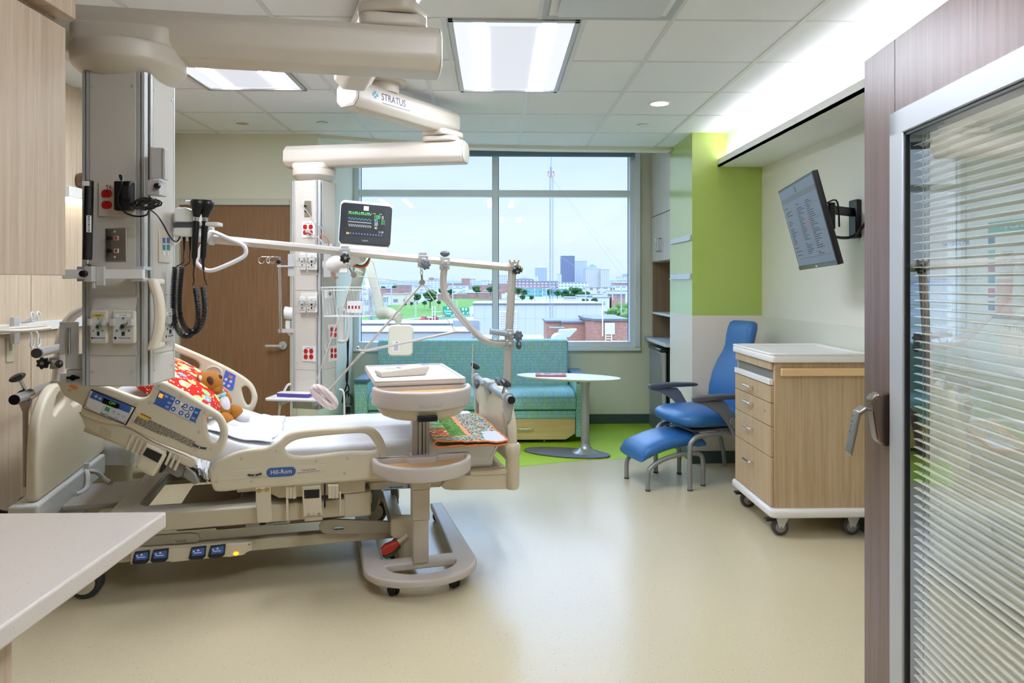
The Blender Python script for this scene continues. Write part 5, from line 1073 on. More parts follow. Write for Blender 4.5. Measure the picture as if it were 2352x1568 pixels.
mb=MB(); mb.ell(TQ(831,805,.05),.014,.014,.014); mb.cyl(TQ(831,805,.05),TQ(824,799,.06),.007); mb.ell(TQ(821,797,.065),.012,.006,.012); obj('joint_clamp',mb,CHR,sp_)
mb=MB(); e1,e2=V(TP.uv(722,888)),V(TP.uv(768,928)); d=(e2-e1); L_=d.length/2-.002; d.normalize(); pr=V((-d.y,d.x)); c=(e1+e2)/2
P=[]
for i in range(40):
    a=2*math.pi*i/40; q=c+d*(L_*math.cos(a))+pr*(.031*math.copysign(abs(math.sin(a))**.8,math.sin(a))*.74); P.append(TP.P+TP.u*q.x+ZZ*q.y+TP.n*.05)
t=NT('gauze_wrap'); t.set(.85,spec=.2); w_=t.add('ShaderNodeTexWave',i_Scale=14.,i_Distortion=2.); t.link(t.co(rot=(0,.6,0)),w_.inputs['Vector']); t.col(t.mix(w_.outputs['Fac'],(222,200,194),(236,222,216))); t.bump(w_.outputs['Fac'],.5,.004)
mb.tube(P,.0205,12,closed=True); solo('padded_ring',mb,t.m,'oval ring wrapped in pale pink gauze hanging on the rope','padded ring')
# ================================================================ OVERBED TABLE
OA=V((.968,.25,0)).normalized(); OB=V((-OA.y,OA.x,0)); OM=frame(V((-.365,3.47,0)),OA,OB,ZZ)
TG=mat('table_grey_plastic',(202,192,186),.38,bump=.02,bs=900); TPO=mat('table_post',(196,186,172),.38,.15)
ot=thing('overbed_table','wheeled overbed table with two half-round trays in front of the bed','overbed table',OM@V((0,0,0)))
mb=MB(OM)
o=[(.265,.88),(.195,.88),(.17,.06),(-.17,.06),(-.195,.88),(-.265,.88),(-.275,.0)]+arc(0,-.02,.275,180,360,18,.225)+[(.275,0)]
mb.plate(o,T(0,0,.058),.038,.01,([(.15,-.02),(-.15,-.02)]+arc(0,-.03,.17,180,360,14,.13),)); obj('base',mb,TG,ot)
for a,b in ((-.145,-.135),(.145,-.13),(-.23,.83),(.23,.83)):
    mb=MB(OM); mb.M=OM@T(a,b,0)@RZ(.5); 
    for x in (-.011,.011): mb.tube([(x-.008,0,.026),(x+.008,0,.026)],.026,18)
    w_=obj('castor',mb,mat('castor_black',(30,30,32),.5),ot,bevel=.003); mb=MB(OM@T(a,b,0)@RZ(.5)); mb.box(-.005,.005,-.02,.012,.02,.058); mb.cyl((0,0,.04),(0,0,.06),.012); obj('castor_stem',mb,BLK,w_)
mb=MB(OM); mb.box(-.038,.038,-.03,.03,.09,.30); mb.box(-.0425,.0425,-.035,.035,.30,.45); mb.box(-.046,.046,-.038,.038,.45,.62); p=obj('post',mb,TPO,ot,bevel=.004)
mb=MB(OM); 
for a,b in ((-.042,-.016),(-.012,.004),(.008,.02),(.024,.042)): mb.box(a,b,-.03,.03,.6,.93)
mb.box(-.04,.04,-.02,.03,.6,.93); obj('inner_post',mb,ALD,ot,bevel=.002)
mb=MB(OM); mb.box(.004,.008,-.024,-.018,.6,.93); obj('post_groove',mb,GAPM,ot)
D=[(.235,-.04)]+[(.235,-.06)]
def dring(k,back,n=22,ry=.25,rx=.235):
    return [(x*k,y) for x,y in arc(0,-.055,rx,180,360,n,ry)]
def tray(z0,z1,notch,nm):
    outer=[(-.236,-.035)]+arc(0,-.05,.238,180,360,24,.25)+[(.236,-.035)]
    inner=arc(0,-.06,.212,180,360,24,.212)
    if notch: back=[(.20,-.052),(.10,-.052),(.08,-.058),(.065,-.085),(-.065,-.085),(-.08,-.058),(-.10,-.052),(-.20,-.052)]
    else: back=[(.20,-.052),(-.20,-.052)]
    inn=inner+back
    mb=MB(OM); mb.plate(outer+([(.10,-.035),(.075,-.045),(.055,-.07),(-.055,-.07),(-.075,-.045),(-.10,-.035)] if notch else []),T(0,0,z0),z1-z0,.012,(inn,),3); r_=obj(nm,mb,TG,ot)
    mb=MB(OM); mb.plate(inn,T(0,0,z1-(.036 if notch else .029)),.006,.001); obj('tray_floor',mb,wood('tray_maple',(192,152,98),(206,168,114),(218,182,130),(8,60,60),.4) if 'tray_maple' not in MC else MC['tray_maple'],r_); return r_
tray(.553,.622,True,'lower_tray'); ut=tray(.875,.96,False,'upper_tray')
mb=MB(OM); mb.loft([[(x*k,-.04+(y+.04)*k,z) for x,y in [(-.238,-.035)]+arc(0,-.05,.238,180,360,24,.25)+[(.238,-.035)]] for k,z in ((.97,.8755),(.90,.868),(.86,.845),(.80,.83),(.68,.818),(.4,.812))]); bw_=obj('tray_underbody',mb,mat('table_cream',(206,194,174),.4),ut)
mb=MB(OM); mb.box(-.052,.038,-.285,-.19,.826,.852); obj('release_lever',mb,BLK,ut,bevel=.003)
mb=MB(); M=OM@T(0.0,-.3015,.90)@MX.Rotation(R(90),4,'X'); mb.text('Nemschoff',M,.019,.0006); obj('embossed_name',mb,TG,ut)
mb=MB(OM); mb.plate(rrect(-.222,.222,-.045,.62,.02),T(0,0,.955),.024,.006); tp=obj('table_top',mb,mat('table_rim',(214,206,202),.38),ot)
mb=MB(OM); mb.plate(rrect(-.222,.222,-.045,.62,.02),T(0,0,.978),.008,.003,(rrect(-.205,.205,-.028,.603,.015),)); obj('raised_rim',mb,MC['table_rim'],tp)
mb=MB(OM); mb.box(-.206,.206,-.029,.604,.9785,.980); obj('white_laminate',mb,mat('laminate_white',(236,232,236),.4),tp)
h=thing('bedside_phone','beige handset with screen and purple end lying on the table top','phone',OM@V((-.05,.2,.98)))
mb=MB(OM@T(-.055,.19,.9805)@RZ(.16)); mb.loft([[(-.13,-.055,0),(.10,-.055,0),(.10,.055,0),(-.13,.055,0)],[(-.14,-.062,.02),(.12,-.06,.034),(.12,.06,.034),(-.14,.062,.02)],[(-.135,-.058,.03),(.118,-.056,.05),(.118,.056,.05),(-.135,.058,.03)]]); b_=obj('body',mb,PL,h,bevel=.006,seg=3)
mb=MB(OM@T(-.055,.19,.9805)@RZ(.16)); fz_=lambda x:.0305+(x+.135)*.0791
def slab(mb,x0,x1,y0,y1,e=.0008): mb.hexa([(x0,y0,fz_(x0)),(x1,y0,fz_(x1)),(x1,y1,fz_(x1)),(x0,y1,fz_(x0)),(x0,y0,fz_(x0)+e),(x1,y0,fz_(x1)+e),(x1,y1,fz_(x1)+e),(x0,y1,fz_(x0)+e)])
slab(mb,-.09,-.045,-.01,.03); obj('screen',mb,mat('lcd_pale',(176,196,196),.3),b_)
mb=MB(OM@T(-.055,.19,.9805)@RZ(.16)); slab(mb,.092,.108,-.045,.045); slab(mb,-.035,-.02,-.03,.025); obj('purple_marks',mb,mat('lilac_print',(146,130,180),.5),b_)
mb=MB(OM@T(-.055,.19,.9805)@RZ(.16))
for i in range(5):
    for k in range(4): slab(mb,-.005+i*.018,.006+i*.018,-.04+k*.022,-.028+k*.022)
obj('keys',mb,mat('key_pale',(222,216,204),.4),b_)
# ================================================================ HEADWALL ITEMS, BIN
WL=Plane((XL,0,0),(1,0,0))
rz=1.21
r=thing('wall_rail','white equipment rail along the wood headwall','wall rail',(XL,3.9,rz))
mb=MB(); mb.box(XL,XL+.03,2.6,5.0,rz-.022,rz+.024); mb.box(XL+.012,XL+.034,2.6,5.0,rz-.026,rz-.02); obj('rail',mb,PLW,r,bevel=.003)
h=thing('cable_hook','white wire double hook clipped to the wall rail','hook',(XL+.05,3.9,1.2))
hp=Plane((XL+.07,0,0),(1,0,0)); 
mb=MB(); mb.box(XL+.03,XL+.055,hp.pt(40,750).y,hp.pt(52,750).y,1.13,1.27); obj('clip',mb,ALU,h,bevel=.002)
for dx in (0,14):
    mb=MB(); mb.tube(cr([V((XL+.06,hp.pt(54+dx*.3,745).y,z)) if i in(0,5) else V((XL+.06+.05,hp.pt(x+dx,745).y,z)) for i,(x,z) in enumerate(((54,1.24),(54,1.25),(53,1.285),(57,1.295),(60,1.27),(60,1.24)))],5,False),.0045,8); mb.tube(cr([V((XL+.06,hp.pt(54,745).y,1.19)),V((XL+.11,hp.pt(54+dx,745).y,1.185)),V((XL+.11,hp.pt(53+dx,745).y,1.12)),V((XL+.11,hp.pt(57+dx,745).y,1.105)),V((XL+.11,hp.pt(61+dx,745).y,1.12)),V((XL+.11,hp.pt(61+dx,745).y,1.15))],5,False),.0045,8); obj('hook',mb,WIRE,h)
c=V((XL+.16,3.70,1.215)); mb=MB(); mb.tube([c+V((.10*math.sin(a),.17*math.cos(a),0)) for a in [2*math.pi*i/40 for i in range(40)]],.0105,8,closed=True,flat=.9); mb.box(XL+.03,XL+.075,3.66,3.74,1.20,1.23); solo('ring_holder',mb,mat('ring_cream',(224,214,200),.4),'cream oval ring holder on the headwall rail','holder')
h=thing('wall_plate','slim cream recessed plate low on the wood headwall','wall plate',WL.pt(22,803)); mb=MB(); mb.pbox(WL,13,776,30,831,0,.006); p=obj('plate',mb,mat('plate_cream',(216,208,180),.5),h,bevel=.002); mb=MB(); mb.pbox(WL,19,779,25,805,.006,.008); obj('slot',mb,mat('slot_olive',(150,140,110),.6),p)
mb=MB(); mb.box(XL,XL+.06,4.28,4.62,1.94,1.965); h=thing('wall_light','lit strip lamp on the headwall beside the big boom','wall lamp',(XL,4.45,1.95)); obj('lamp',mb,emit('wall_lamp_glow',(255,250,240),4),h); mb=MB(); mb.box(XL,XL+.075,4.26,4.64,1.966,2.03); obj('housing',mb,PLW,h,bevel=.003)
mb=MB(); mb.lathe([(.03,0),(.048,.01),(.05,.03),(.03,.06),(.001,.062)],frame(WL.pt(181,415),V((0,1,0)),ZZ,V((1,0,0))),n=22); h=solo('wall_gauge',mb,mat('gauge_bronze',(120,96,80),.25,.6),'round bronze gauge on the headwall beside the boom top','gauge'); mb=MB(); mb.box(XL+.062,XL+.07,h.matrix_world.translation.y+WL.pt(181,415).y-.045,WL.pt(181,415).y+.03,WL.pt(181,418).z-.008,WL.pt(181,418).z+.008); obj('lever',mb,BLK,h)
bn=thing('trash_can','beige waste bin with a clear plastic liner behind the headboard','waste bin',(-2.27,4.28,0))
mb=MB(T(-2.27,4.28,0)); mb.loft([[(x*k,y*k,z) for x,y in rrect(-.16,.16,-.13,.13,.05)] for k,z in ((.78,0),(.80,.01),(.97,.47),(1.0,.475),(1.0,.50),(.96,.50),(.76,.02))]); obj('bin',mb,mat('bin_beige',(212,207,186),.5),bn)
lm=NT('bin_liner'); lm.set(.3); lm.col((232,232,236)); lm.b.inputs['Alpha'].default_value=.55
mb=MB(T(-2.27,4.28,0)); base_=rrect(-.165,.165,-.135,.135,.05,8); rings=[]
for k,z in ((1.03,.40),(1.02,.45),(1.03,.505),(1.02,.56),(.93,.585),(.8,.56)): rings.append([(x*k*(1+.035*NZ.noise(V((i*.8,z*14,3)))),y*k*(1+.035*NZ.noise(V((i*.8,z*14,7)))),z+.018*NZ.noise(V((i*.5,k*5,1)))) for i,(x,y) in enumerate(base_)])
mb.loft(rings,cap=False); obj('liner',mb,lm.m,bn,ang=80)
# hose on the bed head base, black leads by the wall
mb=MB(); mb.tube(cr([bw(-.15,.55,.47),bw(-.13,.52,.45),bw(-.12,.48,.40),bw(-.13,.42,.387),bw(-.14,.36,.395)],5,False),.012,8); mb.tube(cr([bw(-.14,.56,.46),bw(-.11,.60,.44),bw(-.08,.62,.40),bw(-.03,.55,.393)],5,False),.012,8); mb.box(-.01,.01,-.012,.012,-.02,.03,frame(bw(-.145,.55,.475),BU,BV,ZZ)); solo('white_hose',mb,mat('hose_grey',(206,204,198),.45),'pale hose looped over the grey head base of the bed','hose')
mb=MB()
for k in range(3): mb.tube(cr([V((XL+.03+.02*k,3.62,.31)),V((XL+.08+.02*k,3.70,.27)),V((XL+.1,3.8,.25+.03*k)),V((XL+.12,3.9,.29)),V((XL+.10,3.98,.32)),V((XL+.02,4.05,.30+.02*k))],5,False),.011,8)
mb.box(XL,XL+.04,3.6,3.66,.29,.33); solo('black_leads',mb,BLK,'black leads plugged in low on the wood headwall','cable')
# ================================================================ WINDOW NICHE: cupboards, fridge
NW=wood('niche_laminate',(176,166,150),(190,182,168),(202,196,184),(40,40,1.3),.3,coat=.2)
NB=wood('niche_back',(124,104,80),(142,120,94),(154,132,104),(40,40,1.3),.5)
xs=1.604
wc=thing('storage_cupboard','tall pale built-in cupboard with open shelves beside the window','cupboard',(1.85,6.8,.9))
mb=MB(); mb.box(xs+.02,2.1,6.38,6.40,.9,2.95); mb.box(xs+.02,2.1,7.2,7.22,.9,2.95); mb.box(xs+.02,2.1,6.4,7.2,1.66,1.68); mb.box(xs+.02,2.1,6.4,7.2,2.10,2.12); mb.box(xs+.3,xs+.32,6.4,7.2,.9,2.95); obj('carcass',mb,NB,wc)
mb=MB(); mb.box(xs,xs+.02,6.385,7.215,2.125,2.95); obj('upper_door',mb,NW,wc,bevel=.0015)
for k,(a,b) in enumerate(((6.385,6.80),(6.804,7.215))):
    mb=MB(); mb.box(xs,xs+.02,a,b,1.67,2.118); d=obj('door',mb,NW,wc,bevel=.0015)
    y=6.76 if k==0 else 6.85; mb=MB(); mb.tube(cr([V((xs,y,1.76)),V((xs-.03,y,1.762)),V((xs-.03,y,1.81)),V((xs-.03,y,1.878)),V((xs,y,1.88))],4,False),.005,8); obj('handle',mb,STEEL,d)
mb=MB(); mb.box(xs+.005,2.1,6.40,7.2,1.14,1.16); obj('shelf',mb,mat('shelf_pale',(206,206,196),.45),wc,bevel=.002)
mb=MB(); mb.box(1.55,2.1,6.378,7.262,.868,.9); solo('niche_counter',mb,mat('niche_top',(186,190,190),.35),'grey counter ledge above the small fridge','counter',bevel=.003)
fr=thing('mini_fridge','small black and steel fridge under the counter beside the window','fridge',(1.8,6.73,0))
mb=MB(); mb.box(1.60,2.05,6.48,6.97,.03,.84); obj('body',mb,BLK,fr,bevel=.004)
mb=MB(); mb.box(1.535,1.59,6.48,6.97,.04,.81); d=obj('door',mb,mat('fridge_steel',(140,146,152),.3,.7),fr,bevel=.006)
mb=MB(); mb.box(1.545,1.575,6.476,6.4805,.04,.81); obj('door_edge',mb,mat('fridge_edge',(190,188,178),.4,.4),d)
mb=MB(); mb.box(1.525,1.60,6.475,6.975,.812,.845); obj('top_grip',mb,mat('gloss_black',(20,22,26),.12),fr,bevel=.008)
mb=MB(); 
for a in (1.64,2.0):
    for b in (6.53,6.92): mb.cyl((a,b,.0025),(a,b,.03),.02)
obj('feet',mb,BLK,fr)
SP=Plane((XG,0,0),(-1,0,0))
for y,lab in ((545,'upper of two pale marker rails on the lime column'),(634,'lower of two pale marker rails on the lime column')):
    mb=MB(); a=atX(1589,y,XG); b=atX(1543,y,XG); mb.box(XG-.016,XG,a.y,b.y,a.z-.022,a.z+.022); mb.box(XG-.024,XG-.016,a.y,b.y,a.z-.024,a.z-.014); solo('marker_rail',mb,mat('rail_aluminium',(200,208,212),.3,.3),lab,'rail','rails on the lime column',bevel=.002)
# ================================================================ SOFA
t=NT('sofa_weave'); t.set(.75,spec=.25); 
geo=t.add('ShaderNodeNewGeometry'); tc=t.add('ShaderNodeTexCoord'); sx=t.add('ShaderNodeSeparateXYZ'); t.link(tc.outputs['Object'],sx.inputs[0]); cmb=t.add('ShaderNodeCombineXYZ'); t.link(sx.outputs[0],cmb.inputs[0]); t.link(t.math('SUBTRACT',sx.outputs[2],sx.outputs[1]),cmb.inputs[1])
def brick(bw_,rh,mort,off):
    b=t.add('ShaderNodeTexBrick',offset=off,i_Scale=1.); b.inputs['Brick Width'].default_value=bw_; b.inputs['Row Height'].default_value=rh; b.inputs['Mortar Size'].default_value=mort; b.inputs['Color1'].default_value=(0,0,0,1); b.inputs['Color2'].default_value=(1,1,1,1); b.inputs['Mortar'].default_value=(.5,.5,.5,1); t.link(cmb.outputs[0],b.inputs['Vector']); return b
b1_=brick(.019,.029,.0019,.37); b2_=brick(.011,.11,.0018,.43)
c=t.mix(b1_.outputs['Color'],(146,196,200),(166,212,212)); c=t.mix(b1_.outputs['Fac'],c,(122,174,188)); g_=t.math('GREATER_THAN',b2_.outputs['Color'],.80); c=t.mix(t.math('MULTIPLY',g_,.5),c,(170,210,120)); t.col(c); t.bump(b1_.outputs['Fac'],.25,.002); SOFA=t.m
so=thing('sofa','teal patterned sofa with maple drawer under the window','sofa',(-.2,6.8,0))
yb=6.93; x0,x1=atY(867,800,yb).x,atY(1306,800,yb).x
mb=MB(); mb.plate(rrect(x0,x1,.33,atY(1000,781,yb).z,.03),frame((0,7.12,0),V((1,0,0)),ZZ,V((0,-1,0))),.19,.03,(),4); obj('backrest',mb,SOFA,so)
xl,xr=-1.135,.735
mb=MB(); mb.loft([[(x,y,z) for x in (xl,xr) for y,z in ()] or [(xl,y,z) for y,z in ((6.36,.31),(6.345,.36),(6.36,.42),(6.42,.455),(6.6,.468),(6.94,.455),(6.94,.30),(6.5,.30))],[(xr,y,z) for y,z in ((6.36,.31),(6.345,.36),(6.36,.42),(6.42,.455),(6.6,.468),(6.94,.455),(6.94,.30),(6.5,.30))]]); obj('seat_cushion',mb,SOFA,so,bevel=.012,seg=3,ang=60)
mb=MB(); mb.box(xl,xr,6.385,7.1,.225,.298); obj('front_panel',mb,SOFA,so,bevel=.004)
MAP=wood('maple_veneer',(206,178,116),(218,192,130),(226,202,142),(2.5,50,50),.4)
mb=MB(); mb.prism([(xl+.004,.09),(xl+.09,.035),(xr-.09,.035),(xr-.004,.09),(xr-.004,.222),(xl+.004,.222)],frame((0,6.41,0),V((1,0,0)),ZZ,V((0,-1,0))),0,.022); dr=obj('drawer_front',mb,MAP,so,bevel=.002)
for px in (1206,):
    a=atY(1190,983,6.388); b=atY(1223,981,6.388); mb=MB(); mb.tube(cr([a+V((0,0,-.002)),a+V((0,-.028,0)),(a+b)/2+V((0,-.032,-.006)),b+V((0,-.028,0)),b+V((0,0,.002))],4,False),.0055,8); mb.cyl(b+V((0,-.004,0)),b,.011,n=14); mb.cyl(a+V((0,-.004,0)),a,.011,n=14); obj('handle',mb,ALU,dr)
for xa_,xb_ in ((-1.258,-1.138),(.738,.858)):
    mb=MB(); mb.box(xa_,xb_,6.37,7.14,.06,.555); ar=obj('arm',mb,SOFA,so,bevel=.008,seg=3)
    mb=MB(); mb.plate(rrect(xa_-.006,xb_+.006,6.34,7.14,.02),T(0,0,.556),.035,.012); obj('arm_cap',mb,mat('arm_cap_slate',(74,104,126),.4),so)
    mb=MB(); 
    for y in (6.45,7.05): mb.tube([((xa_+xb_)/2-.012,y,.027),((xa_+xb_)/2+.012,y,.027)],.025,16); mb.box((xa_+xb_)/2-.018,(xa_+xb_)/2+.018,y-.02,y+.02,.03,.06)
    obj('castor',mb,DGR,so)
mb=MB(); mb.box(xl+.1,xr-.1,6.55,7.05,.06,.22); obj('frame',mb,GAPM,so)
mb=MB(); mb.cyl((xr-.28,6.47,.0022),(xr-.28,6.47,.06),.014); mb.cyl((xl+.28,6.47,.0022),(xl+.28,6.47,.06),.014); obj('glide',mb,ALU,so)
# ================================================================ OVAL TABLE, MAGAZINE
A_=-R(20); TM=T(.625,6.02,0)@RZ(A_)
tb=thing('side_table','white oval-topped pedestal table with flat grey foot near the sofa','table',(.6,6.05,0))
zt=.657
def ell2(a,b,n=44,p=1): return [(a*math.cos(2*math.pi*i/n),b*math.sin(2*math.pi*i/n)) for i in range(n)]
mb=MB(TM); mb.loft([[(x*k,y*k,z) for x,y in ell2(.455,.20)] for k,z in ((.86,zt-.022),(.97,zt-.010),(1,zt-.004),(.995,zt),(.9,zt+.0005))]); obj('tabletop',mb,mat('tabletop_white',(236,232,232),.35),tb)
mb=MB(T(.772,6.0,0)); mb.lathe([(.115,.015),(.11,.02),(.07,.035),(.045,.06),(.036,.10),(.034,.3),(.034,.56),(.04,.60),(.06,.63),(.085,zt-.02)],n=32); obj('stem',mb,mat('table_silver',(172,174,174),.32,.6),tb)
mb=MB(TM@T(-.005,-.02,0)); mb.plate(ell2(.375,.16),T(0,0,.0025),.014,.006); obj('foot_plate',mb,mat('foot_grey',(104,108,118),.45,.2),tb)
mg=thing('magazine','red picture magazine lying on the white oval table','magazine',TM@V((-.15,.02,zt)))
mb=MB(TM@T(-.155,.015,zt+.001)@RZ(.28)); mb.box(-.13,.13,-.095,.095,0,.010); obj('cover',mb,mat('magazine_red',(186,58,52),.3),mg,bevel=.002)
t=NT('cover_picture'); t.set(.3); t.col(t.ramp(t.noise(t.co(),22,4),[(.35,(226,206,206)),(.5,(178,90,90)),(.65,(120,60,70))])); mb=MB(TM@T(-.155,.015,zt+.001)@RZ(.28)); mb.box(-.10,.10,-.06,.085,.0101,.0106); o=obj('cover_picture',mb,t.m,mg); mb=MB(); mb.text('BLUE',TM@T(-.155,-.05,zt+.0118)@RZ(.28),.02,.0002) if False else mb.box(-.09,.03,-.082,-.068,.0101,.0106,TM@T(-.155,.015,zt+.001)@RZ(.28)); obj('title_band',mb,WHT,mg)
# ================================================================ BLUE CHAIR AND FOOTSTOOL
CX_=V((-.27,.963,0)).normalized(); CY_=V((-CX_.y,CX_.x,0))
CM=frame(V((1.30,5.145,0)),CX_,CY_,ZZ)
BLU=mat('blue_vinyl',(46,104,166),.38,bump=.08,bs=500); CGR=mat('chair_grey_metal',(150,150,150),.4,.4); ARM=mat('arm_grey',(118,120,128),.4)
ch=thing('patient_chair','blue high-backed patient chair with grey arms beside the lime column','chair',CM@V((0,-.3,0)))
def sell(cx,cy,cz,rx,ry,rz,M,p=.6,n=32,k=14):
    out_=[]
    for i in range(k+1):
        th=-math.pi/2+math.pi*i/k; th=max(-1.5,min(1.5,th)); cz_,sz=math.cos(th),math.sin(th); out_.append([M@V((cx+rx*cz_**p*math.copysign(abs(math.cos(a))**p,math.cos(a)),cy+ry*cz_**p*math.copysign(abs(math.sin(a))**p,math.sin(a)),cz+rz*math.copysign(abs(sz)**.9,sz))) for a in [2*math.pi*j/n for j in range(n)]])
    return out_
mb=MB(); mb.loft(sell(0,-.235,.48,.275,.295,.066,CM@T(0,0,0),.5)); obj('seat',mb,BLU,ch,ang=70)
mb=MB(); rings=[]
for z,w,d,yc in ((.40,.20,.035,-.485),(.46,.225,.05,-.49),(.55,.24,.06,-.50),(.66,.245,.065,-.515),(.76,.235,.06,-.535),(.86,.205,.05,-.56),(.93,.165,.045,-.58),(.98,.15,.047,-.592),(1.05,.15,.055,-.605),(1.11,.148,.058,-.62),(1.15,.14,.05,-.63),(1.165,.11,.03,-.635)):
    rings.append([CM@V((w*math.copysign(abs(math.cos(a))**.7,math.cos(a)),yc+d*math.copysign(abs(math.sin(a))**.75,math.sin(a))-(abs(math.cos(a))**2)*-.03,z)) for a in [2*math.pi*j/36 for j in range(36)]])
mb.loft(rings); obj('backrest',mb,BLU,ch,ang=70)
for s in (-1,1):
    mb=MB(); mb.tube(cr([CM@V(p) for p in ((s*.245,.0,.0),(s*.245,.0,.03),(s*.245,.0,.28),(s*.245,-.02,.345),(s*.245,-.08,.375),(s*.245,-.25,.385),(s*.245,-.50,.375))],6,False),.0175,12); fl=obj('front_leg',mb,CGR,ch)
    mb=MB(); mb.cyl(CM@V((s*.245,0,0)),CM@V((s*.245,0,.012)),.019,n=14); obj('foot_cap',mb,DGR,fl)
    mb=MB(); mb.tube(cr([CM@V(p) for p in ((s*.26,-.62,.0),(s*.26,-.60,.15),(s*.26,-.54,.34),(s*.25,-.48,.38))],6,False),.0175,12); obj('rear_leg',mb,CGR,ch)
    xa_=s*.315
    mb=MB(); mb.loft([[CM@V((xa_+dx*w,y,z)) for dx,z in ((-1,z0),(1,z0),(1,z1),(-1,z1))] for y,z0,z1,w in ((.02,.632,.668,.020),(-.03,.63,.672,.032),(-.20,.640,.676,.034),(-.36,.640,.668,.034),(-.40,.642,.662,.026))]); ap=obj('arm_pad',mb,mat('arm_pad_charcoal',(84,86,94),.42),ch,bevel=.010,seg=3)
    mb=MB(); mb.loft([[CM@V((xa_+dx,y+dy,z)) for dx,dy in ((-.016,-.055*w),(.016,-.055*w),(.016,.055*w),(-.016,.055*w))] for y,z,w in ((-.10,.632,2.2),(-.17,.60,1.5),(-.24,.54,.9),(-.30,.46,.75),(-.36,.36,.8),(-.40,.30,.5))]); obj('arm_support',mb,ARM,ch,bevel=.006)
mb=MB(); mb.tube([CM@V((-.33,-.285,.485)),CM@V((-.345,-.285,.485))],.025,14); mb.box(-.35,-.34,-.32,-.285,.44,.50,CM); obj('recline_lever',mb,CGR,ch,bevel=.002)
mb=MB(); mb.tube([CM@V((-.245,-.42,.36)),CM@V((.245,-.42,.36))],.014,10); mb.tube([CM@V((-.245,-.12,.37)),CM@V((.245,-.12,.37))],.014,10); mb.box(-.15,.15,-.45,-.08,.385,.40,CM); obj('seat_frame',mb,CGR,ch)
fs=thing('footstool','blue curved footstool on grey tube legs in front of the blue chair','footstool',CM@V((0,.1,0)))
mb=MB(); rings=[]
for i in range(15):
    f=i/14; y=.33-.50*f; zt_=.215+.115*math.sin(min(1,.12+f*.95)*math.pi*.62); th_=.10 if 0<i<14 else .05
    if i in (0,14): zt_-=.02
    if i==13: zt_-=.004
    rings.append([CM@V((xx,y,zt_+zz)) for xx,zz in [(x_,z_) for x_,z_ in [(.185*math.copysign(abs(math.cos(a))**.5,math.cos(a)),th_/2*math.copysign(abs(math.sin(a))**.7,math.sin(a))) for a in [2*math.pi*j/32 for j in range(32)]]]])
mb.loft(rings); obj('pad',mb,BLU,fs,ang=70)
for s in (-1,1):
    mb=MB(); mb.tube(cr([CM@V(p) for p in ((s*.165,.285,0),(s*.165,.285,.11),(s*.165,.262,.16),(s*.165,.18,.205),(s*.165,.05,.235),(s*.165,-.10,.235),(s*.165,-.145,.21),(s*.165,-.155,.15),(s*.165,-.155,0))],6,False),.0165,12); l=obj('leg_frame',mb,CGR,fs)
    for y in (.285,-.155): mb=MB(); mb.cyl(CM@V((s*.165,y,0)),CM@V((s*.165,y,.012)),.0185,n=14); obj('foot_cap',mb,DGR,l)
# ================================================================ MEDICAL CART
CW=wood('cart_oak',(172,146,112),(190,164,130),(204,180,148),(60,60,1.6),.45)
X0,X1,Y0,Y1=1.585,2.13,3.985,4.61
ca=thing('supply_cart','wooden four-drawer supply cart on castors by the right wall','cart',(1.86,4.3,0))
CWH=mat('cart_white',(236,232,230),.3)
mb=MB(); mb.box(X0+.012,X1,Y0+.004,Y1,.165,1.0); obj('body',mb,CW,ca,bevel=.002)
mb=MB(); mb.plate(rrect(X0-.025,X1+.015,Y0-.03,Y1+.02,.035),T(0,0,.118),.05,.016); obj('base_bumper',mb,CWH,ca)
mb=MB(); mb.plate(rrect(X0-.018,X1+.012,Y0-.022,Y1+.016,.025),T(0,0,1.0),.04,.008); tp=obj('top',mb,CWH,ca)
mb=MB(); mb.plate(rrect(X0-.018,X1+.012,Y0-.022,Y1+.016,.025),T(0,0,1.038),.016,.006,(rrect(X0+.02,X1-.03,Y0+.02,Y1-.02,.03),)); obj('raised_edge',mb,CWH,tp)
zs_=(.17,.455,.63,.765,.865)
for k,(a,b) in enumerate(zip(zs_,zs_[1:])):
    mb=MB(); mb.box(X0-.006,X0+.011,Y0+.02,Y1-.012,a+.002,b-.002); d=obj('drawer',mb,CW,ca,bevel=.0015)
    z=b-.045-(.02 if k<2 else 0)-(.03 if k==0 else 0); y=(Y0+Y1)/2+.03; mb=MB(); mb.tube(cr([V((X0-.006,y-.05,z)),V((X0-.034,y-.05,z)),V((X0-.036,y-.03,z)),V((X0-.036,y+.03,z)),V((X0-.034,y+.05,z)),V((X0-.006,y+.05,z))],3,False),.0055,8); obj('handle',mb,CHR,d)
    if k==2: mb=MB(); mb.lathe([(.007,0),(.006,.003),(.001,.003)],frame((X0-.006,Y0+.10,z-.012),V((0,-1,0)),ZZ,V((-1,0,0))),n=14); obj('lock',mb,STEEL,d)
mb=MB(); mb.box(X0-.004,X0+.011,Y0+.02,Y1-.012,.955,.998); obj('top_rail',mb,CW,ca,bevel=.001)
mb=MB(); mb.box(X0+.0105,X0+.0125,Y0+.03,Y1-.03,.90,.953); obj('niche',mb,mat('niche_grey',(120,118,114),.7),ca)
mb=MB(); mb.box(X0-.012,X0+.010,Y0+.02,Y1-.012,.868,.902); obj('pull_out_shelf',mb,CWH,ca,bevel=.003)
mb=MB(); mb.box(1.625,2.115,Y0-.028,Y0-.004,.925,.968); mb.box(1.66,1.70,Y0-.006,Y0+.004,.94,.955); mb.box(2.04,2.08,Y0-.006,Y0+.004,.94,.955); obj('push_handle',mb,wood('maple_pale',(222,180,132),(230,192,144),(236,200,154),(3,50,50),.4),ca,bevel=.004)
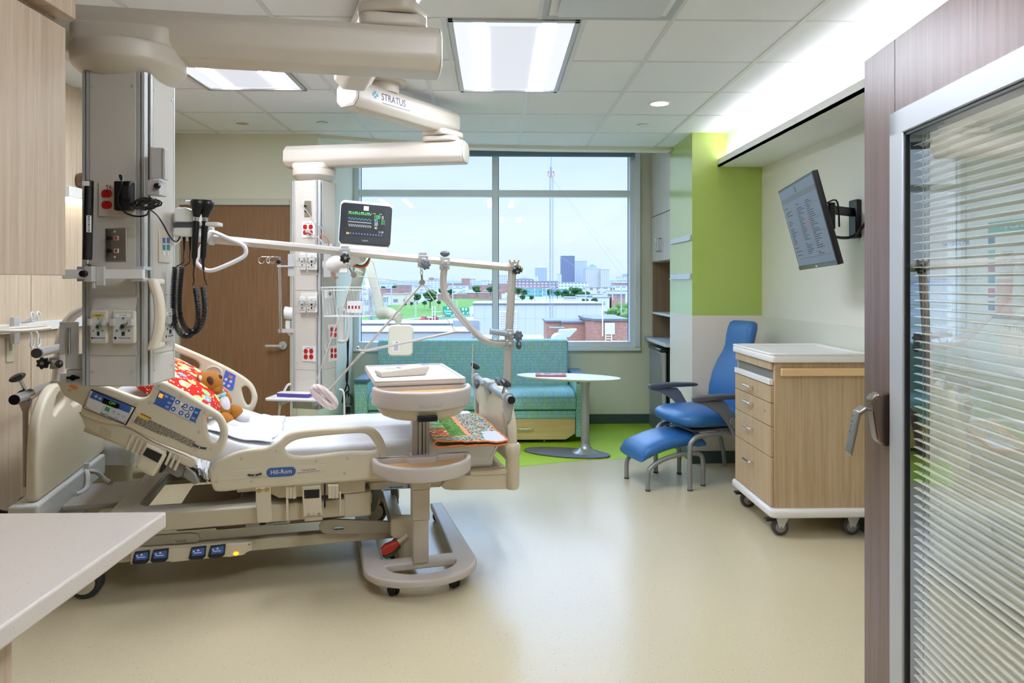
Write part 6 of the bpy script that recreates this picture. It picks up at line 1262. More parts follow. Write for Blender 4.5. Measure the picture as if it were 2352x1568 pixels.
for x,y,fl in ((X0+.06,Y0+.05,1),(X0+.06,Y1-.06,1),(X1-.07,Y0+.05,0),(X1-.07,Y1-.06,0)):
    mb=MB(T(x,y,0)); mb.box(-.03,.03,-.03,.03,.11,.118); mb.hexa([(-.03,-.022,.11),(.045,-.022,.11),(.012,-.022,.045),(-.012,-.022,.045),(-.03,-.018,.11),(.045,-.018,.11),(.012,-.018,.045),(-.012,-.018,.045)]); mb.hexa([(-.03,.018,.11),(.045,.018,.11),(.012,.018,.045),(-.012,.018,.045),(-.03,.022,.11),(.045,.022,.11),(.012,.022,.045),(-.012,.022,.045)]); f_=obj('castor_fork',mb,ALU,ca)
    mb=MB(T(x,y,0)); mb.tube([(0,-.014,.048),(0,-.012,.048),(0,.012,.048),(0,.014,.048)],[.042,.048,.048,.042],24); w_=obj('wheel',mb,mat('wheel_grey',(74,72,72),.55),f_); mb=MB(T(x,y,0)); mb.tube([(0,-.0155,.048),(0,-.014,.048)],[.028,.03],20); mb.tube([(0,-.024,.048),(0,-.0155,.048)],.007,10); obj('hub',mb,mat('hub_grey',(140,136,132),.45),w_)
    if fl: mb=MB(T(x,y,0)); mb.box(-.085,-.03,-.022,.022,.085,.10); obj('brake_tab',mb,BLK,f_,bevel=.003)
# ================================================================ TELEVISION
def rd(px,py,d): return EYE+ray(px,py)*d
TLp,TR_,BR_,BL_=rd(1788,440,4.30),rd(1862,392,3.60),rd(1928,608,3.56),rd(1836,620,4.26)
ce=(TLp+TR_+BR_+BL_)/4; u=((TR_-TLp)+(BR_-BL_)).normalized(); up=((TLp-BL_)+(TR_-BR_)); n_=u.cross(up).normalized(); up=n_.cross(u).normalized()
W=((TR_-TLp).length+(BR_-BL_).length)/4; H=((TLp-BL_).length+(TR_-BR_).length)/4
tv=thing('television','tilted flat television showing a list, on a wall arm over the cart','television',ce)
TMx=frame(ce,u,up,n_)
mb=MB(); mb.plate(rrect(-W,W,-H,H,.006),TMx@T(0,0,-.03),.03,.004); obj('housing',mb,mat('tv_black',(22,22,22),.25),tv)
mb=MB(TMx); mb.box(-W*.96,W*.96,-H*.90,H*.94,.0002,.0012); sn=obj('screen',mb,emit('tv_page',(118,132,148),.5),tv,smooth=False)
mb=MB(TMx); mb.box(-W*.96,W*.96,H*.62,H*.74,.0013,.0016); obj('grey_banner',mb,emit('tv_banner',(112,122,128),.45),sn); mb=MB(TMx); mb.box(-.02,.005,H*.76,H*.90,.0013,.0016); obj('green_mark',mb,emit('tv_green',(90,110,60),.4),sn)
for c_,x in enumerate((-W*.86,-W*.22,W*.30)):
    mb=MB(TMx)
    for k in range(26 if c_<2 else 28):
        if random.random()<.12: continue
        z=H*.5-k*H*.046; mb.box(x,x+random.uniform(.04,.14)*(1 if c_ else .9),z-.0022,z+.0014,.0013,.0016)
    obj('text_column',mb,MC.get('tv_ink') or emit('tv_ink',(46,52,60),.15),sn)
mb=MB(TMx)
for z in (.40,.08,-.22,-.74): mb.box(W*.26 if z>-.5 else -W*.8,W*.9,H*z-.0008,H*z+.0008,.0013,.0016)
obj('rules',mb,emit('tv_rule',(70,78,86),.2),sn); mb=MB(TMx); mb.plate(arc(.03,0,.03,-60,60,6)+arc(.045,0,.03,50,-50,6),TMx.inverted()@TMx@T(0,0,.0013),.0004,.0001); obj('orange_mark',mb,emit('tv_orange',(190,110,50),.5),sn)
mb=MB(TMx); mb.box(-W,W,-H,-H*.915,.0002,.0014); obj('lower_bezel',mb,mat('tv_bezel',(70,76,60),.2),tv); mb=MB(TMx); mb.box(-W*.03,W*.03,-H*.975,-H*.945,.0014,.002); obj('power_light',mb,WHT,tv)
wm=thing('wall_mount','black swivel arm fixing the television to the right wall','wall mount',atX(1970,500,XR))
a=atX(1975,458,XR); b=atX(1966,548,XR)
yc=(a.y+b.y)/2; mb=MB(); mb.box(XR-.035,XR,yc-.045,yc+.045,b.z,a.z); obj('wall_plate',mb,BLK,wm,bevel=.008)
e=V((XR-.03,yc,(a.z+b.z)/2+.04)); k1=V((1.93,4.0,e.z-.0)); m_=ce-n_*.035
mb=MB(); barS(mb,e,k1,.05,.03); obj('arm_link',mb,BLK,wm,bevel=.004); mb=MB(); mb.cyl(k1+V((0,0,.04)),k1-V((0,0,.11)),.02); obj('pivot',mb,BLK,wm)
mb=MB(); barS(mb,k1-V((0,0,.08)),m_-n_*.03,.05,.03); mb.M=TMx; mb.box(-.1,.1,-.1,.1,-.045,-.0301); obj('tilt_head',mb,BLK,wm,bevel=.003)
mb=MB(); mb.tube(cr([m_-n_*.04-up*.06,k1-V((-.05,0,.16)),V((XR-.06,yc-.1,b.z+.02)),V((XR-.01,yc-.2,b.z+.15))],6,False),.009,8); mb.tube(cr([m_-n_*.02+up*.05,k1+V((.0,-.05,.05)),k1+V((.03,-.03,-.1))],6,False),.005,8); obj('cable',mb,BLK,wm)
# ================================================================ OPEN DOOR on the right with glazed panel and blind
dA=R(5.5); DD=V((-math.sin(dA),-math.cos(dA),0)); DN=V((-DD.y*-1,0,0)); DN=V((-math.cos(dA),math.sin(dA),0))
E0=atY(1985,600,2.02); E0=V((E0.x,E0.y,0))
DMx=frame(E0,DD,ZZ,DN)   # x runs from the free edge to the hinge, y up, z towards the room
top=CZ+515*2.02/F; WID=1.12
DW=wood('dark_veneer',(84,58,50),(106,78,68),(124,96,86),(70,70,2.0),.38,coat=.3)
DW.node_tree.nodes['Principled BSDF'].inputs['Coat Roughness'].default_value=.3
DP=Plane(E0,DN)
d2=tag(thing('door_2','dark veneer door standing open with a framed glass panel','door',E0+DD*.5),kind='structure')
def du(px,py): p=on(px,py,E0,DN)-E0; return p.dot(DD),p.z
fx0,_=du(2053,700); fx1,_=du(2083,700); gx0,_=du(2090,700)
ftop=du(2053,262)[1]; gtop=du(2086,303)[1]; fb=.22
mb=MB(DMx); 
for a,b,c,d in ((0,fx0+.01,.01,top),(WID-.14,WID,.01,top),(fx0,WID-.1,ftop-.01,top),(fx0,WID-.1,.01,fb+.02)): mb.box(a,b,c,d,-.044,0)
obj('leaf',mb,DW,d2,bevel=.002)
fw=fx1-fx0
mb=MB(DMx)
for s0,s1 in ((0,.012),(-.056,-.044)):
    for a,b,c,d in ((fx0,fx0+fw,fb,ftop),(WID-.13-fw,WID-.13,fb,ftop),(fx0,WID-.13,ftop-fw*.9,ftop),(fx0,WID-.13,fb,fb+fw)): mb.box(a,b,c,d,s0,s1)
obj('glazing_frame',mb,mat('glazing_silver',(188,190,194),.4,.3),d2,bevel=.003)
gx0=fx0+fw; gx1=WID-.13-fw; gt=ftop-fw*.9; gb=fb+fw
mb=MB(DMx)
for a,b,c,d in ((gx0,gx0+.008,gb,gt),(gx1-.008,gx1,gb,gt),(gx0,gx1,gt-.008,gt),(gx0,gx1,gb,gb+.008)): mb.box(a,b,c,d,-.04,.006)
obj('glazing_bead',mb,BLK,d2)
DG=glassmat('door_glass',(.96,.98,.97,1),2.7)
for z in (.001,-.043):
    mb=MB(DMx); mb.face([(gx0,gb,z),(gx1,gb,z),(gx1,gt,z),(gx0,gt,z)]); obj('glass',mb,DG,d2,smooth=False)
mb=MB(DMx); z=gb+.012
while z<gt-.02:
    mb.loft([[(x,z+h_,zz) for zz,h_ in ((-.034,-.0045),(-.028,-.001),(-.022,.001),(-.016,.0005),(-.010,-.001),(-.010,-.0016),(-.022,.0002),(-.034,-.0053))] for x in (gx0+.012,gx1-.012)]); z+=.0205
SLAT=mat('slat_white',(226,224,216),.45); obj('blind',mb,SLAT,d2)
mb=MB(DMx)
for x in (gx0+.05,gx1-.06): mb.box(x,x+.002,gb,gt,-.030,-.028); mb.box(x,x+.002,gb,gt,-.016,-.014)
obj('ladder_cord',mb,mat('cord_grey',(120,122,124),.6),d2)
# push latch
lx,lz=du(2034,960); z1=du(2034,899)[1]; z0=du(2034,1022)[1]; lw=.05
mb=MB(DMx); cx_=(lx); mb.loft([[(cx_+a*lw*.5,y,zz) for a in (-1,1) for y in ()] or [(cx_-lw*.5,z0,0),(cx_+lw*.5,z0,0),(cx_+lw*.5,z1,0),(cx_-lw*.5,z1,0)],[(cx_-lw*.5,z0+.004,.02),(cx_+lw*.5,z0+.004,.02),(cx_+lw*.5,z1-.002,.03),(cx_-lw*.5,z1-.002,.03)],[(cx_-lw*.42,z0+.02,.03),(cx_+lw*.42,z0+.02,.03),(cx_+lw*.42,z1-.02,.045),(cx_-lw*.42,z1-.02,.045)]]); la=obj('latch_body',mb,mat('bronze_metal',(128,112,100),.25,.85),d2,bevel=.006,seg=3)
zb=z0+(z1-z0)*.55
mb=MB(DMx); mb.loft([[(cx_+a,zb+b,c) for a in (-.02,.02) for b,c in ()] or [(cx_-.019,p[0],p[1]),(cx_+.019,p[0],p[1]),(cx_+.019,p[0]-.010,p[1]-.006),(cx_-.019,p[0]-.010,p[1]-.006)] for p in ((zb+.02,.03),(zb+.026,.06),(zb+.012,.078),(zb-.10,.100))]); pd=obj('push_paddle',mb,mat('paddle_metal',(150,142,134),.3,.85),la,bevel=.003)
Mp=DMx@frame((cx_,zb-.03,.0905),V((1,0,0)),V((0,1,-.2)).normalized(),V((0,.2,1)).normalized())
mb=MB()
for i,c_ in enumerate('PUSH'): mb.text(c_,Mp@T(0,.028-i*.014,.0008),.009,.0003)
obj('push_lettering',mb,mat('engraved',(70,66,62),.5),pd)
# care board on the right wall behind the door
cbd=thing('care_board','white patient care whiteboard on the right wall behind the glazed door','whiteboard',(XR,3.0,1.4))
bm_=frame((XR,3.0,1.47),V((0,-1,0)),ZZ,V((-1,0,0)))
mb=MB(bm_); mb.box(-.46,.46,-.42,.42,0,.012); obj('board',mb,mat('board_white',(232,236,240),.25),cbd,bevel=.002)
mb=MB(bm_); mb.box(-.02,.36,.20,.245,.0125,.0135); hd_=obj('teal_header',mb,mat('board_teal',(90,180,176),.4),cbd); mb=MB(); mb.text('My Care Team',bm_@T(.17,.222,.0145),.028,.0003); obj('header_lettering',mb,WHT,hd_)
mb=MB(); mb.text('All About Me',bm_@T(-.24,.17,.0135),.026,.0003); mb.text('My Progress',bm_@T(.16,-.20,.0135),.024,.0003); obj('section_titles',mb,mat('board_blue_ink',(110,140,190),.5),cbd)
for k,c_ in enumerate(((70,110,170),(90,190,190),(180,90,140),(60,150,200),(190,90,130),(70,110,180))):
    mb=MB(bm_); z=.16-k*.055; mb.box(-.02,.02,z-.02,z+.02,.0125,.0135); obj('colour_square',mb,mat('board_sq%d'%k,c_,.4),cbd)
mb=MB(bm_); mb.box(.0,.2,-.16,-.17,.0125,.013)
for k in range(6): mb.box(.04,.36,.135-k*.055,.137-k*.055,.0125,.0131)
mb.box(-.44,-.06,.10,.102,.0125,.0131); mb.box(-.44,-.06,.0,.002,.0125,.0131); obj('ruled_lines',mb,mat('board_line',(150,156,170),.5),cbd)
mb=MB(bm_); mb.box(.03,.12,-.17,.0,.0125,.0129); obj('pink_panel',mb,mat('board_pink',(226,190,190),.4),cbd)
# ================================================================ OUTSIDE THE WINDOW
GZ=-12.
def facade(name,wall,win,cw,ch,fw=.55,fh=.5,rough=.6):
    wall=tuple(x*.84 for x in wall); win=tuple(x*.84 for x in win); t=NT(name); t.set(rough,spec=.3); tc=t.add('ShaderNodeTexCoord'); s=t.add('ShaderNodeSeparateXYZ'); t.link(tc.outputs['Object'],s.inputs[0])
    a=t.math('FRACT',t.math('DIVIDE',t.math('ADD',s.outputs[0],s.outputs[1]),cw)); b=t.math('FRACT',t.math('DIVIDE',s.outputs[2],ch))
    m=t.math('MULTIPLY',t.math('LESS_THAN',a,fw),t.math('LESS_THAN',b,fh)); t.col(t.mix(m,wall,win)); return t.m
t=NT('ground_cover'); t.set(.9,spec=.1); v=t.co(); t.col(t.ramp(t.noise(v,.02,4),[(.35,(96,112,84)),(.5,(140,142,134)),(.65,(160,160,154))])); 
mb=MB(); mb.box(-4000,4000,100,6000,GZ-2,GZ); st('ground',mb,t.m,smooth=False)
t=NT('far_hill'); t.set(1,spec=0); t.col(t.mix(t.noise(t.co(),.01,3),(112,120,126),(122,130,134)))
mb=MB(); rows=[]
for i in range(121):
    x=-4000+i*66; h_=14+16*NZ.noise(V((i*.09,1,0)))+5*NZ.noise(V((i*.3,4,0))); rows.append([(x,4200,GZ),(x,4500,h_+4),(x,5200,h_),(x,5600,GZ)])
mb.loft(rows); st('hills',mb,t.m)
def at(px,py,Y): return atY(px,py,Y)
BN=[0]
def bldg(px0,px1,y0,Y,m,roofm=None,name='city_building',lab=None,group='low buildings of the distant city',depth=None,roof=None,base=GZ):
    a=at(px0,y0,Y); b=at(px1,y0,Y); w=b.x-a.x; d=depth or w*.8; h=thing(name,lab or 'low pale city building far beyond the window','building',((a.x+b.x)/2,Y,base),group if not lab else None)
    mb=MB(); mb.box(a.x,b.x,Y,Y+d,base,a.z); obj('walls',mb,m,h,smooth=False)
    mb=MB()
    if roof: 
        z=at(px0,roof,Y).z; cx_=(a.x+b.x)/2; mb.loft([[(a.x,Y,a.z),(b.x,Y,a.z),(b.x,Y+d,a.z),(a.x,Y+d,a.z)],[(cx_-w*.02,Y+d*.48,z),(cx_+w*.02,Y+d*.48,z),(cx_+w*.02,Y+d*.52,z),(cx_-w*.02,Y+d*.52,z)]])
    else: mb.box(a.x-.3,b.x+.3,Y-.3,Y+d+.3,a.z,a.z+max(.4,Y*.0004))
    obj('roof',mb,roofm or RFG,h,smooth=False); return h
RFG=mat('roof_grey',(140,140,140),.8)
F1=facade('tower_slate',(128,134,154),(104,112,138),5,3.6,.7,.55); F2=facade('tower_pale',(206,206,204),(176,182,190),4,200,.5,1); F3=facade('tower_cream',(216,206,198),(158,162,180),5,4,.5,.45); F4=facade('tower_grey',(182,188,202),(140,150,176),4.5,4,.5,.5); F5=facade('brick_mill',(168,140,144),(214,214,220),7,5,.6,.4); F6=facade('white_garage',(230,230,230),(130,150,170),6,5,.7,.4)
F7=facade('tan_block',(222,206,172),(120,140,160),6,5,.45,.4); F8=facade('pale_block',(216,214,208),(160,170,180),7,4,.6,.4); F9=facade('red_block',(184,136,122),(150,130,130),8,5,.5,.4); F10=facade('teal_block',(130,180,176),(100,150,156),6,4,.6,.5)
bldg(1290,1320,588,2000,F1,mat('slate_cap',(84,94,120),.6),lab='tallest slate-blue glass tower of the distant skyline',depth=40)
bldg(1321.5,1348.5,600,2100,F2,lab='pale ribbed tower just beside the slate-blue tower',depth=36)
bldg(1351,1372,613,1950,F3,mat('blue_pyramid',(60,110,160),.5),lab='cream tower with a blue pyramid roof',roof=606,depth=26,base=at(1360,617.3,1950).z); bldg(1346,1380,617.5,1940,F3,lab='broad cream block at the foot of the blue pyramid',depth=60); bldg(1379,1400,619,1930,F3,lab='stepped cream tower at the end of the skyline',depth=9)
bldg(1230,1256,614,2000,F4,mat('pale_pyramid',(190,194,204),.6),lab='grey tower with a pale pitched roof left of the slate tower',roof=609,depth=30)
bldg(1279,1290,630,1900,F8,lab='small pale block touching the slate-blue tower'); bldg(1228,1236,634,1800,F8); bldg(1418,1447,636,1700,F8); bldg(1432,1448,630,1750,F4)
bldg(1165,1282,646.5,1300,F5,mat('mill_roof',(84,94,110),.7),lab='long brick mill with rows of pale windows in the distance',depth=40); bldg(1182,1226,641,1320,F5,mat('mill_roof',(84,94,110),.7),lab='dark-roofed upper storey rising from the brick mill',roof=637,depth=18,base=at(1200,646.5,1310).z+.2)
bldg(1287,1352,648.5,1250,F6,lab='long white many-windowed building under the skyline towers')
bldg(1060,1079,640,1500,F9,mat('red_sign',(200,90,80),.6),lab='reddish block with a red roof sign, left of the mullion'); bldg(1079.5,1092,641,1530,F8); bldg(1106,1131,644,1400,F8); bldg(1145,1165,633,1500,F3); bldg(1165,1172,640,1400,F8); bldg(978,1009,644,1400,F8); bldg(985,996,638,1450,F9); bldg(998,1008,640,1460,F3)
for a,b,y,Y,m in ((860,905,652,900,F8),(905,940,655,850,F9),(940,985,655,900,F8),(1022,1070,651,1000,F9),(1030,1075,656,800,F8),(1090,1160,655,900,F9),(1120,1180,652,1000,F9),(1180,1215,661,800,F9),(1206,1245,662,700,F10),(1250,1300,664,750,F10),(1345,1372,660,650,F7),(1372,1402,660,655,F8),(1402,1412,661,660,F9),(1408,1447,656,800,F8),(1412,1446,650,1000,F9),(1425,1447,645,1100,F8),(868,905,663,520,F9),(880,930,676,420,F7),(930,955,674,440,F7),(832,870,664,560,F8),(1005,1070,676,520,F9),(1050,1130,673,560,F9),(1110,1152,669,600,F9),(1008,1060,662,700,F8),(1330,1360,680,260,F8),(1360,1400,683,300,F8),(1405,1436,676,300,F9),(1300,1332,684,280,F8),(1355,1385,676,420,F8),(1400,1445,668,500,F8),(832,860,690,300,F8),(850,885,684,350,F8)): bldg(a,b,y,Y,m,depth=max(10,Y*.03))
# trees
t=NT('tree_leaves'); t.set(.95,spec=.05); t.col(t.ramp(t.noise(t.co(),.9,4,.7),[(.35,(34,62,40)),(.5,(56,88,54)),(.66,(88,118,70))])); LEAF=t.m
TRK=mat('tree_trunk',(96,84,70),.9)
def crown(name,seed):
    mb=MB(); rr=random.Random(seed)
    for i in range(44):
        a=rr.uniform(0,6.28); r_=rr.uniform(0,.36); z=rr.uniform(.28,.86); k=rr.uniform(.09,.19)*(1.15-abs(z-.55)*.7); mb.ell((r_*math.cos(a),r_*math.sin(a),z),k,k,k*.85,n=9,k=6)
    for v_ in mb.bm.verts: v_.co+=V((NZ.noise(v_.co*7),NZ.noise(v_.co*7+V((5,0,0))),NZ.noise(v_.co*7+V((0,9,0)))))*.07+V((NZ.noise(v_.co*23),NZ.noise(v_.co*23+V((5,0,0))),0))*.05
    return mb
trees=[]
for i,(px,yt,yb_,Y,kind) in enumerate(((1320,659,690,330,0),(1298,664,688,340,0),(1345,668,690,335,1),(1262,663,680,420,0),(1280,666,682,400,1),(1190,660,678,450,0),(1204,664,680,430,1),(1095,656,674,480,0),(1126,657,674,480,0),(988,665,698,300,0),(958,674,693,310,1),(975,690,702,290,1),(1015,662,676,460,0),(1035,663,678,440,1),(905,655,668,700,0),(880,657,670,700,0),(860,655,668,720,1),(1345,685,700,190,1),(1365,683,698,200,0),(1418,700,740,120,2),(1435,694,742,115,2),(1405,706,735,125,2),(1428,705,745,110,2),(1443,712,748,98,2),(1008,690,700,300,1),(945,693,702,290,1),(930,694,703,285,1),(1140,678,688,330,1),(1170,678,690,320,1),(1200,676,690,310,1),(1220,678,690,310,1))):
    a=at(px,yt,Y); b=at(px,yb_,Y); hh=a.z-b.z
    labs=(('large rounded dark green tree in the window view','trees between the road and the city'),('smaller bushy green tree in the window view','trees between the road and the city'),('leafy light green tree beside the brick roof house','trees beside the brick building'))[kind]
    h=thing('tree',labs[0],'tree',(b.x,Y,b.z),labs[1],rz=0.0)
    h.scale=(hh*1.1,hh*1.1,hh)
    mb=crown('c',i%5); 
    o=obj('crown',mb,LEAF if kind<2 else (MC.get('leaf_light') or mat('leaf_light',(92,120,58),.95,bump=.4,bs=3)),h,ang=180); mb=MB(); mb.tube([(0,0,-.3 if True else 0),(0,0,.4)],[.05,.03],6); obj('trunk',mb,TRK,h)
# grass bank, road, car, signs
t=NT('bank_grass'); t.set(.95,spec=.05); t.col(t.mix(t.noise(t.co(),.12,4),(84,112,54),(102,130,70))); GRS=t.m
def gp(px,py,z=GZ): return atZ(px,py,z)
mb=MB(); P=[gp(x,y) for x,y in ((830,742),(900,742),(985,733),(1016,728),(1050,714),(1087,702),(1140,690),(1085,688),(1040,689),(975,700),(930,704),(880,712),(835,712))]
mb.loft([[p+V((0,0,0)) for p in P],[p.lerp(sum(P,V((0,0,0)))/len(P),.35)+V((0,0,2.2)) for p in P]]); tag(st('grass_bank',mb,GRS),kind='structure')
mb=MB(); mb.prism([(p.x,p.y) for p in (gp(800,768),gp(1000,742),(gp(1200,724)),gp(1200,715),gp(1087,727),gp(985,738),gp(830,752),gp(800,756))],MX.Identity(4),GZ,GZ+.06); st('road',mb,mat('road_grey',(150,150,150),.8))
mb=MB()
for (a,b),(c,d) in (((830,748),(985,733)),((985,733),(1130,718))):
    p,q=gp(a,b),gp(c,d); mb.tube([p+V((0,0,.7)),q+V((0,0,.7))],.22,6)
    for k in range(12): r_=p.lerp(q,k/12); mb.cyl(r_,r_+V((0,0,.7)),.08,n=6)
solo('guard_rail',mb,mat('rail_galvanised',(206,210,212),.5,.2),'pale guard rail along the road below the grass bank','guard rail')
def car(px,py,L,m,lab,pick):
    p=gp(px,py); d=(gp(px+20,py-2)-p).normalized(); x=V((d.x,d.y,0)).normalized(); M=frame(p,x,V((-x.y,x.x,0)),ZZ); h=thing('car',lab,'car',p)
    mb=MB(M); L2=L/2; mb.loft([[(a,-.9,b),(a,.9,b),(a,.9,c),(a,-.9,c)] for a,b,c in ((-L2,.5,.8),(-L2+.5,.35,1.0),(L2-.4,.35,1.0),(L2,.5,.8))]); mb.loft([[(a,-.8*k,z),(b,-.8*k,z),(b,.8*k,z),(a,.8*k,z)] for a,b,z,k in ((-L*.15 if pick else -L*.3,L*.26,1.0,1),(-L*.08 if pick else -L*.2,L*.14,1.6,.85))]); obj('body',mb,m,h)
    mb=MB(M); mb.box(-L*.13 if pick else -L*.24,L*.18,-.83,.83,1.1,1.5); obj('windows',mb,mat('car_glass',(70,80,96),.2),h)
    for a in (-L*.3,L*.3):
        mb=MB(M); mb.cyl((a,-.92,.36),(a,.92,.36),.36,n=14); obj('wheel',mb,RUB,h)
CRD=mat('car_red',(176,34,60),.3)
car(974,737,3.0,CRD,'dark red car following on the road below the grass','x' and False); car(997,735,3.8,CRD,'longer red pickup truck leading on the road below the grass',True)
GSN=mat('sign_green',(0,132,100),.5)
for (a,b,c,d),ln,lab in (((1017,703,1041,728),('Cincinnati','Toledo'),'green highway sign with a shield and two city names'),((1057,706,1078,723),('',''),'green highway sign with arrows behind the curved brace')):
    Y=235; p0=at(a,b,Y); p1=at(c,d,Y); h=thing('highway_sign',lab,'road sign',((p0.x+p1.x)/2,Y,GZ)); w=p1.x-p0.x; hh=p0.z-p1.z; M=frame((p0.x,Y,p1.z),V((1,0,0)),ZZ,V((0,-1,0)))
    mb=MB(M); mb.plate(rrect(0,w,0,hh,.2),MX.Identity(4),.12,.03); pn=obj('panel',mb,GSN,h)
    mb=MB()
    if ln[0]:
        mb.text(ln[0],M@T(w/2,hh*.56,.13),hh*.17,.01,w=.8); mb.text(ln[1],M@T(w/2,hh*.33,.13),hh*.17,.01,w=.8)
        mb.plate([(w*.5-.25,hh*.92),(w*.5+.25,hh*.92),(w*.5+.28,hh*.8),(w*.5,hh*.72),(w*.5-.28,hh*.8)],M@T(0,0,.125),.02,.002)
        for s in (-1,1): mb.prism([(w*.5+s*w*.28,hh*.16),(w*.5+s*w*.38,hh*.16),(w*.5+s*w*.38,hh*.21),(w*.5+s*w*.46,hh*.12),(w*.5+s*w*.38,hh*.03),(w*.5+s*w*.38,hh*.08),(w*.5+s*w*.28,hh*.08)],M,.125,.14)
    else:
        for q in (.3,.65): mb.plate(rrect(w*q-.28,w*q+.28,hh*.62,hh*.92,.12),M@T(0,0,.125),.02,.002)
        for q in (.35,.8): mb.prism([(w*q-.3,hh*.2),(w*q-.1,hh*.3),(w*q+.2,hh*.45),(w*q+.25,hh*.2),(w*q,hh*.15)],M,.125,.14)
    obj('lettering',mb,WHT,pn)
    mb=MB(); 
    for x in ((p0.x-3.5,p0.x-2.6) if ln[0] else (p1.x+.6,)): mb.cyl((x,Y+.4,GZ),(x,Y+.4,p0.z),.16,n=8)
    mb.box(p0.x-3.5 if ln[0] else p0.x,p1.x+(0 if ln[0] else .7),Y+.2,Y+.4,(p0.z+p1.z)/2-.1,(p0.z+p1.z)/2+.1); obj('post',mb,mat('sign_post',(206,210,214),.5,.2),h)
def pole(px,y0,y1,Y,r_,lab,arm=0):
    a=at(px,y0,Y); b=at(px,y1,Y); mb=MB(); mb.tube([b,a],r_,6)
    if arm: mb.tube([a,a+V((arm,0,.8)),a+V((arm*1.6,0,.6))],r_*.7,6)
    solo('lamp_post',mb,mat('post_white',(160,164,168),.5),lab,'lamp post','lamp posts outside')
for px,y0,y1,Y,arm in ((899,642,700,180,0),(955,692,732,230,3),(1040,640,690,200,0),(1255,664,688,250,2),(1228,662,690,260,0),(1345,655,700,150,0),(1407,655,690,120,0),(1427,655,740,100,0),(1050,690,738,220,0)): pole(px,y0,y1,Y,Y*.0009,'thin pale lamp post standing outside between the trees and roofs',arm)
# lattice mast
def lattice(name,lab,px,y0,y1,Y,w,bays,m,top=None):
    a=at(px,y0,Y); b=at(px,y1,Y); h=thing(name,lab,'mast',b); mb=MB(); C=[(w*math.cos(k*2.094),w*math.sin(k*2.094)) for k in range(3)]
    for x,y in C: mb.cyl((b.x+x,Y+y,b.z),(b.x+x,Y+y,a.z),w*.12,n=6)
    obj('legs',mb,m,h); mb=MB(); dz=(a.z-b.z)/bays
    for i in range(bays):
        for k in range(3):
            p,q=C[k],C[(k+1)%3]; z0_,z1_=(b.z+i*dz,b.z+(i+1)*dz); mb.cyl((b.x+p[0],Y+p[1],z0_),(b.x+q[0],Y+q[1],z1_),w*.075,n=4)
    obj('bracing',mb,m,h); return h,a,b
MG=mat('mast_grey',(128,138,148),.5,.3)
h,a,b=lattice('radio_mast','tall slim lattice radio mast with red lamps in front of the skyline',1265.5,405,800,66,.19,70,MG)
mb=MB(); mb.cyl(a,a+V((0,0,.9)),.1,n=8); mb.cyl(a+V((0,0,.9)),at(1267,345,66),.035,n=6); obj('antenna',mb,MG,h)
for s in (-1,1): mb=MB(); mb.tube([a+V((0,0,-.1)),a+V((s*.28,0,.05)),a+V((s*.28,0,.3))],.03,6); mb.ell(a+V((s*.24,0,.40)),.06,.06,.12); obj('beacon',mb,emit('beacon_red',(250,140,110),.5) if 'beacon_red' not in MC else MC['beacon_red'],h)
mb=MB()
for P in ((1265,410,1030,582,60),(1268,410,1460,650,100),(1265,578,1130,620,60),(1268,578,1400,660,110),(1268,410,1440,650,80)): mb.tube([at(P[0],P[1],66),at(P[2],P[3],P[4])],.010,4)
obj('guy_wire',mb,mat('wire_grey',(170,184,198),.6),h)
h,a,b=lattice('antenna_tower','stubby grey lattice tower with a white drum seen through the wire basket',858,662,742,120,1.1,8,MG); mb=MB(); mb.cyl(at(847,664,120),at(847,640,120),.55,n=14); obj('drum',mb,PLW,h)
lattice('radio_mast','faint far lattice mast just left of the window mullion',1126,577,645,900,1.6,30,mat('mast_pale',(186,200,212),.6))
# white industrial hall
WSD=NT('metal_cladding'); WSD.set(.5,spec=.3); s_=WSD.add('ShaderNodeSeparateXYZ'); c_=WSD.add('ShaderNodeTexCoord'); WSD.link(c_.outputs['Object'],s_.inputs[0]); m1=WSD.math('LESS_THAN',WSD.math('FRACT',WSD.math('DIVIDE',s_.outputs[0],1.3)),.03); m2=WSD.math('LESS_THAN',WSD.math('FRACT',WSD.math('DIVIDE',s_.outputs[2],3.1)),.012); WSD.col(WSD.mix(WSD.math('MAXIMUM',m1,m2),(178,177,176),(146,151,156)))
Y=90; a=at(1087,697,Y); b=at(1385,697,Y); h=thing('industrial_hall','white metal-clad hall with a louvre outside the window','building',((a.x+b.x)/2,Y,GZ))
mb=MB(); mb.box(a.x,b.x,Y,Y+9,GZ,a.z); obj('walls',mb,WSD.m,h,smooth=False)
mb=MB(); mb.box(a.x-.1,b.x+.1,Y-.12,Y+9.1,a.z,a.z+.08); obj('roof',mb,mat('hall_roof',(170,172,174),.7),h,smooth=False); mb=MB(); mb.box(a.x-.1,b.x+.1,Y-.14,Y-.12,a.z-.12,a.z+.02); obj('roof_edge',mb,mat('edge_slate',(90,98,110),.6),h,smooth=False)
p0=at(1146,714,Y); p1=at(1188,776,Y); mb=MB(); 
for k in range(16): z=p1.z+(p0.z-p1.z)*k/16; mb.hexa([(p0.x,Y-.15,z),(p1.x,Y-.15,z),(p1.x,Y,z+.12),(p0.x,Y,z+.12),(p0.x,Y-.15,z+.06),(p1.x,Y-.15,z+.06),(p1.x,Y,z+.2),(p0.x,Y,z+.2)])
obj('louvre',mb,mat('louvre_grey',(206,210,214),.5),h,smooth=False)
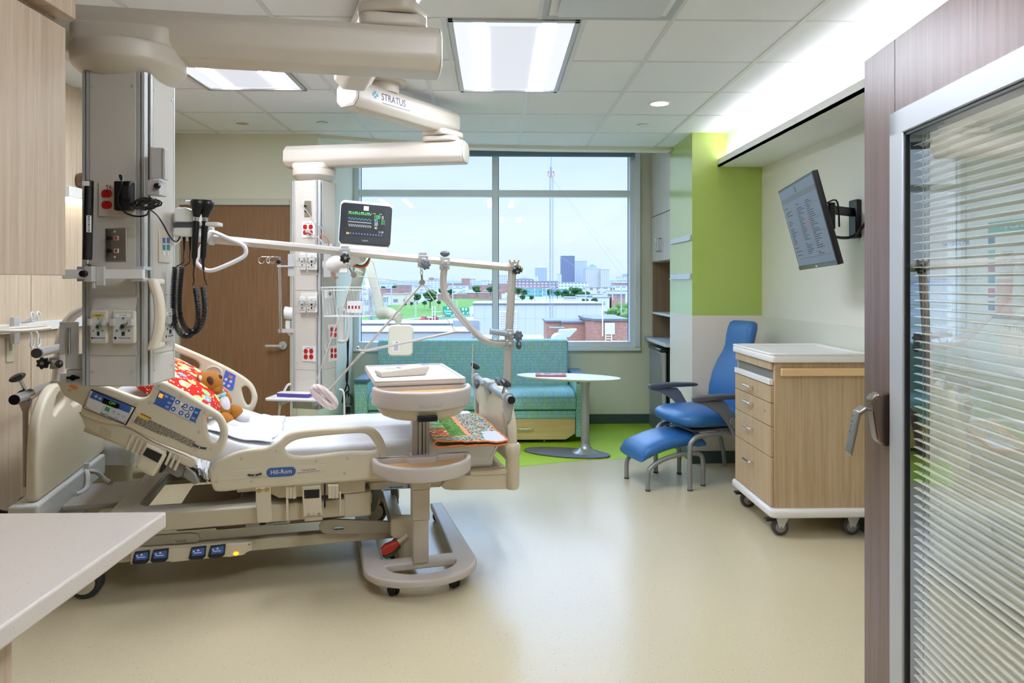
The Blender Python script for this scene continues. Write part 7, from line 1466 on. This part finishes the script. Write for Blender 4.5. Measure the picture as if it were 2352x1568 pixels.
# low white roofs below the window
for (xa_,xb_,yt,Y,dp,lab) in ((700,1082,763,62,9,'near flat white roof with a parapet below the window'),(700,1100,744,74,8,'second flat pale roof beyond the near white roof'),(1087,1262,789,58,10,'small white roof below the industrial hall')):
    a=at(xa_,yt,Y); b=at(xb_,yt,Y); h=thing('flat_roof',lab,'building',((a.x+b.x)/2,Y,GZ)); mb=MB(); mb.box(a.x,b.x,Y,Y+dp,GZ,a.z); obj('walls',mb,mat('roof_white',(150,150,148),.7),h,smooth=False); mb=MB(); mb.box(a.x,b.x,Y-.1,Y-.02,a.z-.02,a.z+.05); obj('coping',mb,mat('edge_slate',(90,98,110),.6),h,smooth=False)
a=at(1040,744,70); mb=MB(); mb.box(a.x,a.x+2.6,70,72,a.z-2,a.z+.35); solo('roof_unit',mb,RFG,'grey equipment box on the pale roof beside the curved brace','roof unit')
# brick roof house
BR=NT('brick_wall'); BR.set(.85,spec=.15); tc=BR.add('ShaderNodeTexCoord'); s_=BR.add('ShaderNodeSeparateXYZ'); BR.link(tc.outputs['Object'],s_.inputs[0]); cb_=BR.add('ShaderNodeCombineXYZ'); BR.link(BR.math('ADD',s_.outputs[0],s_.outputs[1]),cb_.inputs[0]); BR.link(s_.outputs[2],cb_.inputs[1])
bk_=BR.add('ShaderNodeTexBrick',i_Scale=1.); bk_.inputs['Brick Width'].default_value=.15; bk_.inputs['Row Height'].default_value=.075; bk_.inputs['Mortar Size'].default_value=.008; bk_.inputs['Color1'].default_value=lin((140,78,56)); bk_.inputs['Color2'].default_value=lin((160,100,76)); bk_.inputs['Mortar'].default_value=lin((170,160,152)); BR.link(cb_.outputs[0],bk_.inputs['Vector']); BR.col(bk_.outputs['Color'])
Y=44; h=thing('brick_roof_house','red brick rooftop house with a white hatch at the right of the window','building',(at(1390,760,Y).x,Y,-6))
mb=MB(); a=at(1365,737,Y); b=at(1441,737,Y); mb.box(a.x,b.x,Y,Y+6,-8,a.z); c=at(1346,733,Y+1.5); mb.hexa([(c.x,Y+1.6,-8),(a.x+.01,Y,-8),(a.x+.01,Y+5,-8),(c.x,Y+5,-8),(c.x,Y+1.6,a.z),(a.x+.01,Y,a.z),(a.x+.01,Y+5,a.z),(c.x,Y+5,a.z)]); e=at(1256,740,Y+3); mb.box(e.x,c.x+.3,Y+3,Y+6,-8,e.z); f=at(1292,742,Y+2.2); mb.box(f.x,c.x+.3,Y+2.2,Y+3.1,-8,f.z); obj('brick_walls',mb,BR.m,h,smooth=False)
mb=MB(); mb.box(a.x-.02,b.x+.1,Y-.1,Y+6,a.z,a.z+.14); mb.hexa([(c.x-.1,Y+1.55,a.z),(a.x,Y-.1,a.z),(a.x,Y+5,a.z),(c.x-.1,Y+5,a.z),(c.x-.1,Y+1.55,a.z+.14),(a.x,Y-.1,a.z+.14),(a.x,Y+5,a.z+.14),(c.x-.1,Y+5,a.z+.14)]); mb.box(e.x-.1,c.x+.3,Y+2.9,Y+6,e.z,e.z+.12); mb.box(f.x-.05,c.x+.3,Y+2.1,Y+3.1,f.z,f.z+.12); obj('roof_edge',mb,mat('edge_grey',(92,94,102),.6),h,smooth=False)
p0=at(1389,741,Y); p1=at(1412,768,Y); mb=MB(); mb.box(p0.x,p1.x,Y-.06,Y,p1.z,p0.z); obj('hatch',mb,mat('hatch_white',(196,196,196),.5),h,bevel=.02)
mb=MB(); 
for x in (1391,1405): mb.cyl(at(x,768,Y-.2),at(x,790,Y-.2),.03,n=6)
for y in (772,778,784): mb.cyl(at(1391,y,Y-.2),at(1405,y,Y-.2),.03,n=6)
mb.cyl(at(1384,692,Y-.1),at(1384,772,Y-.1),.04,n=6); obj('ladder',mb,mat('ladder_white',(222,224,226),.5),h)
p=at(1284,783,40); h=thing('roof_fan','white round exhaust duct with a flared hood in front of the brick wall','exhaust fan',p)
mb=MB(); mb.tube([(p.x,p.y,p.z-.6),(p.x,p.y-.5,p.z-.5),(p.x+.0,p.y-.52,p.z-.5)],.55,20); mb.tube([(p.x,p.y-.7,p.z+.02),(p.x,p.y+.7,p.z+.02)],.42,24); obj('casing',mb,mat('duct_white',(172,174,176),.5),h); q0=at(1284,757,40); q1=at(1324,755,40); q2=at(1306,773,40)
mb=MB(); mb.loft([[(q0.x,39.6+k,q0.z),(q1.x,39.6+k,q1.z),(q2.x,39.6+k,q2.z),(q0.x,39.6+k,q2.z)] for k in (0,.8)]); obj('hood',mb,MC['duct_white'],h,smooth=False)
mb=MB(); mb.tube([at(1262,752,41),at(1295,753,41)],.05,8); mb.tube([at(1288,757,41),at(1288,749,41)],.05,8); obj('pipe',mb,MG,h)
# ================================================================ SKY, SUN, CAMERA
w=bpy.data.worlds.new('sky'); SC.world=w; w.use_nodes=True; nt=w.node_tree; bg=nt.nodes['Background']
tc=nt.nodes.new('ShaderNodeTexCoord'); sp=nt.nodes.new('ShaderNodeSeparateXYZ'); nt.links.new(tc.outputs['Generated'],sp.inputs[0])
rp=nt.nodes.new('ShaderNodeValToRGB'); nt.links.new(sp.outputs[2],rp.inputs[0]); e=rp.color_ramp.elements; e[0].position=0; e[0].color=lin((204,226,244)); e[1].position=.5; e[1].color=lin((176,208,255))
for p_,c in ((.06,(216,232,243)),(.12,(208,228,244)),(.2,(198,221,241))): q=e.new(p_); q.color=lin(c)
nz=nt.nodes.new('ShaderNodeTexNoise'); nz.inputs['Scale'].default_value=4; nz.inputs['Detail'].default_value=5; mp=nt.nodes.new('ShaderNodeMapping'); mp.inputs['Scale'].default_value=(1,1,4.5); nt.links.new(tc.outputs['Generated'],mp.inputs[0]); nt.links.new(mp.outputs[0],nz.inputs['Vector'])
r2_=nt.nodes.new('ShaderNodeValToRGB'); nt.links.new(nz.outputs['Fac'],r2_.inputs[0]); r2_.color_ramp.elements[0].position=.4; r2_.color_ramp.elements[0].color=(.965,.975,.985,1); r2_.color_ramp.elements[1].position=.7; r2_.color_ramp.elements[1].color=(1.05,1.045,1.04,1)
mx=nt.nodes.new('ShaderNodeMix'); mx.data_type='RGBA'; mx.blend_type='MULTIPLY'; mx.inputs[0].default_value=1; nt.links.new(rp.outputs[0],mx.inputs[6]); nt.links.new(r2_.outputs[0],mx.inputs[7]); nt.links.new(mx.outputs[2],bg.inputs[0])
# overcast sky: brighter overhead than at the horizon
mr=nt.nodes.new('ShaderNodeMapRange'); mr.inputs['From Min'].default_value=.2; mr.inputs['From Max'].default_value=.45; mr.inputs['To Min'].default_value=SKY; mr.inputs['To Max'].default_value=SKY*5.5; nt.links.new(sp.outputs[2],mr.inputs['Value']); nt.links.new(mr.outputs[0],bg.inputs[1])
sl=bpy.data.lights.new('sun','SUN'); sl.energy=SUN; sl.angle=R(12); sl.color=(1,.97,.92); so_=bpy.data.objects.new('sun',sl); COL.objects.link(so_); so_.rotation_euler=V((.35,.75,-.62)).to_track_quat('-Z','Y').to_euler()
cam=bpy.data.cameras.new('camera'); cam.sensor_width=36; cam.lens=36*F/2352; cam.shift_y=-134/2352; cam.clip_end=10000; cam.clip_start=.02
co=bpy.data.objects.new('camera',cam); COL.objects.link(co); co.location=EYE; co.rotation_euler=(R(90),0,-TH); SC.camera=co
SC.view_settings.view_transform='Standard'; SC.view_settings.look='None'; SC.view_settings.gamma=1; SC.view_settings.exposure=EXPO; SC.view_settings.use_curve_mapping=False
cy=SC.cycles; cy.max_bounces=10; cy.diffuse_bounces=6; cy.glossy_bounces=5; cy.transparent_max_bounces=16; cy.sample_clamp_indirect=6; cy.caustics_reflective=False; cy.caustics_refractive=False; cy.use_denoising=True
bpy.data.scenes.remove(TMP)
